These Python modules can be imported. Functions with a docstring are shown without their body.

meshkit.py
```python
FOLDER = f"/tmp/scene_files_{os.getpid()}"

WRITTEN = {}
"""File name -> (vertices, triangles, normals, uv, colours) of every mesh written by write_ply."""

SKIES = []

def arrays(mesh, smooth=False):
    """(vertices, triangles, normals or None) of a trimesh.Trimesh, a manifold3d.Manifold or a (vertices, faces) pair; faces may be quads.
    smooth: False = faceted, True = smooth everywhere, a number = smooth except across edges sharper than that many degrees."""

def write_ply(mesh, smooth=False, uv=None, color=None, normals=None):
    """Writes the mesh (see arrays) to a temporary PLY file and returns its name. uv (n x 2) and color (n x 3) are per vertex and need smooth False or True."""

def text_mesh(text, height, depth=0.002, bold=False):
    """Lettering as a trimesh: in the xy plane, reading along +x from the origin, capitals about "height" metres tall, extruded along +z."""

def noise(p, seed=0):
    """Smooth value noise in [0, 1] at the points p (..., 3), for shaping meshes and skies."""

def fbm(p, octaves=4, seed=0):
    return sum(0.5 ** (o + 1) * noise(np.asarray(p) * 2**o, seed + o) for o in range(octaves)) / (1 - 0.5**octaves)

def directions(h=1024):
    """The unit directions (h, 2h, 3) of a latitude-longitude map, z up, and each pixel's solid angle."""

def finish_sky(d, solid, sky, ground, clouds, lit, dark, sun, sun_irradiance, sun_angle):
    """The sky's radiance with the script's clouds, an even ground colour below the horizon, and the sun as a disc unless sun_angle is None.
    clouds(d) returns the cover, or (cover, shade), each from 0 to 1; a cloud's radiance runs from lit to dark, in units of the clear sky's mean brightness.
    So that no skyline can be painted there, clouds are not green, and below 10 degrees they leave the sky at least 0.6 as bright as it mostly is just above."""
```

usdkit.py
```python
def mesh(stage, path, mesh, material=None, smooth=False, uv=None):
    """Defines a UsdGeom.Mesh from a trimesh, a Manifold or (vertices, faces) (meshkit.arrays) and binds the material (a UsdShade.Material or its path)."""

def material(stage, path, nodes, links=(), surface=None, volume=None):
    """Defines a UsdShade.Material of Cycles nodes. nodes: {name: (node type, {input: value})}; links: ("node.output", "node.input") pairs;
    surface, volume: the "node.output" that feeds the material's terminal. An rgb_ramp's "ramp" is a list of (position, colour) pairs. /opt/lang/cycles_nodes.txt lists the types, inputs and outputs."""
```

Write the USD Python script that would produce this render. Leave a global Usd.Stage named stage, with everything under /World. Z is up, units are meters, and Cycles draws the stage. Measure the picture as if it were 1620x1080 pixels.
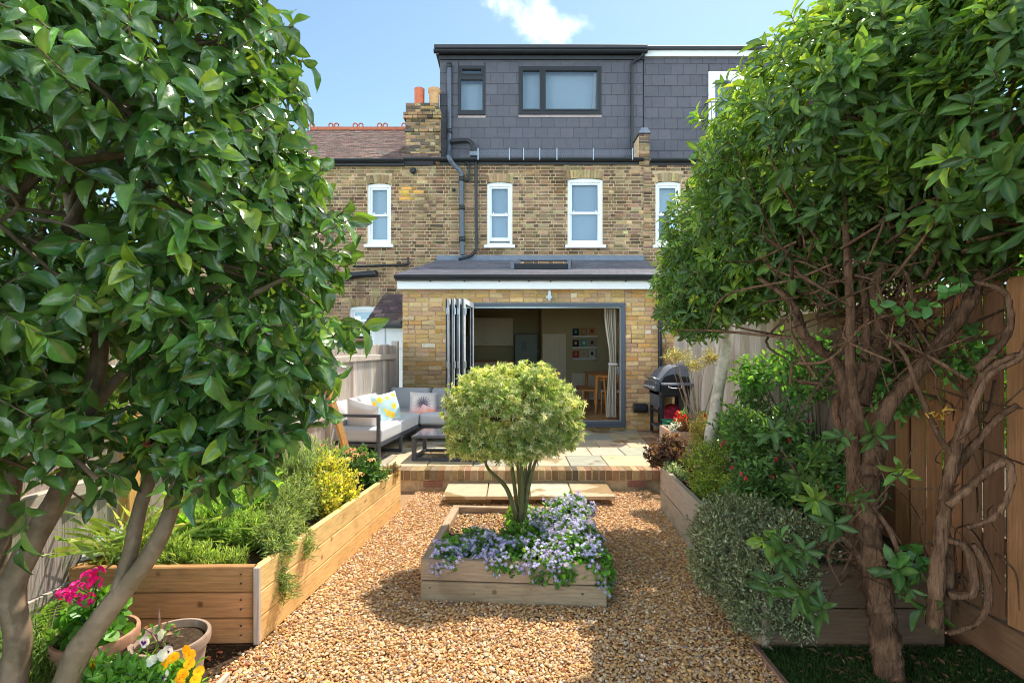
import math
import numpy as np
import trimesh
import shapely.geometry as sg
import usdkit
import meshkit
from pxr import Usd, UsdGeom, UsdLux, UsdShade, Gf, Sdf, Vt

stage = Usd.Stage.CreateInMemory()
UsdGeom.SetStageUpAxis(stage, 'Z')
UsdGeom.SetStageMetersPerUnit(stage, 1.0)
UsdGeom.Xform.Define(stage, '/World')
stage.SetDefaultPrim(stage.GetPrimAtPath('/World'))
rng = np.random.default_rng(11)

# ------------------------------------------------------------------ camera
F, CX, HOR, CAMZ = 830.0, 810.0, 549.0, 1.61
cam = UsdGeom.Camera.Define(stage, '/World/camera')
cam.AddTranslateOp().Set(Gf.Vec3d(0, 0, CAMZ))
cam.AddRotateXOp().Set(90.0)
cam.CreateHorizontalApertureAttr(36.0)
cam.CreateVerticalApertureAttr(24.0)
cam.CreateFocalLengthAttr(36.0 * F / 1620)
cam.CreateVerticalApertureOffsetAttr((HOR - 540) * 36.0 / 1620)
cam.CreateFStopAttr(0.0)
cam.CreateClippingRangeAttr(Gf.Vec2f(0.05, 5000))
cam.CreateExposureAttr(2.0)

# ------------------------------------------------------------------ sky and sun
SUN = np.array([0.37, 0.50, 1.0]); SUN /= np.linalg.norm(SUN)
elev, rot = math.asin(SUN[2]), math.atan2(SUN[0], SUN[1])
def px_dir(px, py):
    d = np.array([(px - CX) / F, 1.0, (HOR - py) / F]); return d / np.linalg.norm(d)
usdkit.material(stage, '/World/Looks/sky_look', {
    'sky': ('sky_texture', {'sky_type': 'single_scattering', 'sun_disc': False, 'sun_elevation': elev, 'sun_rotation': rot, 'air_density': .36, 'aerosol_density': .15, 'ozone_density': 2.0}),
    'co': ('texture_coordinate', {}), 'om': ('mapping', {'location': (1.3, 8.9, 4.3)}),
    'n1': ('noise_texture', {'scale': 5.0, 'detail': 8.0, 'roughness': 0.58}),
    'n2': ('noise_texture', {'scale': 1.7, 'detail': 3.0}),
    'd1': ('vector_math', {'math_type': 'distance', 'vector2': tuple(px_dir(868, 38))}),
    'd2': ('vector_math', {'math_type': 'distance', 'vector2': tuple(px_dir(541, 118))}),
    'd3': ('vector_math', {'math_type': 'distance', 'vector2': tuple(px_dir(1000, 10))}),
    'g1': ('map_range', {'from_min': 0.0, 'from_max': 0.12, 'to_min': 0.20, 'to_max': 0.0, 'clamp': True}),
    'g2': ('map_range', {'from_min': 0.0, 'from_max': 0.06, 'to_min': 0.24, 'to_max': 0.0, 'clamp': True}),
    'g3': ('map_range', {'from_min': 0.0, 'from_max': 0.10, 'to_min': 0.08, 'to_max': 0.0, 'clamp': True}),
    'a1': ('math', {'math_type': 'add'}), 'a2': ('math', {'math_type': 'add'}), 'a4': ('math', {'math_type': 'add'}),
    'b': ('map_range', {'from_min': 0.42, 'from_max': 0.585, 'to_min': -0.14, 'to_max': 0.27, 'clamp': True}),
    'a3': ('math', {'math_type': 'add'}),
    'm': ('map_range', {'range_type': 'smoothstep', 'from_min': 0.60, 'from_max': 0.92, 'to_min': 0.0, 'to_max': 0.92, 'clamp': True}),
    'gain': ('mix', {'mix_type': 'multiply', 'fac': 1.0, 'color2': (1.05, 1.03, 0.77)}),
    'mix': ('mix', {'color2': (9.0, 9.1, 9.2)}),
    'bg': ('background_shader', {'strength': 0.15})},
    [('co.generated', 'n1.vector'), ('co.generated', 'om.vector'), ('om.vector', 'n2.vector'), ('co.generated', 'd1.vector1'), ('co.generated', 'd2.vector1'), ('co.generated', 'd3.vector1'),
     ('d1.value', 'g1.value'), ('d2.value', 'g2.value'), ('d3.value', 'g3.value'), ('g1.result', 'a1.value1'), ('g2.result', 'a1.value2'),
     ('a1.value', 'a4.value1'), ('g3.result', 'a4.value2'),
     ('n1.fac', 'a2.value1'), ('a4.value', 'a2.value2'), ('n2.fac', 'b.value'), ('a2.value', 'a3.value1'), ('b.result', 'a3.value2'),
     ('a3.value', 'm.value'), ('m.result', 'mix.fac'), ('sky.color', 'gain.color1'), ('gain.color', 'mix.color1'), ('mix.color', 'bg.color')], surface='bg.background')
dome = UsdLux.DomeLight.Define(stage, '/World/sky')
UsdShade.MaterialBindingAPI.Apply(dome.GetPrim()).Bind(UsdShade.Material.Get(stage, '/World/Looks/sky_look'))
dome.GetPrim().SetCustomDataByKey('kind', 'structure')
sun = UsdLux.DistantLight.Define(stage, '/World/sun')
sun.CreateIntensityAttr(0.5); sun.CreateAngleAttr(0.53); sun.CreateNormalizeAttr(True) if hasattr(sun, 'CreateNormalizeAttr') else None
sun.CreateColorAttr(Gf.Vec3f(1.0, 0.93, 0.82))
def aim(prim, d):
    z = np.asarray(d, float); x = np.cross([0, 0, 1.0], z); x /= np.linalg.norm(x); y = np.cross(z, x)
    m = Gf.Matrix4d(*[float(t) for t in (*x, 0, *y, 0, *z, 0, 0, 0, 0, 1)])
    UsdGeom.Xformable(prim).AddTransformOp().Set(m)
aim(sun, SUN)

# ------------------------------------------------------------------ helpers: naming
used, base = {}, {}
def uniq(parent, name):
    n = used.get((parent, name), 0); used[(parent, name)] = n + 1
    return f'{parent}/{name}' + (f'_{n:03d}' if n else '')
def meta(path, label=None, cat=None, group=None, kind=None):
    p = stage.GetPrimAtPath(path)
    for k, v in (('label', label), ('category', cat), ('group', group), ('kind', kind)):
        if v: p.SetCustomDataByKey(k, v)
    return path
def thing(name, label, cat, loc=(0, 0, 0), group=None):
    p = uniq('/World', name)
    x = UsdGeom.Xform.Define(stage, p); x.AddTranslateOp().Set(Gf.Vec3d(*map(float, loc)))
    base[p] = np.array(loc, float)
    return meta(p, label, cat, group)
def obj(name, mesh, mat, parent='/World', smooth=False, tint=None, label=None, kind=None, cat=None, group=None):
    p = uniq(parent, name)
    root = '/'.join(parent.split('/')[:3])
    off = base.get(root, np.zeros(3))
    if isinstance(mesh, MB):
        tint = mesh.t if tint is None else tint; mesh = mesh.arr()
    v, f = (np.asarray(mesh.vertices), np.asarray(mesh.faces)) if hasattr(mesh, 'faces') else mesh
    v = np.asarray(v, float) - off; f = np.asarray(f, int)
    if f.shape[1] == 3:
        uq = np.unique(f)
        if len(uq) < len(v):
            mp_ = np.zeros(len(v), int); mp_[uq] = np.arange(len(uq)); v = v[uq]; f = mp_[f]
            if tint is not None and not callable(tint) and np.ndim(tint) == 2: tint = np.asarray(tint)[uq]
    m = usdkit.mesh(stage, p, (v, f), L(mat), smooth)
    if tint is not None:
        c = tint() if callable(tint) else np.asarray(tint, float)
        pv = UsdGeom.PrimvarsAPI(m)
        if c.ndim == 1:
            pv.CreatePrimvar('tint', Sdf.ValueTypeNames.Color3fArray, 'constant').Set(Vt.Vec3fArray([Gf.Vec3f(*map(float, c))]))
        else:
            if len(c) != len(v): raise ValueError(p)
            pv.CreatePrimvar('tint', Sdf.ValueTypeNames.Color3fArray, 'vertex').Set(Vt.Vec3fArray.FromNumpy(c.astype(np.float32)))
    return meta(p, label, cat, group, kind)
class MB:
    def __init__(s): s.v, s.f, s.c, s.n = [], [], [], 0
    def add(s, m, tint=None):
        v, f = (np.asarray(m.vertices), np.asarray(m.faces)) if hasattr(m, 'faces') else m
        s.v.append(np.asarray(v, float)); s.f.append(np.asarray(f, int) + s.n); s.n += len(v)
        t = np.ones(3) if tint is None else np.asarray(tint, float)
        s.c.append(np.broadcast_to(t, (len(v), 3)) if t.ndim == 1 else t)
        return s
    def arr(s): return np.vstack(s.v), np.vstack(s.f)
    def t(s): return np.vstack(s.c)
def at(px, py, D): return np.array([(px - CX) * D / F, D, CAMZ - (py - HOR) * D / F])

# ------------------------------------------------------------------ helpers: shapes
BOXF = np.array([[0, 2, 1], [0, 3, 2], [4, 5, 6], [4, 6, 7], [0, 1, 5], [0, 5, 4], [1, 2, 6], [1, 6, 5], [2, 3, 7], [2, 7, 6], [3, 0, 4], [3, 4, 7]])
def box(x0, x1, y0, y1, z0, z1):
    return np.array([[x0, y0, z0], [x1, y0, z0], [x1, y1, z0], [x0, y1, z0], [x0, y0, z1], [x1, y0, z1], [x1, y1, z1], [x0, y1, z1]], float), BOXF
def _cham(h, c):
    P = []
    for sx in (-1, 1):
        for sy in (-1, 1):
            for sz in (-1, 1):
                s = np.array([sx, sy, sz])
                for k in range(3):
                    d = np.array(h, float) - c; d[k] = h[k]; P.append(s * d)
    return np.array(P)
_q = _cham((1, 1, 1), .2); _hull = trimesh.Trimesh(_q, trimesh.convex.convex_hull(_q).faces, process=False)
from scipy.spatial import ConvexHull
_h = ConvexHull(_q); CHF = _h.simplices.copy()
for i, t in enumerate(CHF):
    a, b, c = _q[t]
    if np.dot(np.cross(b - a, c - a), a + b + c) < 0: CHF[i] = t[::-1]
def axes(yaw=0.0):
    c, s = math.cos(yaw), math.sin(yaw)
    return np.array([[c, s, 0], [-s, c, 0], [0, 0, 1.0]])
def rb(c, h, ch=.004, A=None):
    "rounded (chamfered) box; A: rows are its axes"
    v = _cham(h, min(ch, min(h) * .7))
    if A is not None: v = v @ A
    return v + np.asarray(c), CHF
def rbx(x0, x1, y0, y1, z0, z1, ch=.004): return rb(((x0 + x1) / 2, (y0 + y1) / 2, (z0 + z1) / 2), (abs(x1 - x0) / 2, abs(y1 - y0) / 2, abs(z1 - z0) / 2), ch)
FBF = []
for a in range(4):
    b = (a + 1) % 4
    FBF += [[a, b, 4 + b], [a, 4 + b, 4 + a], [4 + a, 4 + b, 8 + b], [4 + a, 8 + b, 8 + a]]
FBF += [[8, 9, 10], [8, 10, 11]]
FBF = np.array(FBF)
def fbx(c, u, v, w, hu, hv, d, ch, jit=0.0):
    "a brick or tile seen from its front: c centre of its back, u, v across, w outwards, d its depth; chamfered front"
    o = []
    for dd, k in ((0, 0), (d - ch, 0), (d, ch)):
        for su, sv in ((-1, -1), (1, -1), (1, 1), (-1, 1)):
            j = rng.normal(0, jit, 3) if jit and dd else 0
            o.append(c + u * su * (hu - k) + v * sv * (hv - k) + w * dd + j)
    return np.array(o), FBF
def spline(P, sub=6):
    P = np.asarray(P, float)
    if len(P) < 3: 
        t = np.linspace(0, 1, sub + 1)[:, None]; return P[0] * (1 - t) + P[-1] * t
    Q = np.vstack([2 * P[0] - P[1], P, 2 * P[-1] - P[-2]]); out = []
    for i in range(1, len(Q) - 2):
        t = np.linspace(0, 1, sub, endpoint=False)[:, None]
        a, b, c, d = Q[i - 1], Q[i], Q[i + 1], Q[i + 2]
        out.append(.5 * (2 * b + (c - a) * t + (2 * a - 5 * b + 4 * c - d) * t ** 2 + (3 * b - a - 3 * c + d) * t ** 3))
    return np.vstack(out + [P[-1:]])
def tube(P, r, sides=8, sub=5, rough=0.0, seed=0):
    P = np.asarray(P, float); r = np.broadcast_to(np.asarray(r, float), (len(P),))
    Q = spline(np.column_stack([P, r]), sub); p, rr = Q[:, :3], np.maximum(Q[:, 3], 1e-4)
    t = np.gradient(p, axis=0); t /= np.linalg.norm(t, axis=1, keepdims=True) + 1e-12
    a = np.cross(t[0], [0, 0, 1.0] if abs(t[0, 2]) < .9 else [1.0, 0, 0]); A = np.zeros_like(p)
    for i in range(len(p)):
        a = a - t[i] * np.dot(a, t[i]); a /= np.linalg.norm(a) + 1e-12; A[i] = a
    B = np.cross(t, A); g = np.arange(sides) * 2 * np.pi / sides
    R_ = np.repeat(rr[:, None], sides, 1)
    if rough:
        u = np.stack([np.cos(g)[None] * 1.6 + 0 * R_, np.sin(g)[None] * 1.6 + 0 * R_, np.arange(len(p))[:, None] * .45 + 0 * R_], -1)
        R_ = R_ * (1 + rough * (meshkit.fbm(u + seed * 7.3, 3, seed) - .5) * 2)
    v = p[:, None] + R_[..., None] * (np.cos(g)[None, :, None] * A[:, None] + np.sin(g)[None, :, None] * B[:, None])
    n = len(p); i, j = np.meshgrid(np.arange(n - 1), np.arange(sides), indexing='ij'); k = (j + 1) % sides
    q = np.stack([i * sides + j, i * sides + k, (i + 1) * sides + k, (i + 1) * sides + j], -1).reshape(-1, 4)
    f = np.vstack([q[:, [0, 1, 2]], q[:, [0, 2, 3]]]); v = v.reshape(-1, 3)
    m = len(v); v = np.vstack([v, p[0], p[-1]]); jj = np.arange(sides); kk = (jj + 1) % sides
    f = np.vstack([f, np.stack([np.full(sides, m), kk, jj], 1), np.stack([np.full(sides, m + 1), (n - 1) * sides + jj, (n - 1) * sides + kk], 1)])
    return v, f
def lathe(c, prof, sides=24):
    prof = np.asarray(prof, float); g = np.arange(sides) * 2 * np.pi / sides
    v = np.stack([prof[:, 0][:, None] * np.cos(g), prof[:, 0][:, None] * np.sin(g), np.repeat(prof[:, 1][:, None], sides, 1)], -1)
    n = len(prof); i, j = np.meshgrid(np.arange(n - 1), np.arange(sides), indexing='ij'); k = (j + 1) % sides
    q = np.stack([i * sides + j, i * sides + k, (i + 1) * sides + k, (i + 1) * sides + j], -1).reshape(-1, 4)
    return v.reshape(-1, 3) + np.asarray(c), np.vstack([q[:, [0, 1, 2]], q[:, [0, 2, 3]]])
def extr(poly, y0, y1):
    "a shapely polygon in (x, z) made solid from y0 to y1"
    m = MB()
    for g in getattr(poly, 'geoms', [poly]):
        e = trimesh.creation.extrude_polygon(g, abs(y1 - y0), engine='earcut')
        v = np.asarray(e.vertices); v = np.column_stack([v[:, 0], max(y0, y1) - v[:, 2], v[:, 1]])
        m.add((v, np.asarray(e.faces)))
    return m
def norm(a): return a / (np.linalg.norm(a, axis=-1, keepdims=True) + 1e-12)
def pillow(w, h, t, n=14, p=2.6):
    u = np.linspace(-1, 1, n); U, V = np.meshgrid(u, u, indexing='ij')
    th = np.sqrt(np.clip((1 - np.abs(U) ** p) * (1 - np.abs(V) ** p), 0, 1)) * t / 2
    pin = 1 - .05 * (1 - np.abs(U) ** 2) * np.abs(V) ** 4; pin2 = 1 - .05 * (1 - np.abs(V) ** 2) * np.abs(U) ** 4
    a = np.stack([U * w / 2 * pin2, V * h / 2 * pin, th], -1).reshape(-1, 3); b = a * [1, 1, -1]
    i, j = np.meshgrid(np.arange(n - 1), np.arange(n - 1), indexing='ij')
    q = np.stack([i * n + j, (i + 1) * n + j, (i + 1) * n + j + 1, i * n + j + 1], -1).reshape(-1, 4)
    q = np.vstack([q, q[:, ::-1] + n * n])
    return np.vstack([a, b]), np.vstack([q[:, [0, 1, 2]], q[:, [0, 2, 3]]])

# ------------------------------------------------------------------ helpers: foliage
def leaf(rows=5, cols=2, fold=.12, droop=.18, base_w=.05, tip=1.0, peak=.45):
    t = np.linspace(0, 1, rows + 1); k = math.log(.5) / math.log(peak)
    w = np.sin(np.pi * t ** k) ** tip; w = np.maximum(w, np.where(t < .5, base_w, .015))
    s = np.linspace(-1, 1, cols + 1)
    T, S = np.meshgrid(t, s, indexing='ij'); W = w[:, None]
    v = np.stack([T, S * W * .5, fold * np.abs(S) * W - droop * T ** 2 + .04 * np.sin(T * 9 + S * 2.0) * np.abs(S)], -1).reshape(-1, 3)
    c = cols + 1; i, j = np.meshgrid(np.arange(rows), np.arange(cols), indexing='ij')
    q = np.stack([i * c + j, i * c + j + 1, (i + 1) * c + j + 1, (i + 1) * c + j], -1).reshape(-1, 4)
    q = q[:, ::-1]
    rib = np.where(np.abs(S) < .01, 1.0, 0).ravel()
    return v, np.vstack([q[:, [0, 1, 2]], q[:, [0, 2, 3]]]), rib
def leaf2(fold=.1, droop=.1, peak=.45):
    v = np.array([[0, 0, 0], [peak, .5, fold], [peak, -.5, fold], [1, 0, -droop], [peak, 0, 0]])
    return v, np.array([[0, 4, 1], [0, 2, 4], [4, 3, 1], [2, 3, 4]]), np.array([0, 0, 0, 0, .4])
def needle():
    return np.array([[0, .3, 0], [0, -.3, 0], [.6, -.5, .02], [.6, .5, .02], [1, 0, -.05]]), np.array([[0, 1, 2], [0, 2, 3], [3, 2, 4]]), np.zeros(5)
def star(n=5, span=2 * np.pi, wid=.3, droop=.1, inner=0.0, a0=0.0):
    V, Fc = [], []
    for i in range(n):
        a = a0 + span * (i + .5) / n - span / 2
        ln = 1.0 if span > 6 else 1 - .28 * abs((i + .5) / n * 2 - 1)
        d, e = np.array([math.cos(a), math.sin(a), 0]), np.array([-math.sin(a), math.cos(a), 0]); k = len(V)
        V += [d * inner, d * ln * .5 + e * wid / 2 * ln + [0, 0, .03], d * ln * .5 - e * wid / 2 * ln + [0, 0, .03], d * ln - [0, 0, droop]]
        Fc += [[k, k + 2, k + 3], [k, k + 3, k + 1]]
    return np.array(V), np.array(Fc), np.zeros(len(V))
def round_leaf(n=7, cup=.15):
    V = [[.45, 0, 0]]
    for i in range(n):
        a = np.pi + 2 * np.pi * i / n; V.append([.5 + .5 * math.cos(a), .5 * math.sin(a), cup * (.6 + .4 * math.cos(3 * a))])
    return np.array(V), np.array([[0, 1 + i, 1 + (i + 1) % n] for i in range(n)]), np.zeros(n + 1)
def place(P, X, Z, Ln, Wd, T, C, ribc=None):
    "one mesh of a leaf T at every P along X with normal Z"
    P, X, Z = np.asarray(P, float), norm(np.asarray(X, float)), np.asarray(Z, float)
    Y = norm(np.cross(Z, X)); Z = np.cross(X, Y); n = len(P); v, f, rib = T; k = len(v)
    Ln = np.broadcast_to(Ln, (n,))[:, None, None]; Wd = np.broadcast_to(Wd, (n,))[:, None, None]
    o = P[:, None] + X[:, None] * v[None, :, 0:1] * Ln + Y[:, None] * v[None, :, 1:2] * Wd + Z[:, None] * v[None, :, 2:3] * Ln
    C = np.broadcast_to(np.asarray(C, float), (n, 3))
    cc = np.repeat(C[:, None], k, 1)
    if ribc is not None: cc = cc + rib[None, :, None] * (np.asarray(ribc)[None, None] * np.ones_like(cc) - cc) * .75
    return o.reshape(-1, 3), (f[None] + (np.arange(n) * k)[:, None, None]).reshape(-1, 3), cc.reshape(-1, 3)
def palette(n, cols, jit=.18, r=None):
    r = r or rng
    c = np.array([x[0] for x in cols], float); w = np.array([x[1] for x in cols], float)
    i = r.choice(len(c), n, p=w / w.sum()); o = c[i] * np.exp(r.normal(0, jit, (n, 1))) * np.exp(r.normal(0, jit * .3, (n, 3)))
    return np.clip(o, 0.003, .95)
def rand_dir(n): return norm(rng.normal(size=(n, 3)))
def ell_points(ells, n, shell=.3, gap=0.0, gapf=4.0, seed=0):
    "points on and just inside a union of ellipsoids with outward directions"
    E = np.array(ells, float); w = (E[:, 3] * E[:, 4] + E[:, 4] * E[:, 5] + E[:, 3] * E[:, 5]); P, N = [], []
    got = 0
    while got < n:
        m = n * 2; i = rng.choice(len(E), m, p=w / w.sum()); d = rand_dir(m)
        r = 1 - np.abs(rng.normal(0, shell, m)); r = np.clip(r, .05, 1) + rng.normal(0, .02, m)
        wob = .86 + .28 * meshkit.fbm(d * 2.3 + i[:, None] * 5.1, 3, seed)
        p = E[i, :3] + d * E[i, 3:] * (r * wob)[:, None]
        nn = norm(d / E[i, 3:])
        keep = np.ones(m, bool)
        for k in range(len(E)):
            q = ((p - E[k, :3]) / E[k, 3:]); keep &= ~((np.linalg.norm(q, axis=1) < .55) & (i != k))
        if gap: keep &= meshkit.fbm(p * gapf, 2, seed + 3) > gap
        P.append(p[keep]); N.append(nn[keep]); got += keep.sum()
    return np.vstack(P)[:n], np.vstack(N)[:n]
def sprigs(tips, ax, k, length, ang=(.5, 1.1), droop=.1, jit=.25):
    "k leaves spiralling up a twig that ends at each tip; returns P, X, Z, twig starts"
    n = len(tips); ax = norm(ax); a = norm(np.cross(ax, rand_dir(n))); b = np.cross(ax, a)
    s = np.linspace(0, 1, k)[None]; th = rng.uniform(0, 6.28, (n, 1)) + np.arange(k)[None] * 2.4 + rng.normal(0, .3, (n, k))
    r = a[:, None] * np.cos(th)[..., None] + b[:, None] * np.sin(th)[..., None]
    op = ang[1] + (ang[0] - ang[1]) * s + rng.normal(0, .15, (n, k))
    Ln = np.broadcast_to(length, (n,))
    P = tips[:, None] - ax[:, None] * ((1 - s) * Ln[:, None])[..., None]
    X = ax[:, None] * np.cos(op)[..., None] + r * np.sin(op)[..., None]; X = norm(X + np.array([0, 0, -droop]) + rng.normal(0, jit * .5, X.shape))
    Z = ax[:, None] * np.sin(op)[..., None] - r * np.cos(op)[..., None] + rng.normal(0, jit, X.shape)
    return P.reshape(-1, 3), X.reshape(-1, 3), Z.reshape(-1, 3), tips - ax * Ln[:, None]
def twigs(a, b, r=.002, col=(.12, .08, .05), sides=3):
    n = len(a); d = norm(b - a); u = norm(np.cross(d, rand_dir(n))); w = np.cross(d, u); g = np.arange(sides) * 2 * np.pi / sides
    ring = u[:, None] * np.cos(g)[None, :, None] + w[:, None] * np.sin(g)[None, :, None]; r = np.broadcast_to(r, (n,))[:, None, None]
    v = np.concatenate([a[:, None] + ring * r, b[:, None] + ring * r * .6], 1).reshape(-1, 3)
    f = []
    for j in range(sides):
        k = (j + 1) % sides; f += [[j, k, sides + k], [j, sides + k, sides + j]]
    return v, (np.array(f)[None] + (np.arange(n) * 2 * sides)[:, None, None]).reshape(-1, 3), np.broadcast_to(np.asarray(col, float), (len(v), 3))

# ------------------------------------------------------------------ materials
MATS = {}
def L(name): return MATS[name] if isinstance(name, str) else name
def mk(name, nodes, links, surface): MATS[name] = usdkit.material(stage, '/World/Looks/' + name, nodes, links, surface)
def plain(name, col, rough=.6, spec=.5, metal=0.0, vary=.18, scale=30.0, bump=.0, dirt=None, stretch=None, coat=0.0, bscale=None):
    n = {'g': ('geometry', {}), 'mp': ('mapping', {'scale': stretch or (1, 1, 1)}), 'n': ('noise_texture', {'scale': scale, 'detail': 5.0, 'roughness': .6}),
         'r': ('map_range', {'from_min': .25, 'from_max': .75, 'to_min': 1 - vary, 'to_max': 1 + vary}),
         'at': ('attribute', {'attribute': 'tint'}), 'c': ('mix', {'mix_type': 'multiply', 'fac': 1.0, 'color1': col}), 'p': ('principled_bsdf', {'roughness': rough, 'specular_ior_level': spec, 'metallic': metal, 'coat_weight': coat})}
    l = [('g.position', 'mp.vector'), ('mp.vector', 'n.vector'), ('n.fac', 'r.value'), ('r.result', 'c.color2'), ('c.color', 'p.base_color')]
    if dirt:
        n['n2'] = ('noise_texture', {'scale': dirt[1], 'detail': 4.0}); n['r2'] = ('map_range', {'range_type': 'smoothstep', 'from_min': dirt[2], 'from_max': dirt[2] + .15, 'to_min': 0.0, 'to_max': 1.0, 'clamp': True})
        n['d'] = ('mix', {'color2': dirt[0]}); l = l[:-1] + [('g.position', 'n2.vector'), ('n2.fac', 'r2.value'), ('r2.result', 'd.fac'), ('c.color', 'd.color1'), ('d.color', 'p.base_color')]
    if bump:
        n['n3'] = ('noise_texture', {'scale': bscale or scale * 2, 'detail': 4.0}); n['b'] = ('bump', {'strength': bump, 'distance': .01}); l += [('mp.vector', 'n3.vector'), ('n3.fac', 'b.height'), ('b.normal', 'p.normal')]
    del n['at']
    mk(name, n, l, 'p.BSDF')
def tinted(name, rough=.7, spec=.4, vary=.2, scale=25.0, bump=.3, bscale=None, stretch=None, stain=None, grain=None, coat=0.0):
    "colour from the mesh's own tint"
    n = {'g': ('geometry', {}), 'at': ('attribute', {'attribute': 'tint'}), 'mp': ('mapping', {'scale': stretch or (1, 1, 1)}), 'n': ('noise_texture', {'scale': scale, 'detail': 6.0, 'roughness': .62}),
         'r': ('map_range', {'from_min': .25, 'from_max': .75, 'to_min': 1 - vary, 'to_max': 1 + vary}), 'c': ('mix', {'mix_type': 'multiply', 'fac': 1.0}),
         'p': ('principled_bsdf', {'roughness': rough, 'specular_ior_level': spec, 'coat_weight': coat})}
    l = [('g.position', 'mp.vector'), ('mp.vector', 'n.vector'), ('n.fac', 'r.value'), ('at.color', 'c.color1'), ('r.result', 'c.color2')]
    last = 'c.color'
    if stain:
        n['n2'] = ('noise_texture', {'scale': stain[1], 'detail': 3.0, 'distortion': .4}); n['r2'] = ('map_range', {'range_type': 'smoothstep', 'from_min': stain[2], 'from_max': stain[2] + stain[3], 'to_min': 0.0, 'to_max': stain[4], 'clamp': True})
        n['d'] = ('mix', {'mix_type': 'multiply', 'color2': stain[0]}); l += [('g.position', 'n2.vector'), ('n2.fac', 'r2.value'), ('r2.result', 'd.fac'), (last, 'd.color1')]; last = 'd.color'
    if name in ('wood_x', 'wood_y'):
        n['v'] = ('voronoi_texture', {'scale': 3.6}); n['rv'] = ('map_range', {'range_type': 'smoothstep', 'from_min': .03, 'from_max': .085, 'to_min': .8, 'to_max': 0.0, 'clamp': True}); n['k'] = ('mix', {'mix_type': 'multiply', 'color2': (.3, .2, .13)})
        l += [('g.position', 'v.vector'), ('v.distance', 'rv.value'), ('rv.result', 'k.fac'), (last, 'k.color1')]; last = 'k.color'
    l.append((last, 'p.base_color'))
    if bump:
        n['n3'] = ('noise_texture', {'scale': bscale or scale * 2.5, 'detail': 4.0}); n['b'] = ('bump', {'strength': bump, 'distance': .03 if name == 'bark' else .008}); l += [('mp.vector', 'n3.vector'), ('n3.fac', 'b.height'), ('b.normal', 'p.normal')]
    mk(name, n, l, 'p.BSDF')
def foliage(name, rough=.38, spec=.5, trans=.25, back=1.5, bump=0.0):
    n = {'g': ('geometry', {}), 'at': ('attribute', {'attribute': 'tint'}), 'n': ('noise_texture', {'scale': 22.0, 'detail': 3.0}), 'r': ('map_range', {'from_min': .3, 'from_max': .7, 'to_min': .78, 'to_max': 1.22}),
         'c': ('mix', {'mix_type': 'multiply', 'fac': 1.0}), 'bk': ('mix', {'mix_type': 'multiply', 'color2': (back, back, back * .85)}), 'tr': ('mix', {'mix_type': 'multiply', 'fac': 1.0, 'color2': (2.6, 2.3, .9)}),
         'p': ('principled_bsdf', {'roughness': rough, 'specular_ior_level': spec}), 't': ('translucent_bsdf', {}), 'm': ('mix_closure', {'fac': trans})}
    l = [('g.position', 'n.vector'), ('n.fac', 'r.value'), ('at.color', 'c.color1'), ('r.result', 'c.color2'), ('g.backfacing', 'bk.fac'), ('c.color', 'bk.color1'), ('bk.color', 'p.base_color'),
         ('c.color', 'tr.color1'), ('tr.color', 't.color'), ('p.BSDF', 'm.closure1'), ('t.BSDF', 'm.closure2')]
    if bump:
        n['n3'] = ('noise_texture', {'scale': 60.0, 'detail': 2.0}); n['b'] = ('bump', {'strength': bump, 'distance': .004}); l += [('g.position', 'n3.vector'), ('n3.fac', 'b.height'), ('b.normal', 'p.normal')]
    mk(name, n, l, 'm.closure')
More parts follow.
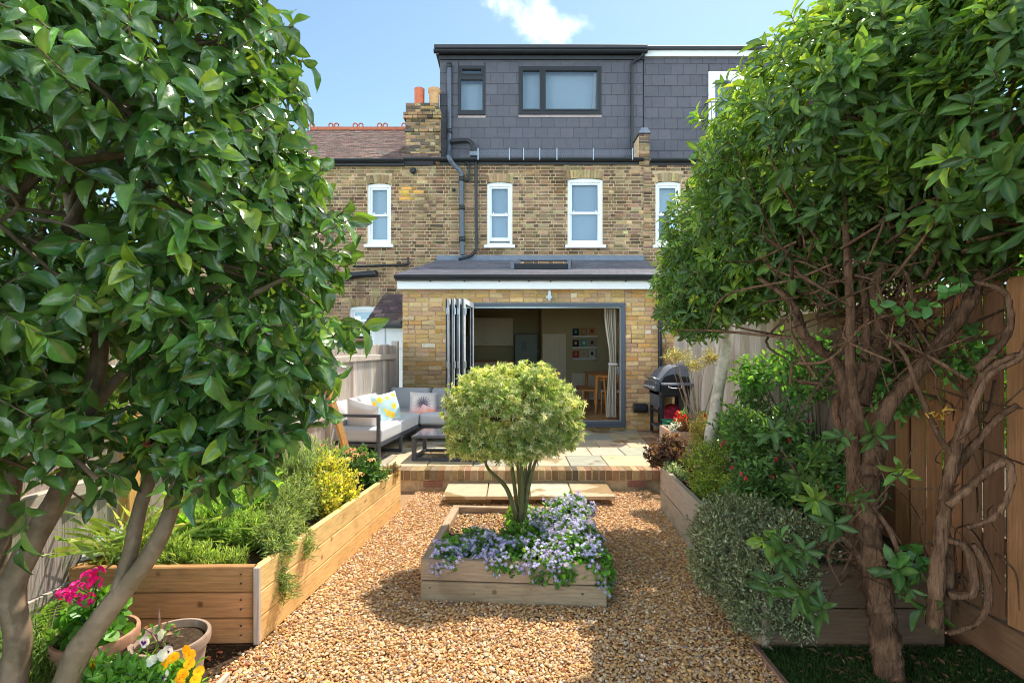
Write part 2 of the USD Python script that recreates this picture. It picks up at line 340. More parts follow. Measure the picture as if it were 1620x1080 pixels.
tinted('brick', .9, .2, .22, 40.0, .6, 120.0)
tinted('old_brick', .92, .2, .3, 30.0, .7, 110.0, stain=((.55, .5, .46), 1.5, .47, .2, .7))
plain('mortar', (.56, .42, .26), .95, .1, 0, .25, 18.0, .4, dirt=((.2, .155, .1), 2.2, .55))
plain('mortar_old', (.54, .385, .235), .95, .1, 0, .25, 14.0, .4, dirt=((.30, .2, .12), 1.3, .55))
tinted('slate', .5, .5, .14, 9.0, .15, 60.0)
tinted('roof_tile', .85, .3, .3, 20.0, .4, stain=((2.6, 2.5, 2.3), 14.0, .6, .08, .6))
tinted('stone', .42, .5, .16, 9.0, .25, 40.0, stain=((.56, .44, .28), 2.6, .55, .06, .9))
tinted('wood_x', .62, .35, .3, 16.0, .35, 20.0, (.35, 5, 5), stain=((.62, .56, .5), 4.0, .5, .2, .55))
tinted('wood_y', .62, .35, .3, 16.0, .35, 20.0, (5, .35, 5), stain=((.66, .6, .52), 4.0, .52, .2, .5))
tinted('wood_z', .78, .25, .32, 16.0, .45, 22.0, (6, 6, .3))
tinted('bark', .92, .15, .5, 22.0, 1.0, 30.0, (2.4, 2.4, .4), stain=((.5, .48, .45), 9.0, .48, .12, .7))
tinted('bark_smooth', .72, .3, .3, 22.0, .45, 45.0, (1, 1, .8), stain=((.6, .62, .5), 7.0, .52, .1, .6))
tinted('petal', .6, .3, .08, 20.0, 0)
foliage('leaf_gloss', .2, .75, .2, 1.7, .3)
foliage('leaf_mid', .40, .45, .32, 1.4, .1)
foliage('leaf_soft', .6, .3, .32, 1.3)
foliage('petal_thin', .6, .25, .3, 1.0)
plain('soil', (.055, .036, .022), .95, .1, 0, .5, 40.0, .9)
plain('white_paint', (.78, .78, .77), .4, .5, 0, .03, 6.0)
plain('grey_frame', (.075, .09, .115), .35, .5, 0, .05, 10.0)
plain('black_plastic', (.014, .015, .018), .35, .5, 0, .25, 14.0)
plain('dark_fascia', (.03, .03, .036), .45, .5, 0, .2, 4.0)
plain('dark_window', (.028, .029, .034), .5, .25, 0, .06, 12.0)
plain('lead', (.14, .16, .2), .55, .5, .2, .22, 9.0, .15)
plain('steel', (.55, .56, .58), .32, .5, 1.0, .06, 20.0)
plain('sofa_frame', (.055, .062, .074), .4, .5, 0, .06, 15.0)
plain('sofa_fabric', (.52, .52, .53), .9, .15, 0, .07, 160.0, .2, bscale=300.0)
plain('white_fabric', (.72, .66, .62), .9, .15, 0, .05, 120.0, .15)
plain('curtain_fabric', (.62, .56, .46), .9, .1, 0, .06, 60.0)
plain('olive_wall', (.54, .46, .27), .8, .3, 0, .06, 3.0)
plain('ceiling_paint', (.7, .66, .56), .8, .3, 0, .03, 3.0)
plain('oak_floor', (.55, .28, .11), .28, .5, 0, .22, 8.0, stretch=(6, .6, 1))
plain('cupboard_paint', (.8, .7, .54), .5, .5, 0, .03, 3.0)
plain('orange_wood', (.56, .22, .055), .4, .5, 0, .2, 14.0, stretch=(3, 3, .6))
plain('terracotta', (.42, .22, .13), .8, .3, 0, .2, 16.0, .25, dirt=((.5, .4, .33), 9.0, .58))
plain('terracotta_grey', (.33, .23, .17), .8, .3, 0, .2, 16.0, .25, dirt=((.42, .35, .29), 9.0, .55))
plain('pot_red', (.5, .13, .06), .75, .3, 0, .15, 10.0, .1, dirt=((.22, .1, .06), 5.0, .6))
plain('pot_buff', (.5, .28, .13), .75, .3, 0, .15, 10.0, .1, dirt=((.3, .2, .12), 5.0, .62))
plain('ridge_tile', (.4, .12, .06), .8, .3, 0, .2, 10.0)
plain('air_brick', (.34, .12, .1), .8, .3, 0, .2, 20.0)
plain('blind', (.64, .68, .73), .8, .2, 0, .02, 3.0)
plain('blind_pale', (.74, .8, .81), .8, .2, 0, .02, 3.0)
mk('skylight', {'p': ('principled_bsdf', {'base_color': (.16, .17, .16), 'roughness': .12, 'specular_ior_level': .6})}, [], 'p.BSDF')
plain('room_dark', (.25, .28, .33), .9, .2, 0, .1, 1.0)
plain('pink_render', (.42, .33, .32), .85, .2, 0, .15, 12.0)
plain('green_plastic', (.02, .2, .1), .5, .4)
plain('red_cloth', (.4, .03, .06), .8, .2, 0, .5, 30.0)
plain('grass_base', (.03, .045, .015), .95, .1, 0, .3, 30.0)
plain('earth', (.09, .07, .045), .95, .1, 0, .4, 3.0, .3)
plain('gravel_bed', (.34, .21, .11), .9, .2, 0, .6, 70.0, .9)
mk('glass', {'f': ('fresnel', {'IOR': 1.5}), 'q': ('math', {'math_type': 'multiply_add', 'value2': 1.4, 'value3': .06}), 't': ('transparent_bsdf', {'color': (.9, .93, .95)}), 'g': ('glossy_bsdf', {'roughness': .02, 'color': (1, 1, 1)}), 'm': ('mix_closure', {})},
   [('f.fac', 'q.value1'), ('q.value', 'm.fac'), ('t.BSDF', 'm.closure1'), ('g.BSDF', 'm.closure2')], 'm.closure')
mk('clear_jar', {'p': ('principled_bsdf', {'base_color': (.95, .97, .97), 'roughness': .03, 'transmission_weight': 1.0, 'ior': 1.3})}, [], 'p.BSDF')
mk('table_glass', {'p': ('principled_bsdf', {'base_color': (.07, .075, .085), 'roughness': .08, 'specular_ior_level': .8})}, [], 'p.BSDF')
plain('wood_knot', (.05, .028, .016), .8, .2, 0, .3, 60.0)
plain('steel_brushed', (.13, .14, .115), .42, .5, .3, .05, 30.0)
mk('palm_print', {'g': ('geometry', {}), 's': ('separate_xyz', {}), 'n': ('noise_texture', {'scale': 7.0, 'detail': 3.0}), 'a': ('math', {'math_type': 'multiply_add', 'value2': .35}), 'r': ('rgb_ramp', {'ramp': [(0, (.75, .26, .12)), (.30, (.78, .3, .18)), (.46, (.78, .5, .5)), (.62, (.74, .66, .62)), (1, (.76, .7, .66))]}), 'mr': ('map_range', {'from_min': .68, 'from_max': 1.12, 'to_min': 0.0, 'to_max': 1.0}), 'p': ('principled_bsdf', {'roughness': .88})},
   [('g.position', 's.vector'), ('g.position', 'n.vector'), ('n.fac', 'a.value1'), ('s.z', 'a.value3'), ('a.value', 'mr.value'), ('mr.result', 'r.fac'), ('r.color', 'p.base_color')], 'p.BSDF')
mk('lemon_print', {'g': ('geometry', {}), 'v': ('voronoi_texture', {'scale': 8.5, 'randomness': .8}), 'r': ('rgb_ramp', {'ramp': [(0, (.9, .5, .03)), (.34, (.93, .62, .06)), (.37, (.55, .68, .3)), (.43, (.42, .62, .62)), (1, (.62, .76, .74))]}), 'p': ('principled_bsdf', {'roughness': .85})},
   [('g.position', 'v.vector'), ('v.distance', 'r.fac'), ('r.color', 'p.base_color')], 'p.BSDF')

# ================================================================== SETTING
obj('ground', box(-60, 60, -30, 90, -.5, -.06), 'earth', kind='structure')
GA = 0.10   # how the garden's long axis leans to the right going away
# gravel: a base sheet and loose stones
CB = dict(o=np.array([-.58, 3.325]), a=-.068, w=1.17, d=1.15)       # centre bed
cb_u = np.array([math.cos(CB['a']), math.sin(CB['a'])]); cb_v = np.array([-cb_u[1], cb_u[0]])
lb_n, lb_f = np.array([-1.37, 2.85]), np.array([-1.095, 5.16])      # left bed, its garden side
rb_n, rb_f = np.array([1.335, 2.81]), np.array([1.47, 5.2])         # right bed
gv, gf = [], []
for y in np.linspace(.4, 5.82, 12): gv += [[-2.6, y, -.012 + max(0, y - 3.5) * .012], [1.6, y, -.012 + max(0, y - 3.5) * .012]]
for i in range(11): gf += [[2 * i, 2 * i + 1, 2 * i + 3], [2 * i, 2 * i + 3, 2 * i + 2]]
obj('gravel_base', (np.array(gv), np.array(gf)), 'gravel_bed', kind='structure')

def stone_shape(r):
    p = norm(r.normal(size=(15, 3))) * r.uniform(.75, 1.1, (15, 1)) * np.array([1, r.uniform(.65, .95), r.uniform(.42, .7)])
    h = ConvexHull(p); s = h.simplices.copy()
    for i, t in enumerate(s):
        a, b, c = p[t]
        if np.dot(np.cross(b - a, c - a), a + b + c) < 0: s[i] = t[::-1]
    return p, s
def pt_in(poly, q): return np.array([poly.contains(sg.Point(*x)) for x in q])
STONES = [(0.643, 0.379, 0.154), (0.578, 0.311, 0.113), (0.685, 0.446, 0.216), (0.471, 0.224, 0.076), (0.728, 0.534, 0.325), (0.621, 0.358, 0.172), (0.407, 0.156, 0.054), (0.289, 0.224, 0.189), (0.792, 0.632, 0.452), (0.665, 0.408, 0.144), (0.536, 0.34, 0.216), (0.428, 0.243, 0.109)]
for i, c in enumerate(STONES): plain(f'stone_{"abcdefghijkl"[i]}', c, .72, .35, 0, .22, 130.0)
def instancer(name, pts, rad, seed, kind='stuff', label=None, cat=None):
    r = np.random.default_rng(seed); p = uniq('/World', name); pi = UsdGeom.PointInstancer.Define(stage, p); protos = []
    for i in range(len(STONES)):
        q = f'{p}/stone_shapes/pebble' + (f'_{i:03d}' if i else '')
        if i == 0: UsdGeom.Scope.Define(stage, f'{p}/stone_shapes')
        v, f = stone_shape(r); usdkit.mesh(stage, q, (v, f), L(f'stone_{"abcdefghijkl"[i]}'), False); protos.append(Sdf.Path(q))
    pi.CreatePrototypesRel().SetTargets(protos); n = len(pts)
    pi.CreatePositionsAttr(Vt.Vec3fArray.FromNumpy(pts.astype(np.float32)))
    w = np.array([1.3, 1.1, 1.3, .8, 1.0, 1.1, .55, .45, .55, 1.1, .8, .6]); pi.CreateProtoIndicesAttr(Vt.IntArray.FromNumpy(r.choice(len(STONES), n, p=w / w.sum()).astype(np.int32)))
    s = rad * np.exp(r.normal(0, .26, n)); pi.CreateScalesAttr(Vt.Vec3fArray.FromNumpy(np.repeat(s[:, None], 3, 1).astype(np.float32)))
    yaw, tx, ty = r.uniform(0, 6.28, n), r.normal(0, .35, n), r.normal(0, .35, n)
    cq = np.stack([np.cos(yaw / 2) * np.cos(tx / 2), np.sin(tx / 2) * np.cos(yaw / 2), np.sin(ty / 2) * np.cos(yaw / 2), np.sin(yaw / 2)], 1); cq /= np.linalg.norm(cq, axis=1, keepdims=True)
    pi.CreateOrientationsAttr(Vt.QuathArray([Gf.Quath(float(a), float(b), float(c), float(d)) for a, b, c, d in cq]))
    return meta(p, label, cat, None, kind)
cb_c = [CB['o'], CB['o'] + cb_u * CB['w'], CB['o'] + cb_u * CB['w'] + cb_v * CB['d'], CB['o'] + cb_v * CB['d']]
path_poly = sg.Polygon([(-1.43, 1.2), (1.27, 1.2), (1.315, 2.6), tuple(rb_n), tuple(rb_f), (1.52, 5.8), (-1.04, 5.8), tuple(lb_f), tuple(lb_n), (-1.48, 2.45)]).difference(sg.Polygon(cb_c)).difference(sg.box(-.66, 5.32, 1.0, 5.8))
r_ = np.random.default_rng(5)
g = np.stack(np.meshgrid(np.arange(-1.5, 1.55, .0119), np.arange(1.3, 5.82, .0126), indexing='ij'), -1).reshape(-1, 2); g = g + r_.uniform(-.006, .006, g.shape)
import shapely
g = g[shapely.contains_xy(path_poly, g[:, 0], g[:, 1])]
keep = np.where(g[:, 1] < 2.3, r_.random(len(g)) < .55, True); g = g[keep]
gz = np.maximum(0, g[:, 1] - 3.5) * .012 + r_.uniform(-.006, .011, len(g)) + .012 * (meshkit.fbm(np.column_stack([g * 2.2, g[:, 0] * 0]), 3, 3) - .5)
instancer('gravel', np.column_stack([g, gz]), .0091, 3, label='golden brown pea shingle spread between the raised beds', cat='gravel')

# ------------------------------------------------------------------ patio
PZ, PF, PB = .25, 5.80, 8.64
patio = obj('patio', box(-2.2, 2.75, PF + .012, 8.9, -.05, PZ - .034), 'mortar', kind='structure')
ROWS = [6.01, 6.586, 7.126, 7.68, 8.24, 8.64]
JN = [[-2.0, -1.45, -.98, -.45, 0.0, .3, .67, 1.11, 9], [-2.1, -1.6, -1.05, -.55, 0.02, .55, 1.01, 1.43, 9], [-2.1, -1.4, -.85, -.4, .2, .72, 1.19, 1.61, 9], [-2.0, -1.5, -1.0, -.35, .1, .6, 1.07, 1.50, 9], [-2.0, -1.3, -.7, -.1, .45, .95, 1.3, 1.72, 9]]
SC = [((.50, .41, .28), 3), ((.44, .39, .29), 2), ((.54, .42, .26), 2), ((.40, .37, .28), 1.2)]
for r in range(5):
    y0, y1 = ROWS[r], ROWS[r + 1]; e = lambda y: 1.755 + (y - 6.0) * .112
    for a, b in zip(JN[r][:-1], JN[r][1:]):
        j = .006; q = [[a + j, y0 + j], [min(b, e(y0)) - j, y0 + j], [min(b, e(y1)) - j, y1 - j], [a + j, y1 - j]]
        v, f = fbx(np.zeros(3), np.array([1, 0, 0.]), np.array([0, 1., 0]), np.array([0, 0, 1.]), 1, 1, 1, 0); v = np.zeros((12, 3))
        c = np.mean(q, 0); tilt = rng.normal(0, .0015, 2)
        for k, (zz, s) in enumerate(((PZ - .033, 1), (PZ - .005, 1), (PZ, .985))):
            for m in range(4):
                p = c + (np.array(q[m]) - c) * s; v[k * 4 + m] = [p[0], p[1], zz + (tilt @ (p - c) if k else 0)]
        obj('slab', (v, f), 'stone', patio, tint=palette(1, SC, .1)[0])
def bricks_px(n, pal, jit=.2): return palette(n, pal, jit)
BP_RISER = [((.30, .195, .105), 2.5), ((.34, .24, .13), 2), ((.24, .15, .085), 1.5), ((.38, .28, .155), 1), ((.17, .12, .08), .8), ((.26, .135, .085), .6)]
x = -1.72
while x < 1.74:     # bricks on edge along the patio's front
    obj('brick', fbx(np.array([x + .037, PF + .2, PZ - .055 + rng.normal(0, .001)]), np.array([1., 0, 0]), np.array([0, 0, 1.]), np.array([0, -1., 0]), .0335, .055, .2 + rng.normal(0, .002), .006, .0012), 'brick', patio, tint=palette(1, BP_RISER, .2)[0])
    x += .0745
obj('mortar_joint', box(-1.75, 1.745, PF + .006, PF + .2, PZ - .113, PZ - .006), 'mortar', patio)
obj('mortar_joint', box(-1.75, 1.745, PF + .026, PF + .2, -.08, PZ - .1135), 'mortar', patio)
AIR = [(-.98, -.77), (1.28, 1.47)]
for row in range(3):
    x = -1.75 + (.11 if row % 2 else 0)
    while x < 1.7:
        z0 = PZ - .19 - row * .074; a, b = x, x + .215
        hit = row == 0 and any(a < q1 - .01 and b > q0 + .01 for q0, q1 in AIR)
        if not hit: obj('brick', fbx(np.array([(a + b) / 2, PF + .1, z0 + .037]), np.array([1., 0, 0]), np.array([0, 0, 1.]), np.array([0, -1., 0]), .1025, .0325, .084, .006, .0015), 'brick', patio, tint=palette(1, BP_RISER, .22)[0])
        x += .225
for q0, q1 in AIR:
    m = MB(); m.add(box(q0, q1, PF + .004, PF + .09, PZ - .186, PZ - .176)); m.add(box(q0, q1, PF + .004, PF + .09, PZ - .130, PZ - .12)); m.add(box(q0, q1, PF + .03, PF + .09, PZ - .176, PZ - .13))
    for k in range(10): xx = q0 + (q1 - q0 - .008) * k / 9; m.add(box(xx, xx + .008, PF + .004, PF + .03, PZ - .176, PZ - .13))
    m.add(box(q0, q1, PF + .005, PF + .03, PZ - .156, PZ - .15))
    obj('air_brick', m, 'air_brick', patio)
m = MB()     # the reddish block strip along the patio's right edge
for yy in np.arange(6.0, 8.55, .105):
    for k in range(4):
        x0 = 1.765 + (yy - 6) * .112 + k * .205
        v, f = fbx(np.array([x0 + .1, yy + .05, PZ - .035]), np.array([1., 0, 0]), np.array([0, 1., 0]), np.array([0, 0, 1.]), .098, .048, .034, .004, .001); m.add((v, f), palette(1, [((.36, .2, .11), 2), ((.42, .28, .17), 1), ((.3, .19, .12), 1)], .15)[0])
obj('paving_blocks', m, 'brick', patio, kind='stuff')
# step
step = thing('garden_step', 'low step of four buff stone slabs on bricks below the patio', 'step', (.17, 5.5, 0))
for a, b in ((-.70, -.262), (-.25, .178), (.19, .61), (.622, 1.04)):
    obj('slab', rbx(a, b, 5.27, 5.797, .078, .115, .005), 'stone', step, tint=palette(1, SC, .1)[0])
obj('mortar', box(-.655, .995, 5.335, 5.79, -.05, .0775), 'mortar', step)
x = -.66
while x < .98:
    b = min(x + .215, 1.0)
    obj('brick', fbx(np.array([(x + b) / 2, 5.42, .036]), np.array([1., 0, 0]), np.array([0, 0, 1.]), np.array([0, -1., 0]), (b - x) / 2, .034, .098, .006, .0015), 'brick', step, tint=palette(1, BP_RISER, .22)[0]); x = b + .01

# ================================================================== HOUSES
MW = 11.65           # main rear wall
EW = 8.65            # extension's rear wall
DW = 12.4            # dormer face
def mx(px): return (px - CX) * MW / F
def mz(py): return CAMZ + (HOR - py) * MW / F
def ex(px): return (px - CX) * EW / F
def ez(py): return CAMZ + (HOR - py) * EW / F
def dx(px): return (px - CX) * DW / F
def dz(py): return CAMZ + (HOR - py) * DW / F
U, V, W = np.array([1., 0, 0]), np.array([0, 0, 1.]), np.array([0, -1., 0])
def lay(x0, x1, z0, z1, y, holes, bond='flemish', pal=None, seed=0, jit=.22, course=.075):
    "bricks of a wall that faces the garden: list of (arrays, tint)"
    r = np.random.default_rng(seed); out = []; row = 0; z = z0
    while z + .03 < z1:
        h = min(.065 if bond == 'stretch' else .060, z1 - z); x = x0 - (r.uniform(0, .02) + (.1125 if row % 2 else 0) + (.0 if bond == 'stretch' else .05 * (row % 2)))
        k = row % 2
        while x < x1:
            w = .215 - .006 * r.random() if (bond == 'stretch' and r.random() < .78) or (bond != 'stretch' and k % 2 == 0) else .1025
            k += 1; a, b = x, x + w - (0 if bond == 'stretch' else .005); x = b + (.010 if bond == 'stretch' else .015)
            cut = [(max(a, x0), min(b, x1))]
            for hx0, hx1, hz0, hz1 in holes:
                if z + h * .5 > hz0 and z + h * .5 < hz1:
                    nx = []
                    for c0, c1 in cut:
                        if c1 <= hx0 or c0 >= hx1: nx.append((c0, c1))
                        else:
                            if c0 < hx0: nx.append((c0, hx0 - .004))
                            if c1 > hx1: nx.append((hx1 + .004, c1))
                    cut = nx
            for c0, c1 in cut:
                if c1 - c0 > .03:
                    out.append((fbx(np.array([(c0 + c1) / 2, y, z + h / 2 + r.normal(0, .0012)]), U, V, W, (c1 - c0) / 2, h / 2, (.011 if bond == 'stretch' else .008) + r.normal(0, .0022), .0045, 0.0020 if bond == 'stretch' else .0018), palette(1, pal((c0 + c1) / 2, z, r) if callable(pal) else pal, jit, r)[0]))
        z += course; row += 1
    return out
def joined(b):
    m = MB()
    for a, t in b: m.add(a, t)
    return m
OLD = [((.205, .132, .078), 3), ((.26, .172, .10), 2.2), ((.14, .092, .06), 1.5), ((.30, .20, .115), 1.2), ((.23, .135, .078), 1), ((.36, .245, .13), .4)]
NEW = [((.56, .36, .16), 3.5), ((.52, .32, .125), 2.5), ((.54, .285, .095), .9), ((.48, .30, .17), 1.6), ((.59, .41, .22), 1.6), ((.42, .25, .15), .6), ((.72, .6, .42), .25)]
def arch(m, x0, x1, zs, rise, h, y, pal, r):
    "segmental arch of bricks on end over an opening"
    c = (x0 + x1) / 2; hw = (x1 - x0) / 2; R0 = (hw * hw + rise * rise) / (2 * rise); zc = zs + rise - R0; a0 = math.asin(hw / R0); n = int(round(2 * a0 * R0 / .072))
    for i in range(n):
        a = -a0 + 2 * a0 * (i + .5) / n; d = np.array([math.sin(a), 0, math.cos(a)]); u = np.array([math.cos(a), 0, -math.sin(a)])
        m.add(fbx(np.array([c, y, zc]) + d * (R0 + h / 2), u, d, W, a0 * R0 / n - .005, h / 2, .013 + r.normal(0, .002), .004, .001), palette(1, pal, .18, r)[0])
def sash(house, x0, x1, z0, z1, y, rise=.03, label=None, blind='blind', half=False, opened=False):
    "white sliding sash window in a wall opening"
    c = (x0 + x1) / 2; hw = (x1 - x0) / 2; R0 = (hw * hw + rise * rise) / (2 * rise)
    xs = np.linspace(x0, x1, 11); top = [(q, z1 - rise + (math.sqrt(max(R0 * R0 - (q - c) ** 2, 0)) - (R0 - rise))) for q in xs]
    outer = sg.Polygon([(x0, z0)] + [(x1, z0)] + top[::-1]); inner = sg.box(x0 + .055, z0 + .05, x1 - .055, z1 - rise - .055)
    w = obj('window', extr(outer.difference(inner), y + .035, y + .125), 'white_paint', house, label=label)
    zm = (z0 + z1 - rise) / 2
    for a, b, yy in ((zm - .02, z1 - rise - .055, y + .06), (z0 + .05 + (.06 if opened else 0), zm + .02, y + .085)):
        fr = sg.box(x0 + .055, a, x1 - .055, b).difference(sg.box(x0 + .1, a + (.045 if yy < y + .07 else .075), x1 - .1, b - .045))
        obj('sash_frame', extr(fr, yy, yy + .028), 'white_paint', w)
        obj('pane', box(x0 + .095, x1 - .095, yy + .012, yy + .016, a + .04, b - .04), 'glass', w)
    for s in (-1, 1): obj('sash_horn', rb((c + s * (hw - .14), y + .055, zm + .035), (.014, .012, .02), .005), 'white_paint', w)
    obj('sill', rb((c, y - .0, z0 - .035), (hw + .06, .085, .035), .008), 'white_paint', w)
    obj('blind', box(x0 + .06, x1 - .06, y + .2, y + .206, zm + .1 if half else z0, z1), blind, w)
    obj('room_beyond', box(x0 + .02, x1 - .02, y + .75, y + .78, z0, z1), 'room_dark', w)
    return w

house = thing('terraced_house', 'brick terraced house in the middle with slate dormer and open kitchen extension', 'house', (.5, 10.0, 0))
# main wall of the middle house
WN = [(mx(770.5), mx(810.5), mz(388), mz(288)), (mx(898), mx(953.5), mz(388), mz(282))]
hx0, hx1 = mx(690), mx(1018)
ARCH_H = .20
hl = []
for a, b, z0, z1 in WN: hl += [(a, b, z0 - .07, z1), (a - .02, b + .02, z1 - .06, z1 + ARCH_H)]
poly = sg.box(hx0, 0.0, hx1, mz(255)).difference(sg.box(-1.55, .3, 2.3, 2.6))
for a, b, z0, z1 in WN: poly = poly.difference(sg.box(a, z0, b, z1))
rear = obj('rear_wall', extr(poly, MW + .004, MW + .3), 'mortar_old', house)
b = joined(lay(hx0, hx1, mz(418) - .3, mz(258), MW + .004, hl, pal=OLD, seed=4))
rA = np.random.default_rng(8)
ARP = [((.36, .25, .13), 2), ((.42, .3, .15), 1), ((.28, .19, .11), 1)]
for a, c, z0, z1 in WN: arch(b, a, c, z1 - .03, .035, ARCH_H - .01, MW + .004, ARP, rA)
obj('brickwork', b, 'old_brick', rear, kind='stuff')
sash(house, *WN[0], MW, label='narrow sash window slightly open at the bottom', opened=True)
sash(house, *WN[1], MW, label='wide sash window above the roof window')
# extension
EX0, EX1 = ex(637), ex(1069)
OX0, OX1, OZ0, OZ1 = ex(716), ex(989), .335, ez(479)
ETOP = ez(458)
ew = obj('extension_wall', extr(sg.box(EX0, .1, EX1, ETOP + .1).difference(sg.box(OX0, OZ0, OX1, OZ1)), EW + .004, EW + .3), 'mortar', house)
eb = lay(EX0, EX1, PZ + .005, ETOP, EW + .004, [(OX0, OX1, OZ0, OZ1)], 'stretch', NEW, 21, .09)
order = sorted(range(len(eb)), key=lambda i: -np.ptp(eb[i][0][0][:, 0]))
for i in order[:300]: obj('brick', eb[i][0], 'brick', ew, tint=eb[i][1])
obj('brickwork', joined([eb[i] for i in order[300:]]), 'brick', ew, kind='stuff')
# its side walls, ceiling and the room within
FZ, CZ, BW, BW2 = .372, 2.56, 12.45, 13.75
kx = (857 - CX) * BW / F
obj('side_wall', box(EX0, EX0 + .25, EW + .304, MW, .1, 2.9), 'old_brick', house, tint=(.4, .28, .14))
obj('side_wall', box(EX1 - .25, EX1, EW + .304, MW, .1, 2.9), 'old_brick', house, tint=(.4, .28, .14))
obj('room_floor', box(EX0 + .25, EX1 - .25, EW + .1, BW2 + .2, FZ - .05, FZ), 'oak_floor', house)
m = MB(); m.add(box(kx, EX1 - .25, BW, BW + .1, FZ, CZ)); m.add(box(kx, kx + .1, BW + .1, BW2, FZ, CZ)); m.add(box(EX0, kx, BW2, BW2 + .1, FZ, CZ)); m.add(box(EX0 + .251, EX0 + .3, EW + .306, BW2, FZ, CZ)); m.add(box(EX1 - .32, EX1 - .251, EW + .306, BW, FZ, CZ))
obj('room_wall', m, 'olive_wall', house)
obj('skirting', box(kx + .004, EX1 - .33, BW - .018, BW - .003, FZ, FZ + .12), 'white_paint', house)
# door frame and folded leaves
fr = sg.box(OX0, OZ0, OX1, OZ1).difference(sg.box(OX0 + .06, OZ0 + .05, OX1 - .06, OZ1 - .06))
bf = obj('door_frame', extr(fr, EW - .02, EW + .09), 'grey_frame', house)
fr2 = sg.box(OX0 + .062, OZ0 + .052, OX1 - .062, OZ1 - .062).difference(sg.box(OX0 + .1, OZ0 + .065, OX1 - .085, OZ1 - .085))
obj('door_track', extr(fr2, EW + .03, EW + .088), 'steel', bf)
obj('threshold', rbx(OX0, OX1, EW - .06, EW + .2, OZ0 - .035, OZ0 - .002), 'grey_frame', bf)
LZ0, LZ1 = OZ0 + .055, OZ1 - .02
for i, (xx, sk) in enumerate(((-.945, .0), (-.868, .01), (-.79, .015), (-.715, .035))):
    A = np.array([[math.sin(sk), math.cos(sk), 0], [0, 0, 1.], [math.cos(sk), -math.sin(sk), 0]])   # rows: along leaf (away), up, across
    A = np.array([norm(np.array([sk * 2.2, 1, 0])), [0, 0, 1.], norm(np.array([1, -sk * 2.2, 0]))])
    o = np.array([xx, EW - .97, (LZ0 + LZ1) / 2]); hl_, hh, th = .44, (LZ1 - LZ0) / 2, .026
    def part(u0, u1, z0, z1, t0, t1): return rb(o + A[0] * (u0 + u1) / 2 + A[1] * (z0 + z1) / 2 + A[2] * (t0 + t1) / 2, ((u1 - u0) / 2, (z1 - z0) / 2, (t1 - t0) / 2), .004, A)
    m = MB()
    for u0, u1, z0, z1 in ((0, .07, -hh, hh), (.81, .88, -hh, hh), (.07, .81, -hh, -hh + .09), (.07, .81, hh - .08, hh)): m.add(part(u0, u1, z0, z1, -th, th - .012))
    lf = obj('door_leaf', m, 'dark_window', house)
    m = MB()
    for u0, u1, z0, z1 in ((.0, .065, -hh, hh), (.815, .88, -hh, hh), (.065, .815, -hh, -hh + .085), (.065, .815, hh - .075, hh)): m.add(part(u0, u1, z0, z1, th - .011, th))
    obj('inner_frame', m, 'white_paint', lf)
    obj('pane', part(.06, .82, -hh + .08, hh - .07, -.006, .002), 'glass', lf)
    obj('seal', part(-.006, -.001, -hh, hh, -.004, .006), 'steel', lf)
    for zz in (-.75, 0.0, .78): obj('hinge', part(-.018, -.002, zz - .05, zz + .05, -.012 + (.03 if i % 2 else 0), .02 + (.03 if i % 2 else 0)), 'steel', lf)
# fascia, gutter, roof of the extension
FX0, FX1 = ex(632) - .01, ex(1040)
obj('fascia', rbx(FX0, FX1, EW - .13, EW - .105, ETOP - .005, ETOP + .185, .003), 'white_paint', house)
obj('soffit', box(FX0, FX1, EW - .104, EW - .001, ETOP - .002, ETOP + .012), 'white_paint', house)
GZ = ETOP + .2
def gutter(x0, x1, y, z, r, mat='black_plastic', parent=house, name='gutter'):
    g = np.linspace(-np.pi, 0, 9); p = np.column_stack([np.cos(g) * r, np.sin(g) * r]); q = p * .88
    ring = np.vstack([p, q[::-1]]); poly_ = sg.Polygon(ring); e = trimesh.creation.extrude_polygon(poly_, x1 - x0, engine='earcut'); v = np.asarray(e.vertices)
    return obj(name, (np.column_stack([x0 + v[:, 2], y + v[:, 0], z + v[:, 1]]), np.asarray(e.faces)), mat, parent)
gt = gutter(FX0 - .03, FX1 + .03, EW - .19, GZ + .01, .056)
for i, px in enumerate((662, 683, 717, 736, 753, 790, 806, 836, 850, 870, 903, 934, 955, 987, 1004, 1024)):
    xx = ex(px) * 1.0
    if i % 2: obj('gutter_clip', rb((xx, EW - .137, GZ - .055), (.012, .006, .035), .003), 'black_plastic', gt)
    else: obj('soffit_vent', lathe((xx, EW - .131, GZ - .035), [(0, 0), (.035, 0.001), (.035, .004), (0, .005)], 12) if False else rb((xx, EW - .134, GZ - .05), (.032, .004, .014), .004), 'black_plastic', gt)
obj('downpipe', tube([(ex(1043), EW - .19, GZ - .04), (ex(1043), EW - .15, GZ - .18), (ex(1043), EW - .045, GZ - .36), (ex(1043), EW - .045, GZ - .5), (ex(1043), EW - .045, PZ)], .034, 10, 4), 'black_plastic', house, True)
for zz in (1.0, 1.95): obj('pipe_clip', rb((ex(1043), EW - .045, zz), (.042, .042, .018), .006), 'black_plastic', house)
RF = dict(y0=EW - .2, z0=GZ + .02, y1=MW - .005, z1=mz(413))
def roofpt(s, t):
    "s across 0..1, t up the slope 0..1"
    xl, xr = FX0 - .02 + t * (.19), FX1 + .03 + t * (.55)
    return np.array([xl + (xr - xl) * s, RF['y0'] + (RF['y1'] - RF['y0']) * t, RF['z0'] + (RF['z1'] - RF['z0']) * t])
sl = norm(np.array([0, RF['y1'] - RF['y0'], RF['z1'] - RF['z0']])); nr = np.cross(U, sl)
HS0, HS1, HT0, HT1 = .412, .645, .37, .665
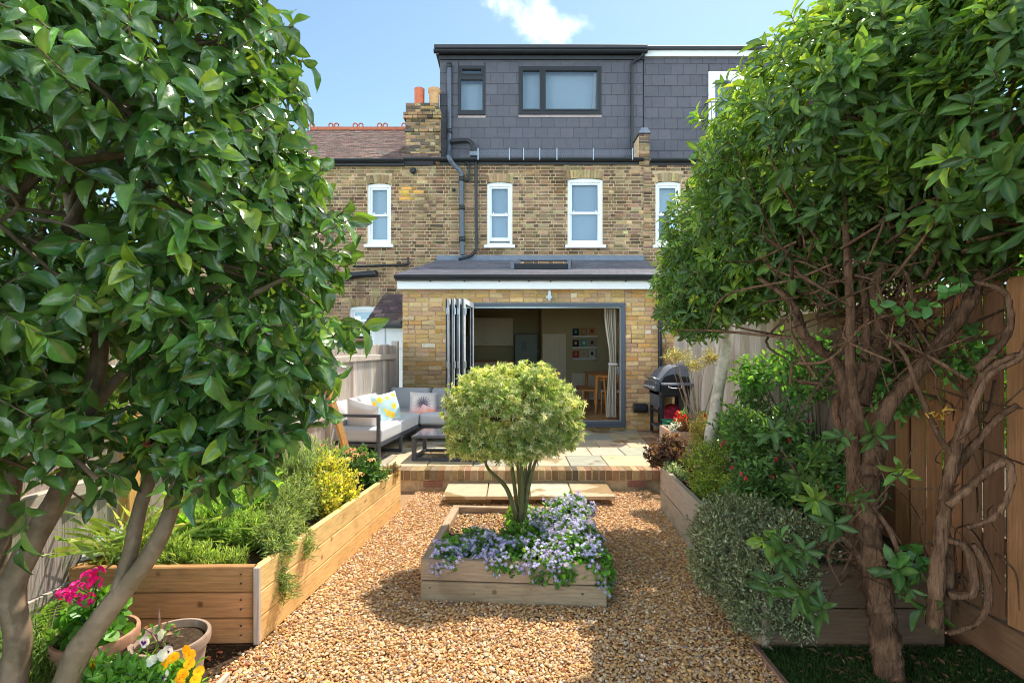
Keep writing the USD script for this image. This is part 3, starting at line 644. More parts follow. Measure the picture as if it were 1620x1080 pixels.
def deck(s0, s1, t0, t1): return np.array([p - nr * d for d in (.1, .012) for p in (roofpt(s0, t0), roofpt(s1, t0), roofpt(s1, t1), roofpt(s0, t1))]), BOXF
m = MB()
for a in ((0, HS0, 0, 1), (HS1, 1, 0, 1), (HS0, HS1, 0, HT0), (HS0, HS1, HT1, 1)): m.add(deck(*a))
obj('roof_deck', m, 'dark_fascia', house)
SLP = [((.076, .071, .086), 3), ((.07, .066, .081), 2), ((.083, .077, .092), 1)]
# dormer slates first (they show largest), then the extension's
DX0, DX1, DZ0, DZ1 = dx(696), dx(1018), mz(254) + .02, dz(94)
DWIN = [(dx(725), dx(767.5), dz(182), dz(105)), (dx(821), dx(951), dz(181), dz(106))]
def slates(x0, x1, z0, z1, y, holes, seed, exp_=.257, wid=.3, phase=0.0):
    r = np.random.default_rng(seed); out = []; row = 0; z = z0
    while z < z1 - .02:
        h = min(exp_, z1 - z); x = x0 - (wid / 2 if row % 2 else 0) - phase; n = int((x1 - x0) / wid) + 3
        for k in range(n):
            a, b_ = max(x, x0), min(x + wid, x1); x += wid
            if b_ - a < .03: continue
            pieces = [(a, b_, z, z + h)]
            for q0, q1, q2, q3 in holes:
                nx = []
                for (p0, p1, p2, p3) in pieces:
                    if p1 <= q0 or p0 >= q1 or p3 <= q2 or p2 >= q3: nx.append((p0, p1, p2, p3)); continue
                    if p0 < q0: nx.append((p0, q0, p2, p3))
                    if p1 > q1: nx.append((q1, p1, p2, p3))
                    if p2 < q2: nx.append((max(p0, q0), min(p1, q1), p2, q2))
                    if p3 > q3: nx.append((max(p0, q0), min(p1, q1), q3, p3))
                pieces = nx
            for p0, p1, p2, p3 in pieces:
                if p1 - p0 < .02 or p3 - p2 < .02: continue
                v, f = fbx(np.array([(p0 + p1) / 2, y, (p2 + p3) / 2 - .001]), U, V, W, (p1 - p0) / 2 - .0025, (p3 - p2) / 2, .012, .002)
                v = v.copy(); v[4:, 1] += (v[4:, 2] - p2) / .257 * .008 - .004 + r.normal(0, .0007)      # lower edge stands proud
                out.append(((v, f), palette(1, SLP, .03, r)[0]))
        z += exp_; row += 1
    return out
ds = slates(DX0, DX1 - .02, DZ0, DZ1, DW, DWIN, 3)
poly = sg.box(DX0, DZ0 - .1, DX1 - .01, DZ1 + .02)
for q in DWIN: poly = poly.difference(sg.box(q[0], q[2], q[1], q[3]))
dorm = obj('dormer_wall', extr(poly, DW + .001, DW + .2), 'dark_fascia', house)
obj('dormer_body', box(DX0 + .02, DX1 - .02, DW + 1.1, DW + 3.5, DZ0, DZ1 + .1), 'dark_fascia', dorm)
obj('dormer_cheek', box(DX0, DX0 + .02, DW + .2, DW + 3.5, DZ0, DZ1 + .1), 'dark_fascia', dorm)
es = []
nrow = 16; r2 = np.random.default_rng(31)
SKY = (ex(800), ex(906))
for row in range(nrow):
    t0, t1 = row / nrow, (row + 1) / nrow; n = 15; offs = .5 if row % 2 else 0
    for k in range(-1, n + 1):
        s0, s1 = max((k + offs) / n, 0), min((k + 1 + offs) / n, 1)
        if t1 > HT0 and t0 < HT1 and s1 > HS0 and s0 < HS1:
            if s0 >= HS0 and s1 <= HS1: continue
            if s0 < HS0: s1 = HS0
            else: s0 = HS1
        if s1 - s0 < .01: continue
        p = [roofpt(s0, t0), roofpt(s1, t0), roofpt(s1, t1), roofpt(s0, t1)]
        g_ = (U * .003); up = nr * .011; lo = nr * .002
        top = [p[0] + g_ + up, p[1] - g_ + up, p[2] - g_ + lo + sl * .01, p[3] + g_ + lo + sl * .01]; bot = [p[0] + g_ - nr * .004, p[1] - g_ - nr * .004, p[2] - g_ - nr * .004, p[3] + g_ - nr * .004]
        es.append(((np.array(bot + top), BOXF), palette(1, SLP, .12, r2)[0] * 1.5))
for a, t in ds: obj('slate', a, 'slate', dorm, tint=t)
rf = obj('roof_batten', box(FX0, FX1, RF['y0'] + .002, RF['y0'] + .03, RF['z0'] - .05, RF['z0'] - .015), 'dark_fascia', house)
k = max(0, 300 - len(ds))
for a, t in es[:k]: obj('slate', a, 'slate', rf, tint=t)
obj('upper_slates', joined(es[k:]), 'slate', rf, kind='stuff')
m = MB(); q0, q1 = roofpt(0, 1), roofpt(1, 1)
m.add(rbx(q0[0] + .02, q1[0] - .05, MW - .04, MW - .006, q0[2] + .005, mz(404), .004)); m.add((np.array([roofpt(.0, .955) + nr * .022, roofpt(1, .955) + nr * .022, roofpt(1, 1) + nr * .022, roofpt(0, 1) + nr * .022, roofpt(.0, .955) + nr * .014, roofpt(1, .955) + nr * .014, roofpt(1, 1) + nr * .014, roofpt(0, 1) + nr * .014]), BOXF))
obj('lead_flashing', m, 'lead', house)
# roof window
def on_roof(s, t, h): return roofpt(s, t) + nr * h
m = MB()
for a in ((.405, .418, .35, .68), (.640, .652, .35, .68), (.418, .640, .35, .38), (.418, .640, .66, .68)): m.add((np.array([on_roof(s_, t_, h) for h in (.0, .09) for s_, t_ in ((a[0], a[2]), (a[1], a[2]), (a[1], a[3]), (a[0], a[3]))]), BOXF))
sv = obj('roof_window', m, 'dark_window', house)
obj('pane', (np.array([on_roof(s_, t_, h) for h in (.07, .078) for s_, t_ in ((.417, .375), (.641, .375), (.641, .665), (.417, .665))]), BOXF), 'glass', sv)
sx0, sx1, sy0, sy1 = roofpt(HS0, HT0)[0], roofpt(HS1, HT0)[0], roofpt(0, HT0)[1], roofpt(0, HT1)[1]; sz = roofpt(0, HT0)[2] - .10
m = MB(); m.add(box(sx0 - .03, sx0, sy0, sy1, CZ + .052, sz)); m.add(box(sx1, sx1 + .03, sy0, sy1, CZ + .052, sz)); m.add(box(sx0, sx1, sy0 - .03, sy0, CZ + .052, sz)); m.add(box(sx0, sx1, sy1, sy1 + .03, CZ + .052, sz + .15))
obj('light_shaft', m, 'white_paint', house)
m = MB()
for a in ((EX0 + .25, sx0, EW + .304, BW2 + .2), (sx1, EX1 - .25, EW + .304, BW2 + .2), (sx0, sx1, EW + .304, sy0), (sx0, sx1, sy1, BW2 + .2)): m.add(box(*a, CZ, CZ + .05))
obj('room_ceiling', m, 'ceiling_paint', house)
m = MB()
for s0, s1 in ((.405, .419), (.640, .652)): m.add((np.array([on_roof(s, t, h) for h in (.0, .115) for s, t in ((s0, .345), (s1, .345), (s1 - (.009 if s0 > .5 else -.007), .69), (s0 - (.009 if s0 > .5 else -.007), .69))]), BOXF))
obj('cover_strip', m, 'lead', sv)
# dormer windows, roof edge, rainwater goods
def dwin(q, split, name, label):
    x0, x1, z0, z1 = q; fr_ = sg.box(x0, z0, x1, z1)
    for p in split: fr_ = fr_.difference(sg.box(*p))
    w = obj('window', extr(fr_, DW - .03, DW + .06), 'dark_window', house, label=label)
    for p in split:
        gl = .035
        if p[2] - p[0] < .75 * (x1 - x0) or len(split) > 1 and p[3] - p[1] < .4:
            obj('sash_frame', extr(sg.box(*p).difference(sg.box(p[0] + gl, p[1] + gl, p[2] - gl, p[3] - gl)), DW - .042, DW + .02), 'dark_window', w)
        obj('pane', box(p[0] + .004, p[2] - .004, DW + .01, DW + .016, p[1] + .004, p[3] - .004), 'glass', w)
    obj('blind', box(x0 + .02, x1 - .02, DW + .22, DW + .225, z0, z1), 'blind', w)
    obj('sill_strip', rbx(x0 - .01, x1 + .01, DW - .02, DW + .03, z0 - .075, z0 - .004), 'pink_render', w)
    obj('sill', rbx(x0 - .01, x1 + .01, DW - .055, DW - .02, z0 - .02, z0 + .012), 'dark_window', w)
    return w
q = DWIN[0]; dwin(q, [(q[0] + .06, dz(175), q[1] - .06, dz(127)), (q[0] + .06, dz(120), q[1] - .06, dz(108))], 'window', 'narrow dormer window with a small top light')
q = DWIN[1]; w = dwin(q, [(q[0] + .06, dz(176), dx(856), dz(110)), (dx(861), dz(176), q[1] - .06, dz(110))], 'window', 'wide dormer window in two panes')
obj('curtain', tube([(dx(944), DW + .16, dz(111)), (dx(943), DW + .16, dz(140)), (dx(941), DW + .16, dz(177))], [.05, .045, .07], 8), 'white_fabric', w, True)
ro = obj('dormer_roof', rbx(DX0 - .1, DX1 + .03, DW - .28, DW + 3.5, DZ1 + .115, DZ1 + .2, .01), 'dark_fascia', house)
obj('dormer_fascia', rbx(DX0 - .02, DX1 + .02, DW - .06, DW + .1, DZ1 - .03, DZ1 + .115, .004), 'dark_fascia', house)
gutter(DX0 - .12, DX1 + .05, DW - .16, DZ1 + .12, .07)
obj('downpipe', tube([(dx(1016), DW - .16, DZ1 + .05), (dx(1011), DW - .1, DZ1 - .02), (dx(1000), DW - .06, DZ1 - .12), (dx(999), DW - .06, DZ1 - .4), (dx(999), DW - .06, DZ0 + .02)], .034, 8, 4), 'black_plastic', house, True)
pp = [(dx(711.5), DW - .07, dz(107)), (dx(711.5), DW - .07, dz(160)), (dx(711.5), DW - .07, dz(210)), (dx(711.5), DW - .12, dz(246)), (mx(711.5), MW - .14, mz(252)), (mx(717), MW - .14, mz(262)), (mx(729), MW - .1, mz(274)), (mx(730.5), MW - .075, mz(285)), (mx(731), MW - .075, mz(330)), (mx(732), MW - .075, mz(404))]
sp = obj('soil_pipe', tube(pp, .052, 12, 4), 'grey_frame', house, True)
for k in (0, 2, 7, 8): obj('pipe_collar', tube([np.array(pp[k]) + [0, 0, -.05], np.array(pp[k]) + [0, 0, .05]], .062, 12, 2), 'black_plastic', sp, True)
obj('pipe_collar', tube([(mx(731.5), MW - .075, mz(383)), (mx(731.5), MW - .075, mz(376))], .066, 12, 2), 'black_plastic', sp, True)
obj('pipe_branch', tube([(dx(713), DW - .1, dz(227)), (dx(735), DW - .1, dz(225)), (dx(745), DW - .12, dz(228)), (dx(749), DW - .14, dz(236)), (dx(749), DW - .14, dz(243))], [.05, .05, .05, .055, .06], 10, 4), 'black_plastic', house, True)
obj('hopper', rb((mx(750), MW - .12, mz(247)), (.085, .06, .05), .01), 'lead', house)
obj('waste_pipe', tube([(mx(753), MW - .06, mz(256)), (mx(753.5), MW - .06, mz(300)), (mx(754), MW - .06, mz(386)), (mx(752), MW - .07, mz(398)), (mx(744), MW - .09, mz(406)), (mx(727), MW - .16, mz(412))], .034, 8, 4), 'black_plastic', house, True)
obj('waste_pipe', tube([(mx(736), MW - .06, mz(258)), (mx(741), MW - .06, mz(260)), (mx(742), MW - .06, mz(270)), (mx(742), MW - .06, mz(284)), (mx(738), MW - .06, mz(287)), (mx(733), MW - .06, mz(288))], .026, 8, 4), 'black_plastic', house, True)
gt = gutter(mx(640), hx1 - .02, MW - .1, mz(253), .062)
obj('eaves_board', box(mx(696), hx1, MW - .035, MW - .003, mz(261), mz(253)), 'dark_fascia', house)
obj('eaves_ledge', box(mx(694), hx1, MW - .03, DW + .05, mz(254) - .01, mz(254) + .03), 'lead', house)
gd = MB()
for xx in np.arange(mx(757), mx(1000), .05):
    for s in (-1, 1): v, f = tube([(xx, MW - .15, mz(250)), (xx + s * .06, MW - .15, mz(241))], .004, 3, 1); gd.add((v, f))
obj('snow_guard', gd, 'lead', gt)
for px in (757, 806, 828, 853, 880, 937, 998): obj('guard_bracket', rb((mx(px), MW - .165, mz(248)), (.011, .006, .13), .003), 'steel', gt)
vt = lathe((0, 0, 0), [(.0, 0), (.05, 0), (.06, .03), (.04, .06), (0, .06)], 14)
for px, py in ((654, 271), (718, 301)):
    v = vt[0][:, [0, 2, 1]] * np.array([1, -1, 1]) * (1.2 if px < 700 else .7) + [mx(px), MW - .005, mz(py)]; obj('wall_vent', (v, vt[1]), 'black_plastic', house)
lamp = obj('wall_lamp', tube([(ex(869), EW - .07, ez(478)), (ex(869), EW - .07, ez(460))], .028, 14, 2), 'steel', house, True, label='steel up and down wall lamp above the door')
obj('bracket', rb((ex(869), EW - .025, ez(470)), (.05, .02, .035), .008), 'steel', lamp)

# chimney and its pots
ch = thing('chimney_stack', 'brick chimney stack with red and buff pots left of the dormer', 'chimney', (mx(667), 12.2, 5.6))
def cx_(px): return (px - CX) * 12.0 / F
def cz_(py): return CAMZ + (HOR - py) * 12.0 / F
obj('mortar_core', box(cx_(643), cx_(694), 12.01, 12.6, cz_(252) - .3, cz_(166)), 'mortar_old', ch)
CHP = [((.24, .16, .09), 2), ((.3, .2, .1), 1.5), ((.13, .09, .065), 1.5), ((.36, .26, .14), 1), ((.09, .075, .06), .8)]
z = cz_(252) - .2; row = 0
while z < cz_(165):
    py = HOR - (z + .03 - CAMZ) * F / 12.0; out_ = .05 if 178 < py < 188 else .03 if 206 < py < 211 or 166 < py < 172 and False else 0
    x0, x1 = cx_(642) - out_, cx_(695) + out_; x = x0; n = 0
    while x < x1 - .03:
        wd = min(.215 if (n + row) % 2 else .1025, x1 - x)
        obj('brick', fbx(np.array([x + wd / 2, 12.03, z + .0325]), U, V, W, wd / 2, .0325, .034 + out_ + rng.normal(0, .003), .006, .0015), 'old_brick', ch, tint=palette(1, CHP, .22)[0]); x += wd + .01; n += 1
    obj('brick', fbx(np.array([x0 + .02, 12.32, z + .0325]), np.array([0, 1., 0]), V, np.array([-1., 0, 0]), .25, .0325, .022, .006), 'old_brick', ch, tint=palette(1, CHP, .2)[0])
    z += .075; row += 1
for px, nm, r0 in ((660.5, 'pot_red', .118), (684.5, 'pot_buff', .122)):
    h = cz_(133) - cz_(166); pr = [(r0 * .98, 0), (r0, h * .75)] + ([(r0 * 1.02, h * .97), (r0 * 1.04, h)] if nm == 'pot_red' else [(r0 * 1.02, h * .78), (r0 * 1.2, h * .84), (r0 * 1.22, h * .97), (r0 * 1.12, h)]) + [(r0 * .85, h), (r0 * .8, h * .5)]
    obj('chimney_pot', lathe((cx_(px), 12.25, cz_(166)), pr, 20), nm, ch, True, label='red clay pot' if nm == 'pot_red' else 'buff clay pot with a thick rim')
obj('cap', rbx(cx_(643), cx_(694), 12.0, 12.62, cz_(166) - .01, cz_(164), .01), 'mortar_old', ch)

# left neighbour
lh = thing('neighbour_house', 'neighbouring brick house on the left with brown tiled roof', 'house', (-4, 11.7, 0))
lw = [(mx(581), mx(618.5), mz(387), mz(290)), (mx(553), mx(601), mz(527), mz(484))]
hl = [(lw[0][0], lw[0][1], lw[0][2] - .07, lw[0][3]), (lw[0][0] - .02, lw[0][1] + .02, lw[0][3] - .06, lw[0][3] + ARCH_H), (lw[1][0], lw[1][1], lw[1][2] - .07, lw[1][3]), (lw[1][0] - .02, lw[1][1] + .02, lw[1][3] - .06, lw[1][3] + ARCH_H)]
poly = sg.box(-7.5, -.1, hx0, mz(262))
for q in lw: poly = poly.difference(sg.box(q[0], q[2], q[1], q[3]))
lr = obj('rear_wall', extr(poly, MW + .004, MW + .3), 'mortar_old', lh)
def pal_left(x, z, r):
    if mx(631) < x < mx(664) and mz(317) < z < mz(296): return [((.5, .27, .06), 2), ((.46, .22, .06), 1), ((.45, .33, .16), 1)]
    if z > mz(290): return [((.34, .23, .12), 2), ((.26, .175, .1), 2), ((.38, .28, .15), 1)]
    return OLD
lbk = lay(-7.45, hx0 - .004, 0.3, mz(265), MW + .004, hl, pal=pal_left, seed=14)
vis = [i for i, (a, t) in enumerate(lbk) if a[0][:, 0].mean() > mx(562)]
vis = sorted(vis, key=lambda i: -np.ptp(lbk[i][0][0][:, 0]))[:300]; vs = set(vis)
for i in vis: obj('brick', lbk[i][0], 'old_brick', lr, tint=lbk[i][1])
b = joined([x for i, x in enumerate(lbk) if i not in vs])
for q in lw: arch(b, q[0], q[1], q[3] - .03, .035, ARCH_H - .01, MW + .004, ARP, rA)
obj('brickwork', b, 'old_brick', lr, kind='stuff')
sash(lh, *lw[0], MW, blind='blind_pale'); sash(lh, *lw[1], MW, blind='room_dark', half=True)
re_, rz_ = (MW - .12, mz(256)), (14.6, CAMZ + (HOR - 207) * 14.6 / F)
sl2 = norm(np.array([0, rz_[0] - re_[0], rz_[1] - re_[1]])); n2 = np.cross(U, sl2); LR = np.hypot(rz_[0] - re_[0], rz_[1] - re_[1])
o0 = np.array([0, re_[0], re_[1]])
obj('roof_deck', (np.array([[-7.5, 0, 0], [hx0 - .05, 0, 0], [hx0 - .05, 0, 0] + sl2 * LR, [-7.5, 0, 0] + sl2 * LR] + [[-7.5, 0, 0] - n2 * .12, [hx0 - .05, 0, 0] - n2 * .12, [hx0 - .05, 0, 0] - n2 * .12 + sl2 * LR, [-7.5, 0, 0] - n2 * .12 + sl2 * LR]) + o0, BOXF[:, ::-1] if False else BOXF), 'dark_fascia', lh)
m = MB(); s = 0.0; row = 0; r3 = np.random.default_rng(77)
TP = [((.15, .085, .07), 3), ((.115, .07, .06), 2), ((.19, .12, .1), 1), ((.13, .1, .085), 1)]
while s < LR - .02:
    x = -5.6 - (.085 if row % 2 else 0)
    while x < hx0 - .06:
        c = o0 + np.array([x + .085, 0, 0]) + sl2 * (s + .07) + n2 * r3.normal(.002, .002); x += .172
        v, f = fbx(c, U, sl2, n2, .083, .072, .016, .003); v = v.copy(); v[4:] -= n2 * ((v[4:] - c) @ sl2)[:, None] * .08; m.add((v, f), palette(1, TP, .16, r3)[0])
    s += .105; row += 1
obj('roof_tiles', m, 'roof_tile', lh, kind='stuff')
rd = obj('ridge', box(-5.6, hx0 - .1, rz_[0] - .06, rz_[0] + .06, rz_[1], rz_[1] + .09), 'ridge_tile', lh)
for px in np.arange(400, 645, 38.5):
    for o in (-9, 0, 9)[1:]:
        xx = (px + o - CX + 8) * rz_[0] / F
        if xx < hx0 - .1:
            g = np.arange(12) * 2 * np.pi / 12; pts = np.column_stack([np.cos(g) * .06, 0 * g, np.sin(g) * .06]); obj('ridge_crest', tube(np.vstack([pts, pts[:2]]) + [xx, rz_[0], rz_[1] + .15], .02, 5, 1), 'ridge_tile', rd, True)
gutter(-7.5, mx(640), MW - .16, mz(256), .062, parent=lh)
obj('eaves_board', rbx(-7.5, mx(640.5), MW - .1, MW - .003, mz(264), mz(257), .004), 'dark_fascia', lh)
obj('waste_pipe', tube([(mx(520), MW - .06, mz(441)), (mx(560), MW - .07, mz(436)), (mx(590), MW - .07, mz(434)), (mx(597), MW - .1, mz(433))], .07, 10, 4), 'black_plastic', lh, True)
obj('waste_pipe', tube([(mx(560), MW - .05, mz(422)), (mx(585), MW - .05, mz(421)), (mx(640), MW - .05, mz(419)), (mx(646), MW - .05, mz(416)), (mx(646), MW - .05, mz(408))], .025, 8, 4), 'black_plastic', lh, True)
# lean-to behind the left fence
lt = thing('lean_to', 'small white lean-to with tiled roof behind the left fence', 'shed', (-2.2, 9.6, 0))
e0, e1 = at(576, 513, 9.2), at(640, 513, 9.2); t0, t1 = at(608, 466, 10.4), at(640, 466, 10.4); e1[0] = EX0 - .06; t1[0] = EX0 - .06
obj('wall', box(e0[0] + .1, EX0 - .06, 9.32, 10.4, 0, e0[2] - .02), 'white_paint', lt)
obj('wall_panel', rbx(e0[0] + .14, e0[0] + .34, 9.30, 9.318, e0[2] - .42, e0[2] - .06), 'white_paint', lt); obj('wall_panel', rbx(e0[0] + .38, EX0 - .1, 9.30, 9.318, e0[2] - .42, e0[2] - .06), 'white_paint', lt)
s3 = norm(t1 - e1); n3 = norm(np.cross(norm(e1 - e0), s3)); Ls = np.linalg.norm(t1 - e1)
obj('roof_deck', (np.array([e0, e1, t1, t0, e0 - [0, 0, .06], e1 - [0, 0, .06], t1 - [0, 0, .06], t0 - [0, 0, .06]]), BOXF[:, ::-1]), 'dark_fascia', lt)
for k in range(9):
    a0, a1 = k / 9, (k + 1) / 9
    for j in range(4):
        u0, u1 = j / 4 + (.125 if k % 2 else 0) - .125, (j + 1) / 4 + (.125 if k % 2 else 0) - .125; u0, u1 = max(u0, 0), min(u1, 1)
        if u1 - u0 < .03: continue
        P_ = lambda u, a: (e0 * (1 - u) + e1 * u) * (1 - a) + (t0 * (1 - u) + t1 * u) * a
        q = [P_(u0 + .004, a0) + n3 * .002, P_(u1 - .004, a0) + n3 * .002, P_(u1 - .004, a1) + n3 * .002, P_(u0 + .004, a1) + n3 * .002]; tp = [q[0] + n3 * .022, q[1] + n3 * .022, q[2] + n3 * .008, q[3] + n3 * .008]
        obj('tile', (np.array(q + tp), BOXF), 'roof_tile', lt, tint=palette(1, [((.13, .085, .085), 2), ((.1, .07, .07), 1), ((.17, .12, .11), 1)], .15)[0])
obj('gutter', rbx(e0[0] - .03, EX0 - .06, 9.14, 9.19, e0[2] - .05, e0[2] + .0), 'black_plastic', lt)

# right neighbour
rh = thing('neighbour_house', 'neighbouring house on the right with slate dormer and white balcony door', 'house', (5, 11.7, 0))
rw = (mx(1037), mx(1077), mz(388), mz(287))
poly = sg.box(hx1 + .001, -.1, 9.5, mz(258)).difference(sg.box(rw[0], rw[2], rw[1], rw[3]))
rr = obj('rear_wall', extr(poly, MW + .004, MW + .3), 'mortar_old', rh)
rbk = lay(hx1 + .004, 9.45, 0.2, mz(261), MW + .004, [(rw[0], rw[1], rw[2] - .07, rw[3]), (rw[0] - .02, rw[1] + .02, rw[3] - .06, rw[3] + ARCH_H)], pal=OLD, seed=24)
vis = [i for i, (a, t) in enumerate(rbk) if a[0][:, 0].mean() < mx(1090)][:300]; vs = set(vis)
for i in vis: obj('brick', rbk[i][0], 'old_brick', rr, tint=rbk[i][1])
b = joined([x for i, x in enumerate(rbk) if i not in vs]); arch(b, rw[0], rw[1], rw[3] - .03, .035, ARCH_H - .01, MW + .004, ARP, rA)
obj('brickwork', b, 'old_brick', rr, kind='stuff')
sash(rh, *rw, MW, blind='blind_pale', half=True)
gutter(mx(1027), 9.5, MW - .1, mz(254), .062, parent=rh)
obj('eaves_board', box(hx1 + .004, 9.5, MW - .035, MW - .003, mz(262), mz(254)), 'dark_fascia', rh)
obj('eaves_ledge', box(hx1 + .004, 9.5, MW - .03, DW + .05, mz(254) - .01, mz(254) + .03), 'lead', rh)
RD = (dx(1120.5), dx(1204), dz(235), dz(114))
rs = slates(DX1 + .01, 9.4, DZ0 - .04, dz(92), DW + .006, [RD], 41, phase=.11)
dn = obj('dormer_wall', extr(sg.box(DX1, DZ0 - .1, 9.4, dz(92)).difference(sg.box(RD[0], RD[2], RD[1], RD[3])), DW + .007, DW + .2), 'dark_fascia', rh)
for a, t in rs[:300]: obj('slate', a, 'slate', dn, tint=t * .95)
obj('dormer_body', box(DX1 + .02, 9.4, DW + 1.1, DW + 3.5, DZ0, dz(92)), 'dark_fascia', dn)
obj('dormer_fascia', rbx(DX1 + .012, 9.5, DW - .07, DW + .1, dz(91.5), dz(82.5), .004), 'white_paint', rh)
obj('dormer_roof', rbx(DX1 + .04, 9.5, DW - .16, DW + 3.5, dz(82.5) + .002, dz(78), .01), 'dark_fascia', rh)
fr_ = sg.box(RD[0], RD[2], RD[1], RD[3]); pn = [(RD[0] + .15, RD[2] + .15, RD[0] + .52, RD[3] - .2), (RD[0] + .74, RD[2] + .15, RD[1] - .15, RD[3] - .2)]
for p in pn: fr_ = fr_.difference(sg.box(*p))
bd = obj('balcony_door', extr(fr_, DW - .03, DW + .06), 'white_paint', rh)
for p in pn: obj('pane', box(p[0] + .003, p[2] - .003, DW + .01, DW + .016, p[1], p[3]), 'glass', bd)
obj('blind', box(RD[0], RD[1], DW + .3, DW + .305, RD[2], RD[3]), 'blind', bd)
m = MB(); m.add(tube([(RD[0] - .05, DW - .02, dz(171)), (RD[0] - .05, DW - .2, dz(168)), (RD[1], DW - .2, dz(168))], .014, 6, 2))
for xx in np.arange(RD[0], RD[1], .12): m.add(tube([(xx, DW - .2, dz(168)), (xx, DW - .2, dz(232))], .008, 5, 1))
obj('balcony_rail', m, 'black_plastic', bd, True)
# parapet pier between the two houses
pr = thing('parapet_pier', 'short brick pier with a lead cap between the two dormers', 'pier', (mx(1018), MW - .05, mz(262)))
obj('mortar_core', box(mx(1011), mx(1026), MW - .06, MW + .5, mz(262), mz(214)), 'mortar_old', pr)
z = mz(261); row = 0
while z < mz(215):
    for a, c in (((mx(1010), mx(1026.5)),) if row % 2 else ((mx(1010), mx(1018)), (mx(1018.6), mx(1026.5)))):
        obj('brick', fbx(np.array([(a + c) / 2, MW - .05, z + .0325]), U, V, W, (c - a) / 2, .0325, .024 + rng.normal(0, .004), .007, .002), 'old_brick', pr, tint=palette(1, CHP, .2)[0])
    z += .075; row += 1
obj('lead_cap', (np.array([[mx(1008.5), MW - .1, mz(213)], [mx(1028), MW - .1, mz(213)], [mx(1028), MW + .5, mz(213)], [mx(1008.5), MW + .5, mz(213)], [mx(1014), MW - .07, mz(204)], [mx(1023), MW - .07, mz(204)], [mx(1023), MW + .5, mz(204)], [mx(1014), MW + .5, mz(204)]]), BOXF), 'lead', pr)

#@@PART2
# ================================================================== FENCES
WOODG = [((.42, .36, .30), 3), ((.36, .30, .25), 2), ((.48, .42, .35), 1.5), ((.33, .27, .21), 1)]
WOODB = [((.25, .105, .040), 3), ((.21, .086, .034), 2), ((.28, .122, .05), 1.5), ((.17, .074, .034), 1)]
def fence(name, label, P0, P1, z0, z1, side, pal, rails, posts, wd=.112, gaps=(), gz=None, postc=(.3, .22, .15), ztop=None):
    "feather-edge boards from P0 to P1 facing side (+1: to +x)"
    P0, P1 = np.array(P0, float), np.array(P1, float); Ln = np.linalg.norm(P1 - P0); d = (P1 - P0) / Ln; nrm = np.array([d[1], -d[0]]) * side
    f = thing(name, label, 'fence', (*((P0 + P1) / 2), 0)); d3, n3_ = np.array([*d, 0]), np.array([*nrm, 0])
    if n3_[0] * side < 0: n3_ = -n3_
    s = 0.0; r = np.random.default_rng(len(name) + int(side) + 40); k = 0
    while s < Ln:
        w = wd * r.uniform(.94, 1.04)
        c = np.array([*(P0 + d * (s + w / 2)), 0]); zt = (z1 if ztop is None else ztop(s / Ln)) + r.normal(0, .006); za = (z0 if gz is None else gz(s / Ln))
        lean = r.normal(0, .003); hw = w / 2 + .002
        if any(abs(s - g_) < wd * .5 for g_ in gaps): hw *= .80
        if side < 0: hw = .047; c = c - n3_ * (.05 if k % 2 else 0)
        v, ff = fbx(c + [0, 0, (za + zt) / 2], d3, V, n3_, hw, (zt - za) / 2, .016, .003)
        v = v.copy(); v[4:] += n3_ * (((v[4:] - c) @ d3) / hw * .009)[:, None]; v += d3 * ((v[:, 2:3] - za) * lean) + n3_ * r.normal(0, .001)
        obj('board', (v, ff), 'wood_z', f, tint=palette(1, pal(c) if callable(pal) else pal, .13 if side > 0 else .07, r)[0]); s += w * .965 if side > 0 else .0665; k += 1
    for (ra, rb_, off) in rails:
        m = [np.array([*P0, 0]) + n3_ * off, np.array([*P1, 0]) + n3_ * off]
        A = np.array([d3, n3_, [0, 0, 1.]]); c = (m[0] + m[1]) / 2 + [0, 0, (ra + rb_) / 2]
        obj('rail', rb(c, (Ln / 2, .022, (rb_ - ra) / 2), .008, A), 'wood_y', f, tint=np.array(postc) * 1.25)
    for t in posts:
        c = np.array([*(P0 + d * Ln * t), 0]) + n3_ * (.03 if rails and rails[0][2] > 0 else -.06)
        obj('post', rb(c + [0, 0, (z1 + z0) / 2 - .05], (.05, .05, (z1 - z0) / 2 + .08), .006, np.array([d3, n3_, [0, 0, 1.]])), 'wood_z', f, tint=postc)
    zg = (z0 if gz is None else gz(.1))
    obj('gravel_board', rb(np.array([*((P0 + P1) / 2), (z0 - .09) / 2]) + n3_ * .012, (Ln / 2, .018, (z0 + .08) / 2), .004, np.array([d3, n3_, [0, 0, 1.]])), 'wood_y', f, tint=np.array(postc) * 1.1)
    return f
LF0, LF1 = (-2.62, 1.2), (-1.92, 8.6)
fence('board_fence', 'weathered grey board fence on the left behind the sofa and camellia', LF0, LF1, .32, 1.68, 1, WOODG, [(1.42, 1.50, .035), (.78, .86, .035)], (.12, .38, .66, .99), .108, postc=(.40, .34, .28), ztop=lambda t: 1.70 - .06 * t + .10 * max(0, .72 - t))
RF0, RF1 = (2.46, 1.2), (2.69, 8.55)
def pal_right(c):
    k = np.clip((c[1] - 3.6) / 1.6, 0, 1); a, b = [x[0] for x in WOODB], [x[0] for x in WOODG]
    return [(tuple(np.array(p) * (1 - k) + np.array(q) * k), 1) for p, q in zip(a, b)]
fence('board_fence', 'close-boarded fence on the right, brown near the big shrub and grey by the barbecue', RF0, RF1, .22, 1.88, -1, pal_right, [(1.5, 1.58, -.03), (.55, .63, -.03)], (.05, .3, .55, .8, .99), .108, gaps=(1.32, 1.55, 2.1, 2.32, 2.75, 3.1), postc=(.15, .075, .036), ztop=lambda t: 2.0 - .22 * t)
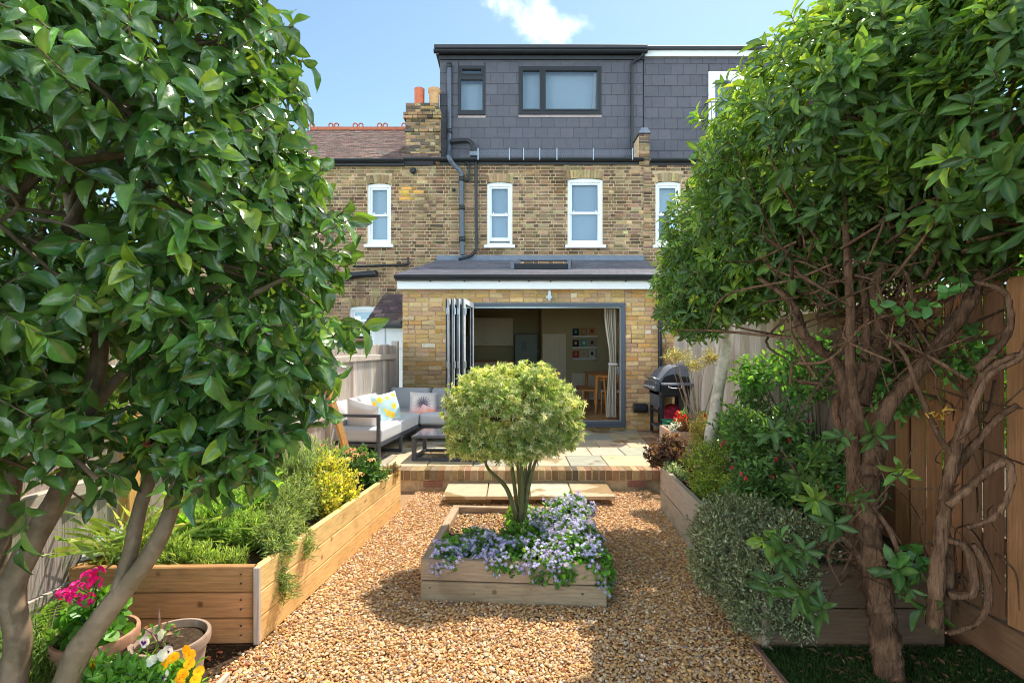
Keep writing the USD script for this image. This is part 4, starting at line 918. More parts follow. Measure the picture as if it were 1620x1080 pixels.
# timber posts by the left fence
p = thing('timber_post', 'orange timber post standing against the left fence boards', 'post', (-2.36, 3.25, 0))
obj('shaft', rb((-2.40, 3.27, .58), (.05, .05, .62), .004), 'wood_z', p, tint=(.62, .34, .11)); obj('cap', rb((-2.40, 3.27, 1.205), (.056, .056, .006), .003), 'wood_z', p, tint=(.5, .27, .09))
p = thing('timber_prop', 'leaning orange timber prop between the sofa arm and the left bed', 'post', (-1.8, 5.7, PZ))
obj('shaft', tube([at(549, 716, 5.62), at(527, 640, 5.66), at(505, 560, 5.7)], [.042, .042, .042], 4, 2), 'wood_z', p, tint=(.6, .31, .10)); obj('foot', rb(at(549, 716, 5.62), (.06, .06, .015), .005), 'wood_z', p, tint=(.45, .25, .1))

# ================================================================== RAISED BEDS
def plank(parent, a, b, z0, z1, out, th=.045, mat='wood_y', tint=(.6, .36, .13), ext=0):
    a, b = np.array(a, float), np.array(b, float); d = b - a; ln = np.linalg.norm(d); d /= ln; n = np.array([d[1], -d[0]])
    if n @ np.array(out) < 0: n = -n
    c = (a + b) / 2 - n * th / 2; A = np.array([[*d, 0], [*n, 0], [0, 0, 1.]])
    return obj('plank', rb((*c, (z0 + z1) / 2), (ln / 2 + ext, th / 2, (z1 - z0) / 2 - .0015), .005, A), mat, parent, tint=tint)
# left bed
LH = .42
lbed = thing('raised_bed', 'long raised bed of new golden timber planks along the left fence', 'planter', (-1.9, 4, 0))
lfx = lambda y: LF0[0] + (LF1[0] - LF0[0]) * (y - LF0[1]) / (LF1[1] - LF0[1]) + .07
ln_in, lf_in = (lfx(lb_n[1]), lb_n[1] - .02), (lfx(lb_f[1]), lb_f[1])
hgt = [(.0, .14), (.14, .28), (.28, LH)]
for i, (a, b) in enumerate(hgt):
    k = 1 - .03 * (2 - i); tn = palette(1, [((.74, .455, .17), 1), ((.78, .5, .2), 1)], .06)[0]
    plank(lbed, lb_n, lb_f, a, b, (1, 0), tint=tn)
    plank(lbed, (lb_n[0] - .022, lb_n[1]), ln_in, a, b, (0, -1), mat='wood_x', tint=palette(1, [((.46, .22, .085), 1), ((.50, .25, .10), 1)], .08)[0])  # front boards in a darker tint than the sunlit side, shade painted in
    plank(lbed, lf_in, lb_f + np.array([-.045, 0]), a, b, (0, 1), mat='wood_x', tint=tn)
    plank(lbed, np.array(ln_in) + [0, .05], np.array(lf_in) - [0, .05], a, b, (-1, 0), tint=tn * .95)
obj('corner_post', rb((lb_n[0] - .012, lb_n[1] - .006, LH / 2), (.0165, .012, LH / 2 - .002), .003), 'wood_z', lbed, tint=(.5, .4, .33))
m = MB()
for sx, sy in ((lb_n[0] - .1, lb_n[1] - .003), (lb_n[0] - .1, lb_n[1] - .003)):
    for zz in (.05, .1, .19, .24, .33, .38): m.add(rb((sx, sy, zz), (.004, .003, .004), .001))
obj('screw', m, 'steel', lbed, kind='stuff')
def soil(parent, pts, z, seed=0):
    p = sg.Polygon(pts); x0, y0, x1, y1 = p.bounds; gx, gy = np.meshgrid(np.arange(x0, x1 + .05, .05), np.arange(y0, y1 + .05, .05), indexing='ij')
    h = z + .05 * (meshkit.fbm(np.stack([gx * 6, gy * 6, gx * 0 + seed], -1), 3, seed) - .5); v = np.stack([gx, gy, h], -1); a, b = gx.shape
    i, j = np.meshgrid(np.arange(a - 1), np.arange(b - 1), indexing='ij'); q = np.stack([i * b + j, (i + 1) * b + j, (i + 1) * b + j + 1, i * b + j + 1], -1).reshape(-1, 4)
    cc = v.reshape(-1, 3)[q].mean(1); q = q[shapely.contains_xy(p, cc[:, 0], cc[:, 1])]
    obj('soil', (v.reshape(-1, 3), np.vstack([q[:, [0, 1, 2]], q[:, [0, 2, 3]]])), 'soil', parent, True)
soil(lbed, [lb_n + [-.02, .02], lb_f + [-.02, -.02], np.array(lf_in) + [.0, -.02], np.array(ln_in) + [0, .04]], .36, 1)
# right bed
rbed = thing('raised_bed', 'long raised bed of weathered grey planks along the right fence', 'planter', (1.9, 4, 0))
rfx = lambda y: RF0[0] + (RF1[0] - RF0[0]) * (y - RF0[1]) / (RF1[1] - RF0[1]) - .07
RN = (rfx(rb_n[1]) - .12, rb_n[1] + .0)
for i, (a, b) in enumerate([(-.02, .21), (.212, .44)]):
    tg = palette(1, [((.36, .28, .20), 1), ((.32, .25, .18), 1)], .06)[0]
    plank(rbed, rb_n, rb_f, a, b, (-1, 0), tint=tg); plank(rbed, (rb_n[0] + .02, rb_n[1]), RN, a, b, (0, -1), mat='wood_x', tint=(.11, .066, .038))  # front planks tinted darker than the side: deep shade put into their colour
    plank(rbed, rb_f + np.array([.045, 0]), (rfx(rb_f[1]), rb_f[1]), a, b, (0, 1), mat='wood_x', tint=tg)
obj('corner_post', rb((rb_n[0] + .012, rb_n[1] - .004, .21), (.014, .012, .22), .003), 'wood_z', rbed, tint=(.28, .2, .14))
soil(rbed, [rb_n + [.02, .02], rb_f + [.03, -.02], (rfx(rb_f[1]), rb_f[1]), (rfx(rb_n[1]), rb_n[1] + .02)], .37, 2)
# centre bed
cbed = thing('raised_bed', 'square raised bed of two plank courses in the middle of the gravel', 'planter', (*(CB['o'] + cb_u * .58 + cb_v * .57), 0))
CH_ = .268
for i, (a, b) in enumerate([(-.02, .132), (.1335, CH_)]):
    tf = palette(1, [((.34, .235, .145), 1)], .06)[0]; c = cb_c
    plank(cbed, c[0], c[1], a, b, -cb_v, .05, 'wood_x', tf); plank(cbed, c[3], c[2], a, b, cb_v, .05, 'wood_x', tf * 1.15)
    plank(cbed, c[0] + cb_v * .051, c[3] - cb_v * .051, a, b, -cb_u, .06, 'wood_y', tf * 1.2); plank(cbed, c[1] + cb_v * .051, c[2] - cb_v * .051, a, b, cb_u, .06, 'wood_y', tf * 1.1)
m = MB()
for du, zz, r0 in ((.50, .19, .011), (.545, .215, .010), (.06, .09, .006), (.34, .06, .005), (1.02, .08, .008), (.7, .1, .004)):
    q = CB['o'] + cb_u * du - cb_v * .0005; g = np.arange(10) * 2 * np.pi / 10
    v = np.array([[*(q + cb_u * math.cos(t) * r0), zz + math.sin(t) * r0 * .8] for t in g] + [[*(q - cb_v * .0015), zz]]); m.add((v, np.array([[i, (i + 1) % 10, 10] for i in range(10)])))
obj('knot', m, 'wood_knot', cbed, kind='stuff')
ins = lambda u, v_: CB['o'] + cb_u * u + cb_v * v_
soil(cbed, [ins(.03, .03), ins(1.14, .03), ins(1.14, 1.12), ins(.03, 1.12)], .20, 3)
gp = np.stack(np.meshgrid(np.arange(.07, 1.1, .014), np.arange(.62, 1.09, .014), indexing='ij'), -1).reshape(-1, 2); gp = gp + rng.uniform(-.006, .006, gp.shape)
gp = CB['o'] + gp[:, :1] * cb_u + gp[:, 1:] * cb_v
instancer('pebble_mulch', np.column_stack([gp, .208 + rng.uniform(0, .012, len(gp)) + .02 * (meshkit.fbm(np.column_stack([gp * 6, gp[:, 0] * 0]), 3, 3) - .5)]), .0088, 9, label='pinkish pebbles over the soil at the back of the square bed', cat='pebbles')

# bottom right: dark turf with its edging; bottom left: bare soil with its edging
obj('turf_base', box(1.31, 2.6, .8, rb_n[1] + .02, -.05, .006), 'grass_base', kind='structure')
n = 26000; P = np.column_stack([rng.uniform(1.32, 2.42, n), rng.uniform(1.7, rb_n[1] - .01, n), np.full(n, .004)])
X = norm(np.column_stack([rng.normal(0, .5, (n, 2)), np.ones(n)])); v, f, c = place(P, X, np.cross(X, rand_dir(n)), rng.uniform(.018, .034, n), .0035, needle(), palette(n, [((.03, .07, .015), 3), ((.05, .09, .02), 1), ((.02, .045, .012), 1)], .25))
obj('turf', (v, f), 'leaf_soft', tint=c, kind='stuff', label='short dark green turf around the big shrub trunk', cat='grass')
lf_ = []
for i, (px, py) in enumerate(((1296, 1038), (1500, 1010), (1495, 1058), (1380, 1045), (1350, 1000), (1570, 1065))):
    D = CAMZ * F / (py - HOR); q = at(px, py, D) + [0, 0, .02]; a = rng.uniform(0, 6.28)
    v, f, c = place(q[None], [[math.cos(a), math.sin(a), .05]], [[0, 0, 1.]], .06, .022, leaf(5, 2, .1, -.1), palette(1, [((.4, .27, .14), 1), ((.3, .17, .08), 1)], .2))
    t = obj('fallen_leaf', (v, f), 'leaf_soft', smooth=True, tint=c, label=('pale dry leaf on the turf left of the shrub trunk', 'dry brown leaf on the turf beside the climber', 'dry leaf on the turf nearest the right fence board', 'dry brown leaf touching the shrub trunk foot', 'dry leaf on the turf just left of the trunk by the bed', 'dry leaf in the bottom right corner of the turf')[i], cat='leaf', group='fallen leaves on the turf')
n = 420; P = np.column_stack([rng.uniform(1.4, 2.4, n), rng.uniform(1.9, rb_n[1] - .03, n), rng.uniform(.012, .03, n)]); P[:200, :2] = np.array([1.82, 2.56]) + rng.normal(0, .16, (200, 2)); P = P[P[:, 1] < rb_n[1] - .03]; n = len(P)
v, f, c = place(P, rand_dir(n) * [1, 1, .2], np.tile([0, 0, 1.], (n, 1)) + rng.normal(0, .3, (n, 3)), rng.uniform(.012, .05, n), rng.uniform(.006, .018, n), leaf2(), palette(n, [((.2, .11, .05), 2), ((.12, .075, .045), 3), ((.33, .22, .12), .6)], .3))
obj('leaf_litter', (v, f), 'leaf_soft', tint=c, kind='stuff', label='brown leaf litter round the foot of the big shrub trunk', cat='leaf litter')
ed = thing('edging_strip', 'thin brown edging strip between the gravel and the turf', 'edging', (1.3, 2.2, 0))
obj('strip', box(1.285, 1.305, .9, rb_n[1] - .01, -.05, .03), 'wood_y', ed, tint=(.2, .11, .08))
obj('soil_patch', MB().add((np.array([[-2.6, .9, .0], [-1.42, .9, .0], [-1.45, 2.5, .0], [-1.36, 2.83, .0], [-2.55, 2.83, .01]]), np.array([[0, 1, 2], [0, 2, 4], [2, 3, 4]]))), 'soil', kind='structure')
m = MB(); n = 500; P = np.column_stack([rng.uniform(-1.75, -1.36, n), rng.uniform(1.9, 2.80, n), rng.uniform(.002, .012, n)]); rr_ = np.random.default_rng(3)
v, f, c = place(P, rand_dir(n) * [1, 1, .2], np.tile([0, 0, 1.], (n, 1)) + rng.normal(0, .3, (n, 3)), rng.uniform(.008, .035, n), rng.uniform(.006, .02, n), leaf2(), palette(n, [((.2, .1, .05), 2), ((.12, .08, .05), 2), ((.35, .22, .12), 1), ((.4, .1, .04), .3)], .3))
obj('leaf_litter', (v, f), 'leaf_soft', tint=c, kind='stuff', label='dry leaf litter and chips beside the empty pot', cat='leaf litter')
ed = thing('edging_strip', 'pale timber edging strip between the gravel and the flower pots', 'edging', (-1.4, 2.3, 0))
obj('strip', rb((-1.395, 2.12, .012), (.012, .42, .03), .004, axes(-.05)), 'wood_y', ed, tint=(.5, .42, .33))
for i in range(5):
    q = at(*((348, 1036), (330, 1030), (390, 1022), (365, 1018), (352, 1050))[i], 2.75 - .05 * i); q[2] = .012
    obj('clay_chip', (stone_shape(np.random.default_rng(60 + i))[0] * .016 + q, stone_shape(np.random.default_rng(60 + i))[1]), 'pot_red', label=('orange clay chip nearest the dry pot', 'orange clay chip left of the pale edging tip', 'orange clay chip furthest right by the gravel edge', 'orange clay chip beside the left bed corner', 'orange clay chip nearest the pale edging strip')[i], cat='clay chip', group='clay chips by the left bed')

# ================================================================== BIG SHRUBS
def crown_leaves(t, P, X, Z, Ln, Wd, T, C, mat, nparts, near_T=None, name='leaf', rib=None):
    "the leaves that show largest as parts, the rest joined"
    D = np.linalg.norm(P - [0, 0, CAMZ], axis=1); infr = (P[:, 1] > .5) & (np.abs(P[:, 0] / P[:, 1]) < .99) & ((P[:, 2] - CAMZ) / P[:, 1] < .68) & ((P[:, 2] - CAMZ) / P[:, 1] > -.66)
    face = np.abs(np.sum(norm(Z) * norm(P - [0, 0, CAMZ]), 1)); size = np.where(infr, np.broadcast_to(Ln, D.shape) * (.3 + face) / D, 0)
    if nparts:
        # of several in one direction only the nearest can be seen
        key = np.round(np.column_stack([P[:, 0] / P[:, 1], P[:, 2] / P[:, 1]]) / .035).astype(int); o = np.argsort(D); seen = {}; front = np.zeros(len(P), bool)
        for i in o:
            if infr[i]:
                k = tuple(key[i]); c = seen.get(k, 0)
                if c < 2: front[i] = True; seen[k] = c + 1
        big = np.argsort(-size * (front + .05))[:nparts]; sel = np.zeros(len(P), bool); sel[big] = True
        for i in big:
            v, f, c = place(P[i:i + 1], X[i:i + 1], Z[i:i + 1], Ln[i:i + 1], Wd[i:i + 1], near_T or T, C[i:i + 1], rib); obj(name, (v, f), mat, t, True, tint=c)
        P, X, Z, Ln, Wd, C = (q[~sel] for q in (P, X, Z, Ln, Wd, C))
    v, f, c = place(P, X, Z, Ln, Wd, T, C, rib); obj('foliage', (v, f), mat, t, True, tint=c, kind='stuff')

# camellia on the left
cam_t = thing('camellia_shrub', 'large camellia with dark glossy leaves and bare smooth stems on the left', 'shrub', (-1.95, 2.1, 0))
m = MB(); BK = np.array([.195, .135, .082])
stems = [([(15, 1110, 2.05), (28, 1010, 2.07), (20, 930, 2.1), (55, 850, 2.13), (100, 770, 2.15), (130, 690, 2.17), (150, 600, 2.2), (158, 545, 2.2), (150, 450, 2.2), (120, 350, 2.2), (105, 250, 2.2), (90, 100, 2.2)], [.052, .048, .048, .045, .043, .040, .036, .035, .032, .03, .028, .02]),
         ([(152, 640, 2.18), (185, 600, 2.15), (240, 545, 2.12), (310, 505, 2.1), (390, 470, 2.1), (450, 440, 2.1)], [.024, .021, .019, .017, .014, .008]),
         ([(95, 1120, 2.0), (120, 1040, 2.02), (170, 965, 2.05), (225, 895, 2.08), (262, 830, 2.12), (282, 760, 2.16), (292, 710, 2.2), (320, 640, 2.22), (350, 560, 2.25)], [.052, .047, .043, .038, .032, .028, .024, .02, .014]),
         ([(188, 935, 2.06), (205, 880, 2.1), (222, 800, 2.14), (245, 735, 2.18), (262, 680, 2.2), (265, 600, 2.22), (275, 500, 2.25), (270, 380, 2.3)], [.036, .031, .028, .025, .022, .02, .017, .012]),
         ([(-40, 1000, 2.2), (10, 800, 2.3), (35, 620, 2.35), (50, 545, 2.4), (35, 400, 2.4), (25, 320, 2.4), (60, 200, 2.4)], [.048, .046, .044, .042, .038, .034, .03]),
         ([(25, 320, 1.9), (10, 290, 1.9), (20, 220, 1.9)], [.03, .026, .02]), ([(25, 310, 1.95), (80, 265, 1.95), (160, 250, 1.9), (250, 235, 1.9), (330, 215, 2.0), (420, 205, 2.1)], [.02, .018, .014, .011, .008, .006]),
         ([(90, 390, 2.1), (140, 300, 2.1), (190, 180, 2.1), (240, 145, 2.1)], [.024, .02, .015, .012]), ([(105, 400, 2.2), (122, 300, 2.15), (185, 250, 2.1)], [.022, .016, .01])]
for i, (p, r) in enumerate(stems): m.add(tube([at(*q) for q in p], np.array(r) * .95, 12, 6, .12, i), BK * rng.uniform(.85, 1.1))
obj('trunk', m, 'bark_smooth', cam_t, True)
CE = [(-1.42, 2.05, 2.35, .62, .72, .95), (-1.15, 2.25, 1.95, .52, .68, .62), (-1.72, 1.75, 2.0, .45, .5, .72), (-1.32, 2.15, 2.85, .48, .55, .6), (-1.65, 1.75, 2.6, .4, .42, .6), (-1.75, 1.85, 1.25, .40, .42, .36), (-1.08, 2.25, 1.5, .36, .45, .32), (-1.3, 2.2, 1.3, .22, .3, .2), (-1.12, 2.1, 1.22, .26, .3, .2), (-2.1, 2.5, 2.2, .5, .6, 1.1), (-1.95, 1.75, 1.7, .4, .4, .5), (-1.12, 2.35, 2.15, .34, .45, .5)]
tp, ax = ell_points(CE, 1380, .24, .355, 3.2, 5); kp = np.linalg.norm(tp - [0, 0, CAMZ], axis=1) > 1.12
for (ga, gb, gr) in (((-1.76, 2.17, 1.5), (-1.10, 1.36, 1.56), .13), ((-1.84, 2.15, 1.05), (-1.2, 1.4, 1.2), .15), ((-1.62, 2.12, 1.62), (-1.0, 1.3, 1.6), .10), ((-1.95, 2.2, 2.25), (-1.2, 1.35, 2.0), .12)):     # openings through which the stems show
    ga, gb = np.array(ga), np.array(gb); tt = np.clip(((tp - ga) @ (gb - ga)) / ((gb - ga) @ (gb - ga)), 0, 1); kp &= np.linalg.norm(tp - ga - tt[:, None] * (gb - ga), axis=1) > gr
kp &= rng.random(len(tp)) < 2; tp, ax = tp[kp], ax[kp]
ax = norm(ax + np.array([.0, -.1, .15]) + rng.normal(0, .35, ax.shape))
P, X, Z, st = sprigs(tp, ax, 8, .17, (.55, 1.25), .55, .42)
Z = Z + np.array([.15, -.25, .5])
n = len(P); Ln = rng.uniform(.06, .125, n); Wd = Ln * rng.uniform(.45, .57, n)
C = palette(n, [((.036, .095, .022), 5), ((.058, .145, .026), 3), ((.11, .23, .035), 1.5), ((.26, .38, .04), .5)], .2)
T_far, T_near = leaf(6, 2, .16, .26, .05, .85), leaf(9, 4, .17, .28, .05, .85)
crown_leaves(cam_t, P, X, Z, Ln, Wd, T_far, C, 'leaf_gloss', 300, T_near, rib=(.13, .22, .06))
hub = np.array([c[:3] for c in CE]); k = np.argmin(((st[:, None] - hub[None]) ** 2).sum(-1), 1)
m = MB(); v, f, c = twigs(tp, st, .0035, BK * .9, 4); m.add((v, f), c)
for i in range(0, len(st), 9): m.add(tube([st[i], st[i] * .55 + hub[k[i]] * .45 + rng.normal(0, .04, 3), hub[k[i]] + rng.normal(0, .12, 3)], [.004, .006, .010], 5, 3), BK * rng.uniform(.6, 1.0))
obj('twigs', m, 'bark_smooth', cam_t, True, kind='stuff')
m = MB(); idx = rng.choice(len(tp), 26, replace=False)
for i in idx:
    q = 7; pp_ = np.repeat(tp[i][None], q, 0); xx = rand_dir(q) * .8 + ax[i]; v, f, c = place(pp_, xx, rand_dir(q), .026, .018, leaf(3, 2, .3, .4), palette(q, [((.2, .06, .025), 1), ((.3, .11, .05), 1)], .2)); m.add((v, f), c)
obj('withered_flowers', m, 'leaf_soft', cam_t, True, kind='stuff')

# the big rhododendron on the right
rho = thing('rhododendron_shrub', 'huge rhododendron with a broad leafy crown on a thick crooked trunk, right', 'shrub', (1.82, 2.56, 0))
m = MB(); BR = np.array([.155, .082, .046])
stems = [([(1408, 1090, 2.55), (1400, 1020, 2.56), (1392, 950, 2.6), (1380, 880, 2.65), (1372, 810, 2.72), (1378, 750, 2.78), (1388, 705, 2.8)], [.098, .086, .08, .078, .07, .062, .062]),
         ([(1385, 725, 2.8), (1392, 675, 2.8), (1415, 630, 2.78), (1465, 572, 2.74), (1525, 490, 2.7), (1550, 440, 2.7), (1570, 380, 2.7), (1600, 250, 2.7)], [.055, .052, .05, .047, .045, .036, .028, .02]),
         ([(1390, 715, 2.8), (1362, 670, 2.8), (1346, 600, 2.82), (1346, 500, 2.85), (1342, 430, 2.9), (1335, 300, 2.95)], [.04, .036, .033, .03, .027, .018]),
         ([(1352, 930, 2.85), (1352, 800, 2.9), (1350, 700, 2.95), (1345, 640, 3.0), (1322, 575, 3.1), (1275, 535, 3.2), (1262, 500, 3.3), (1245, 470, 3.4), (1200, 440, 3.6)], [.06, .055, .05, .048, .042, .038, .036, .03, .02]),
         ([(1365, 640, 2.95), (1388, 560, 3.0), (1392, 500, 3.0), (1384, 450, 3.0), (1408, 400, 3.0), (1420, 330, 3.0), (1440, 220, 3.0)], [.04, .04, .038, .034, .034, .028, .02]),
         ([(1360, 620, 3.0), (1372, 520, 3.05), (1362, 430, 3.1), (1350, 330, 3.1)], [.03, .026, .022, .016]), ([(1330, 690, 3.1), (1322, 640, 3.15), (1345, 600, 3.1), (1372, 570, 3.0)], [.026, .026, .024, .022]),
         ([(1366, 900, 2.66), (1352, 870, 2.62), (1330, 850, 2.6), (1310, 880, 2.55), (1330, 925, 2.5)], [.02, .015, .011, .008, .005]), ([(1390, 880, 2.6), (1420, 880, 2.58), (1408, 840, 2.6), (1380, 800, 2.6)], [.02, .018, .016, .01])]
for i, (p, r) in enumerate(stems): m.add(tube([at(*q) for q in p], np.array(r) * .76, 16, 12, .42 if i in (0, 3) else .26, i + 20), BR * rng.uniform(.85, 1.15))
obj('trunk', m, 'bark', rho, True)
RE = [(1.95, 3.3, 2.95, .7, 1.15, .72), (2.25, 2.5, 2.8, .5, .9, .6), (2.6, 2.6, 3.2, .5, 1.1, .6), (2.75, 4.2, 3.6, .5, 1.2, .6), (1.80, 4.5, 2.5, .46, 1.0, .75), (2.2, 4.3, 3.1, .6, 1.0, .8), (2.5, 3.2, 3.45, .6, .9, .6), (1.72, 5.0, 2.15, .40, .7, .5), (1.95, 3.6, 2.4, .5, .8, .4), (2.1, 2.2, 2.55, .4, .5, .5), (2.3, 2.7, 2.32, .36, .8, .28), (2.25, 3.5, 2.25, .4, .8, .32), (2.55, 2.0, 2.5, .4, .7, .4), (1.64, 4.6, 2.15, .27, .5, .5), (2.1, 4.1, 2.05, .42, .8, .22), (2.75, 3.2, 3.7, .5, 1.0, .5), (2.2, 3.4, 3.55, .45, .8, .35), (2.55, 2.8, 2.3, .36, 1.0, .34)]
tp, ax = ell_points(RE, 4100, .22, .27, 2.6, 9)
keep = ~((tp[:, 0] > 2.75) & (tp[:, 2] < 2.2)); tp, ax = tp[keep], ax[keep]
low = np.array([at(*q) for q in ((1235, 850, 2.55), (1215, 920, 2.5), (1290, 790, 2.75), (1330, 690, 2.7), (1285, 720, 2.8), (1260, 760, 2.8), (1390, 690, 2.55), (1420, 745, 2.55), (1300, 960, 2.4), (1265, 940, 2.45), (1440, 930, 2.45), (1460, 960, 2.5), (1225, 680, 2.9), (1360, 790, 2.6), (1240, 880, 2.55), (1205, 855, 2.6), (1420, 900, 2.5), (1320, 830, 2.6), (1275, 870, 2.5))])
tp = np.vstack([tp, low]); ax = np.vstack([norm(ax + [-.1, -.05, .45] + rng.normal(0, .25, ax.shape)), norm(rng.normal(0, .4, low.shape) + [-.3, -.5, .4])])
P, X, Z, st = sprigs(tp, ax, 9, .07, (.75, 1.45), .12, .25)
n = len(P); far = np.clip((np.repeat(tp[:, 1], 9) - 2.6) / 2.2, 0, 1); sz = np.repeat(rng.uniform(.75, 1.15, len(tp)), 9)
Ln = rng.uniform(.078, .138, n) * sz * (1 - .2 * far); Wd = Ln * rng.uniform(.29, .40, n)
nc = np.repeat(rng.random(len(tp)) < .2 + .3 * (tp[:, 2] > 2.9) + .2 * (tp[:, 2] > 3.4), 9)  # new shoots, more of them higher up: light on the crown top put into leaf colour
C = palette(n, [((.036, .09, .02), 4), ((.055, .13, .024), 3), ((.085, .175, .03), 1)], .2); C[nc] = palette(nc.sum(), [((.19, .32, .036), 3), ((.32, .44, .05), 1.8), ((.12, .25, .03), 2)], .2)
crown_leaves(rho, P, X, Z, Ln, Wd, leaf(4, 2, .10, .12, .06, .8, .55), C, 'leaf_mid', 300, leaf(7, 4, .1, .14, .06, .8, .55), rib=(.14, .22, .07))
m = MB(); v, f, c = twigs(tp, st, .0035, (.16, .12, .05), 4); m.add((v, f), c)
hub = np.array([(1.9, 3.2, 2.25), (2.15, 2.6, 2.3), (1.9, 4.2, 2.2), (2.2, 4.0, 2.6), (2.3, 3.2, 2.8), (1.75, 4.8, 1.95)]); k = np.argmin(((st[:-len(low), None] - hub[None]) ** 2).sum(-1), 1)
for i in range(0, len(k), 22):
    a, b = st[i], hub[k[i]] + rng.normal(0, .15, 3); mid = a * .5 + b * .5 + rng.normal(0, .07, 3) - [0, 0, .04]
    m.add(tube([a, mid, b], [.004, .007, .011], 5, 3), BR * rng.uniform(.6, 1.1))
for i in range(len(low)):
    a = st[len(k) + i]; b = at(rng.uniform(1355, 1385), rng.uniform(760, 900), 2.7); m.add(tube([a, a * .5 + b * .5 + rng.normal(0, .03, 3) - [0, 0, .05], b], [.003, .005, .008], 5, 4), BR)
r4 = np.random.default_rng(8)     # the tangle of bare wood under the crown
for i in range(170):
    D = r4.uniform(2.55, 3.6); a = at(r4.uniform(1240, 1620), r4.uniform(380, 620), D); d = norm(r4.normal(size=3) * [1, .6, 1] + [.1, 0, .25]) * r4.uniform(.15, .55)
    if a[0] > 2.36: a[0] = 2.36
    m.add(tube([a, a + d * .5 + r4.normal(0, .05, 3), a + d + r4.normal(0, .05, 3)], [.009 * r4.uniform(.4, 1.2), .007, .003], 5, 4), BR * r4.uniform(.55, 1.25))
obj('twigs', m, 'bark', rho, True, kind='stuff')
m = MB(); cand = np.where((tp[:, 2] > 2.2))[0]
for i in rng.choice(cand, 60, replace=False):      # spent flower heads
    q = 9; v, f, c = place(np.repeat(tp[i][None], q, 0), rand_dir(q) + ax[i] * .8, rand_dir(q), rng.uniform(.03, .05, q), .004, needle(), palette(q, [((.3, .2, .06), 2), ((.25, .09, .03), 1)], .2)); m.add((v, f), c)
obj('spent_flowers', m, 'leaf_soft', rho, kind='stuff')
q = 16; c0 = at(1290, 163, 2.75); v, f, c = place(np.repeat(c0[None], q, 0) + rng.normal(0, .012, (q, 3)), rand_dir(q) + [0, -.7, .2], rand_dir(q), .035, .022, leaf(3, 2, .2, .2), palette(q, [((.22, .08, .33), 1), ((.3, .14, .42), 1)], .15))
obj('flower_head', (v, f), 'petal_thin', rho, True, tint=c, label='single purple flower head')

# the twisted climber on the right fence
cl = thing('twisted_climber', 'old climber with twisted bare brown stems on the right fence', 'climber', (2.25, 2.5, 0))
m = MB(); BC = np.array([.17, .09, .05])
vines = [([(1478, 990, 2.45), (1482, 900, 2.46), (1492, 820, 2.48), (1500, 760, 2.48), (1515, 700, 2.5), (1535, 645, 2.5), (1560, 590, 2.48), (1600, 565, 2.42), (1650, 560, 2.3)], [.042, .045, .04, .036, .034, .03, .028, .022, .016]),
         ([(1495, 980, 2.5), (1500, 880, 2.52), (1492, 800, 2.53), (1512, 740, 2.55), (1545, 700, 2.5), (1580, 660, 2.45), (1610, 640, 2.4)], [.036, .034, .03, .03, .026, .022, .016]),
         ([(1500, 800, 2.42), (1545, 760, 2.4), (1590, 730, 2.38), (1600, 765, 2.36), (1575, 815, 2.36), (1530, 835, 2.4)], [.026, .026, .024, .02, .018, .014]),
         ([(1540, 860, 2.4), (1560, 900, 2.38), (1563, 950, 2.36), (1545, 985, 2.36), (1500, 1002, 2.38)], [.02, .021, .02, .018, .013]),
         ([(1505, 720, 2.5), (1480, 680, 2.52), (1450, 610, 2.55), (1430, 560, 2.58), (1390, 520, 2.6)], [.022, .018, .015, .012, .007]),
         ([(1545, 585, 2.48), (1590, 535, 2.42), (1598, 490, 2.4), (1585, 460, 2.4), (1540, 445, 2.45)], [.024, .022, .02, .018, .012]), ([(1520, 700, 2.46), (1560, 600, 2.44), (1618, 560, 2.38), (1640, 480, 2.3)], [.02, .019, .02, .018]),
         ([(1530, 600, 2.5), (1480, 570, 2.55), (1430, 545, 2.6), (1380, 530, 2.62)], [.014, .013, .01, .007]), ([(1500, 940, 2.45), (1540, 935, 2.42), (1530, 870, 2.44), (1490, 850, 2.46)], [.03, .026, .026, .022])]
for i, (p, r) in enumerate(vines): m.add(tube([at(*q) for q in p], np.array(r) * .72, 10, 9, .5, i + 50), BC * rng.uniform(.8, 1.2))
obj('stems', m, 'bark', cl, True)
m = MB()
for i in range(46):
    a = at(r4.uniform(1390, 1610), r4.uniform(470, 960), r4.uniform(2.45, 2.75)); a[0] = min(a[0], 2.36); d = norm(r4.normal(size=3) * [.5, .8, 1]) * r4.uniform(.15, .5); e = a + d; e[0] = min(e[0], 2.38)
    m.add(tube([a, (a + e) / 2 + r4.normal(0, .035, 3), e], [.005 * r4.uniform(.5, 1.4), .004, .002], 4, 5), BC * r4.uniform(.5, 1.1))
obj('runners', m, 'bark', cl, True, kind='stuff')
tips = np.array([at(*q) for q in ((1395, 480, 2.5), (1440, 495, 2.45), (1470, 485, 2.45), (1500, 460, 2.45), (1420, 490, 2.5), (1520, 450, 2.45), (1458, 880, 2.5), (1440, 870, 2.5), (1470, 890, 2.5), (1425, 885, 2.5), (1450, 905, 2.5))]); n = len(tips)
P, X, Z, st = sprigs(tips, norm(rng.normal(0, .5, (n, 3)) + [-.3, -.4, .1]), 5, .06, (.7, 1.3), .1, .3); q = len(P)
v, f, c = place(P, X, Z, rng.uniform(.05, .075, q), rng.uniform(.035, .05, q), leaf(4, 2, .1, .1), palette(q, [((.09, .22, .05), 2), ((.06, .15, .04), 1)], .15)); obj('foliage', (v, f), 'leaf_mid', cl, True, tint=c, kind='stuff')
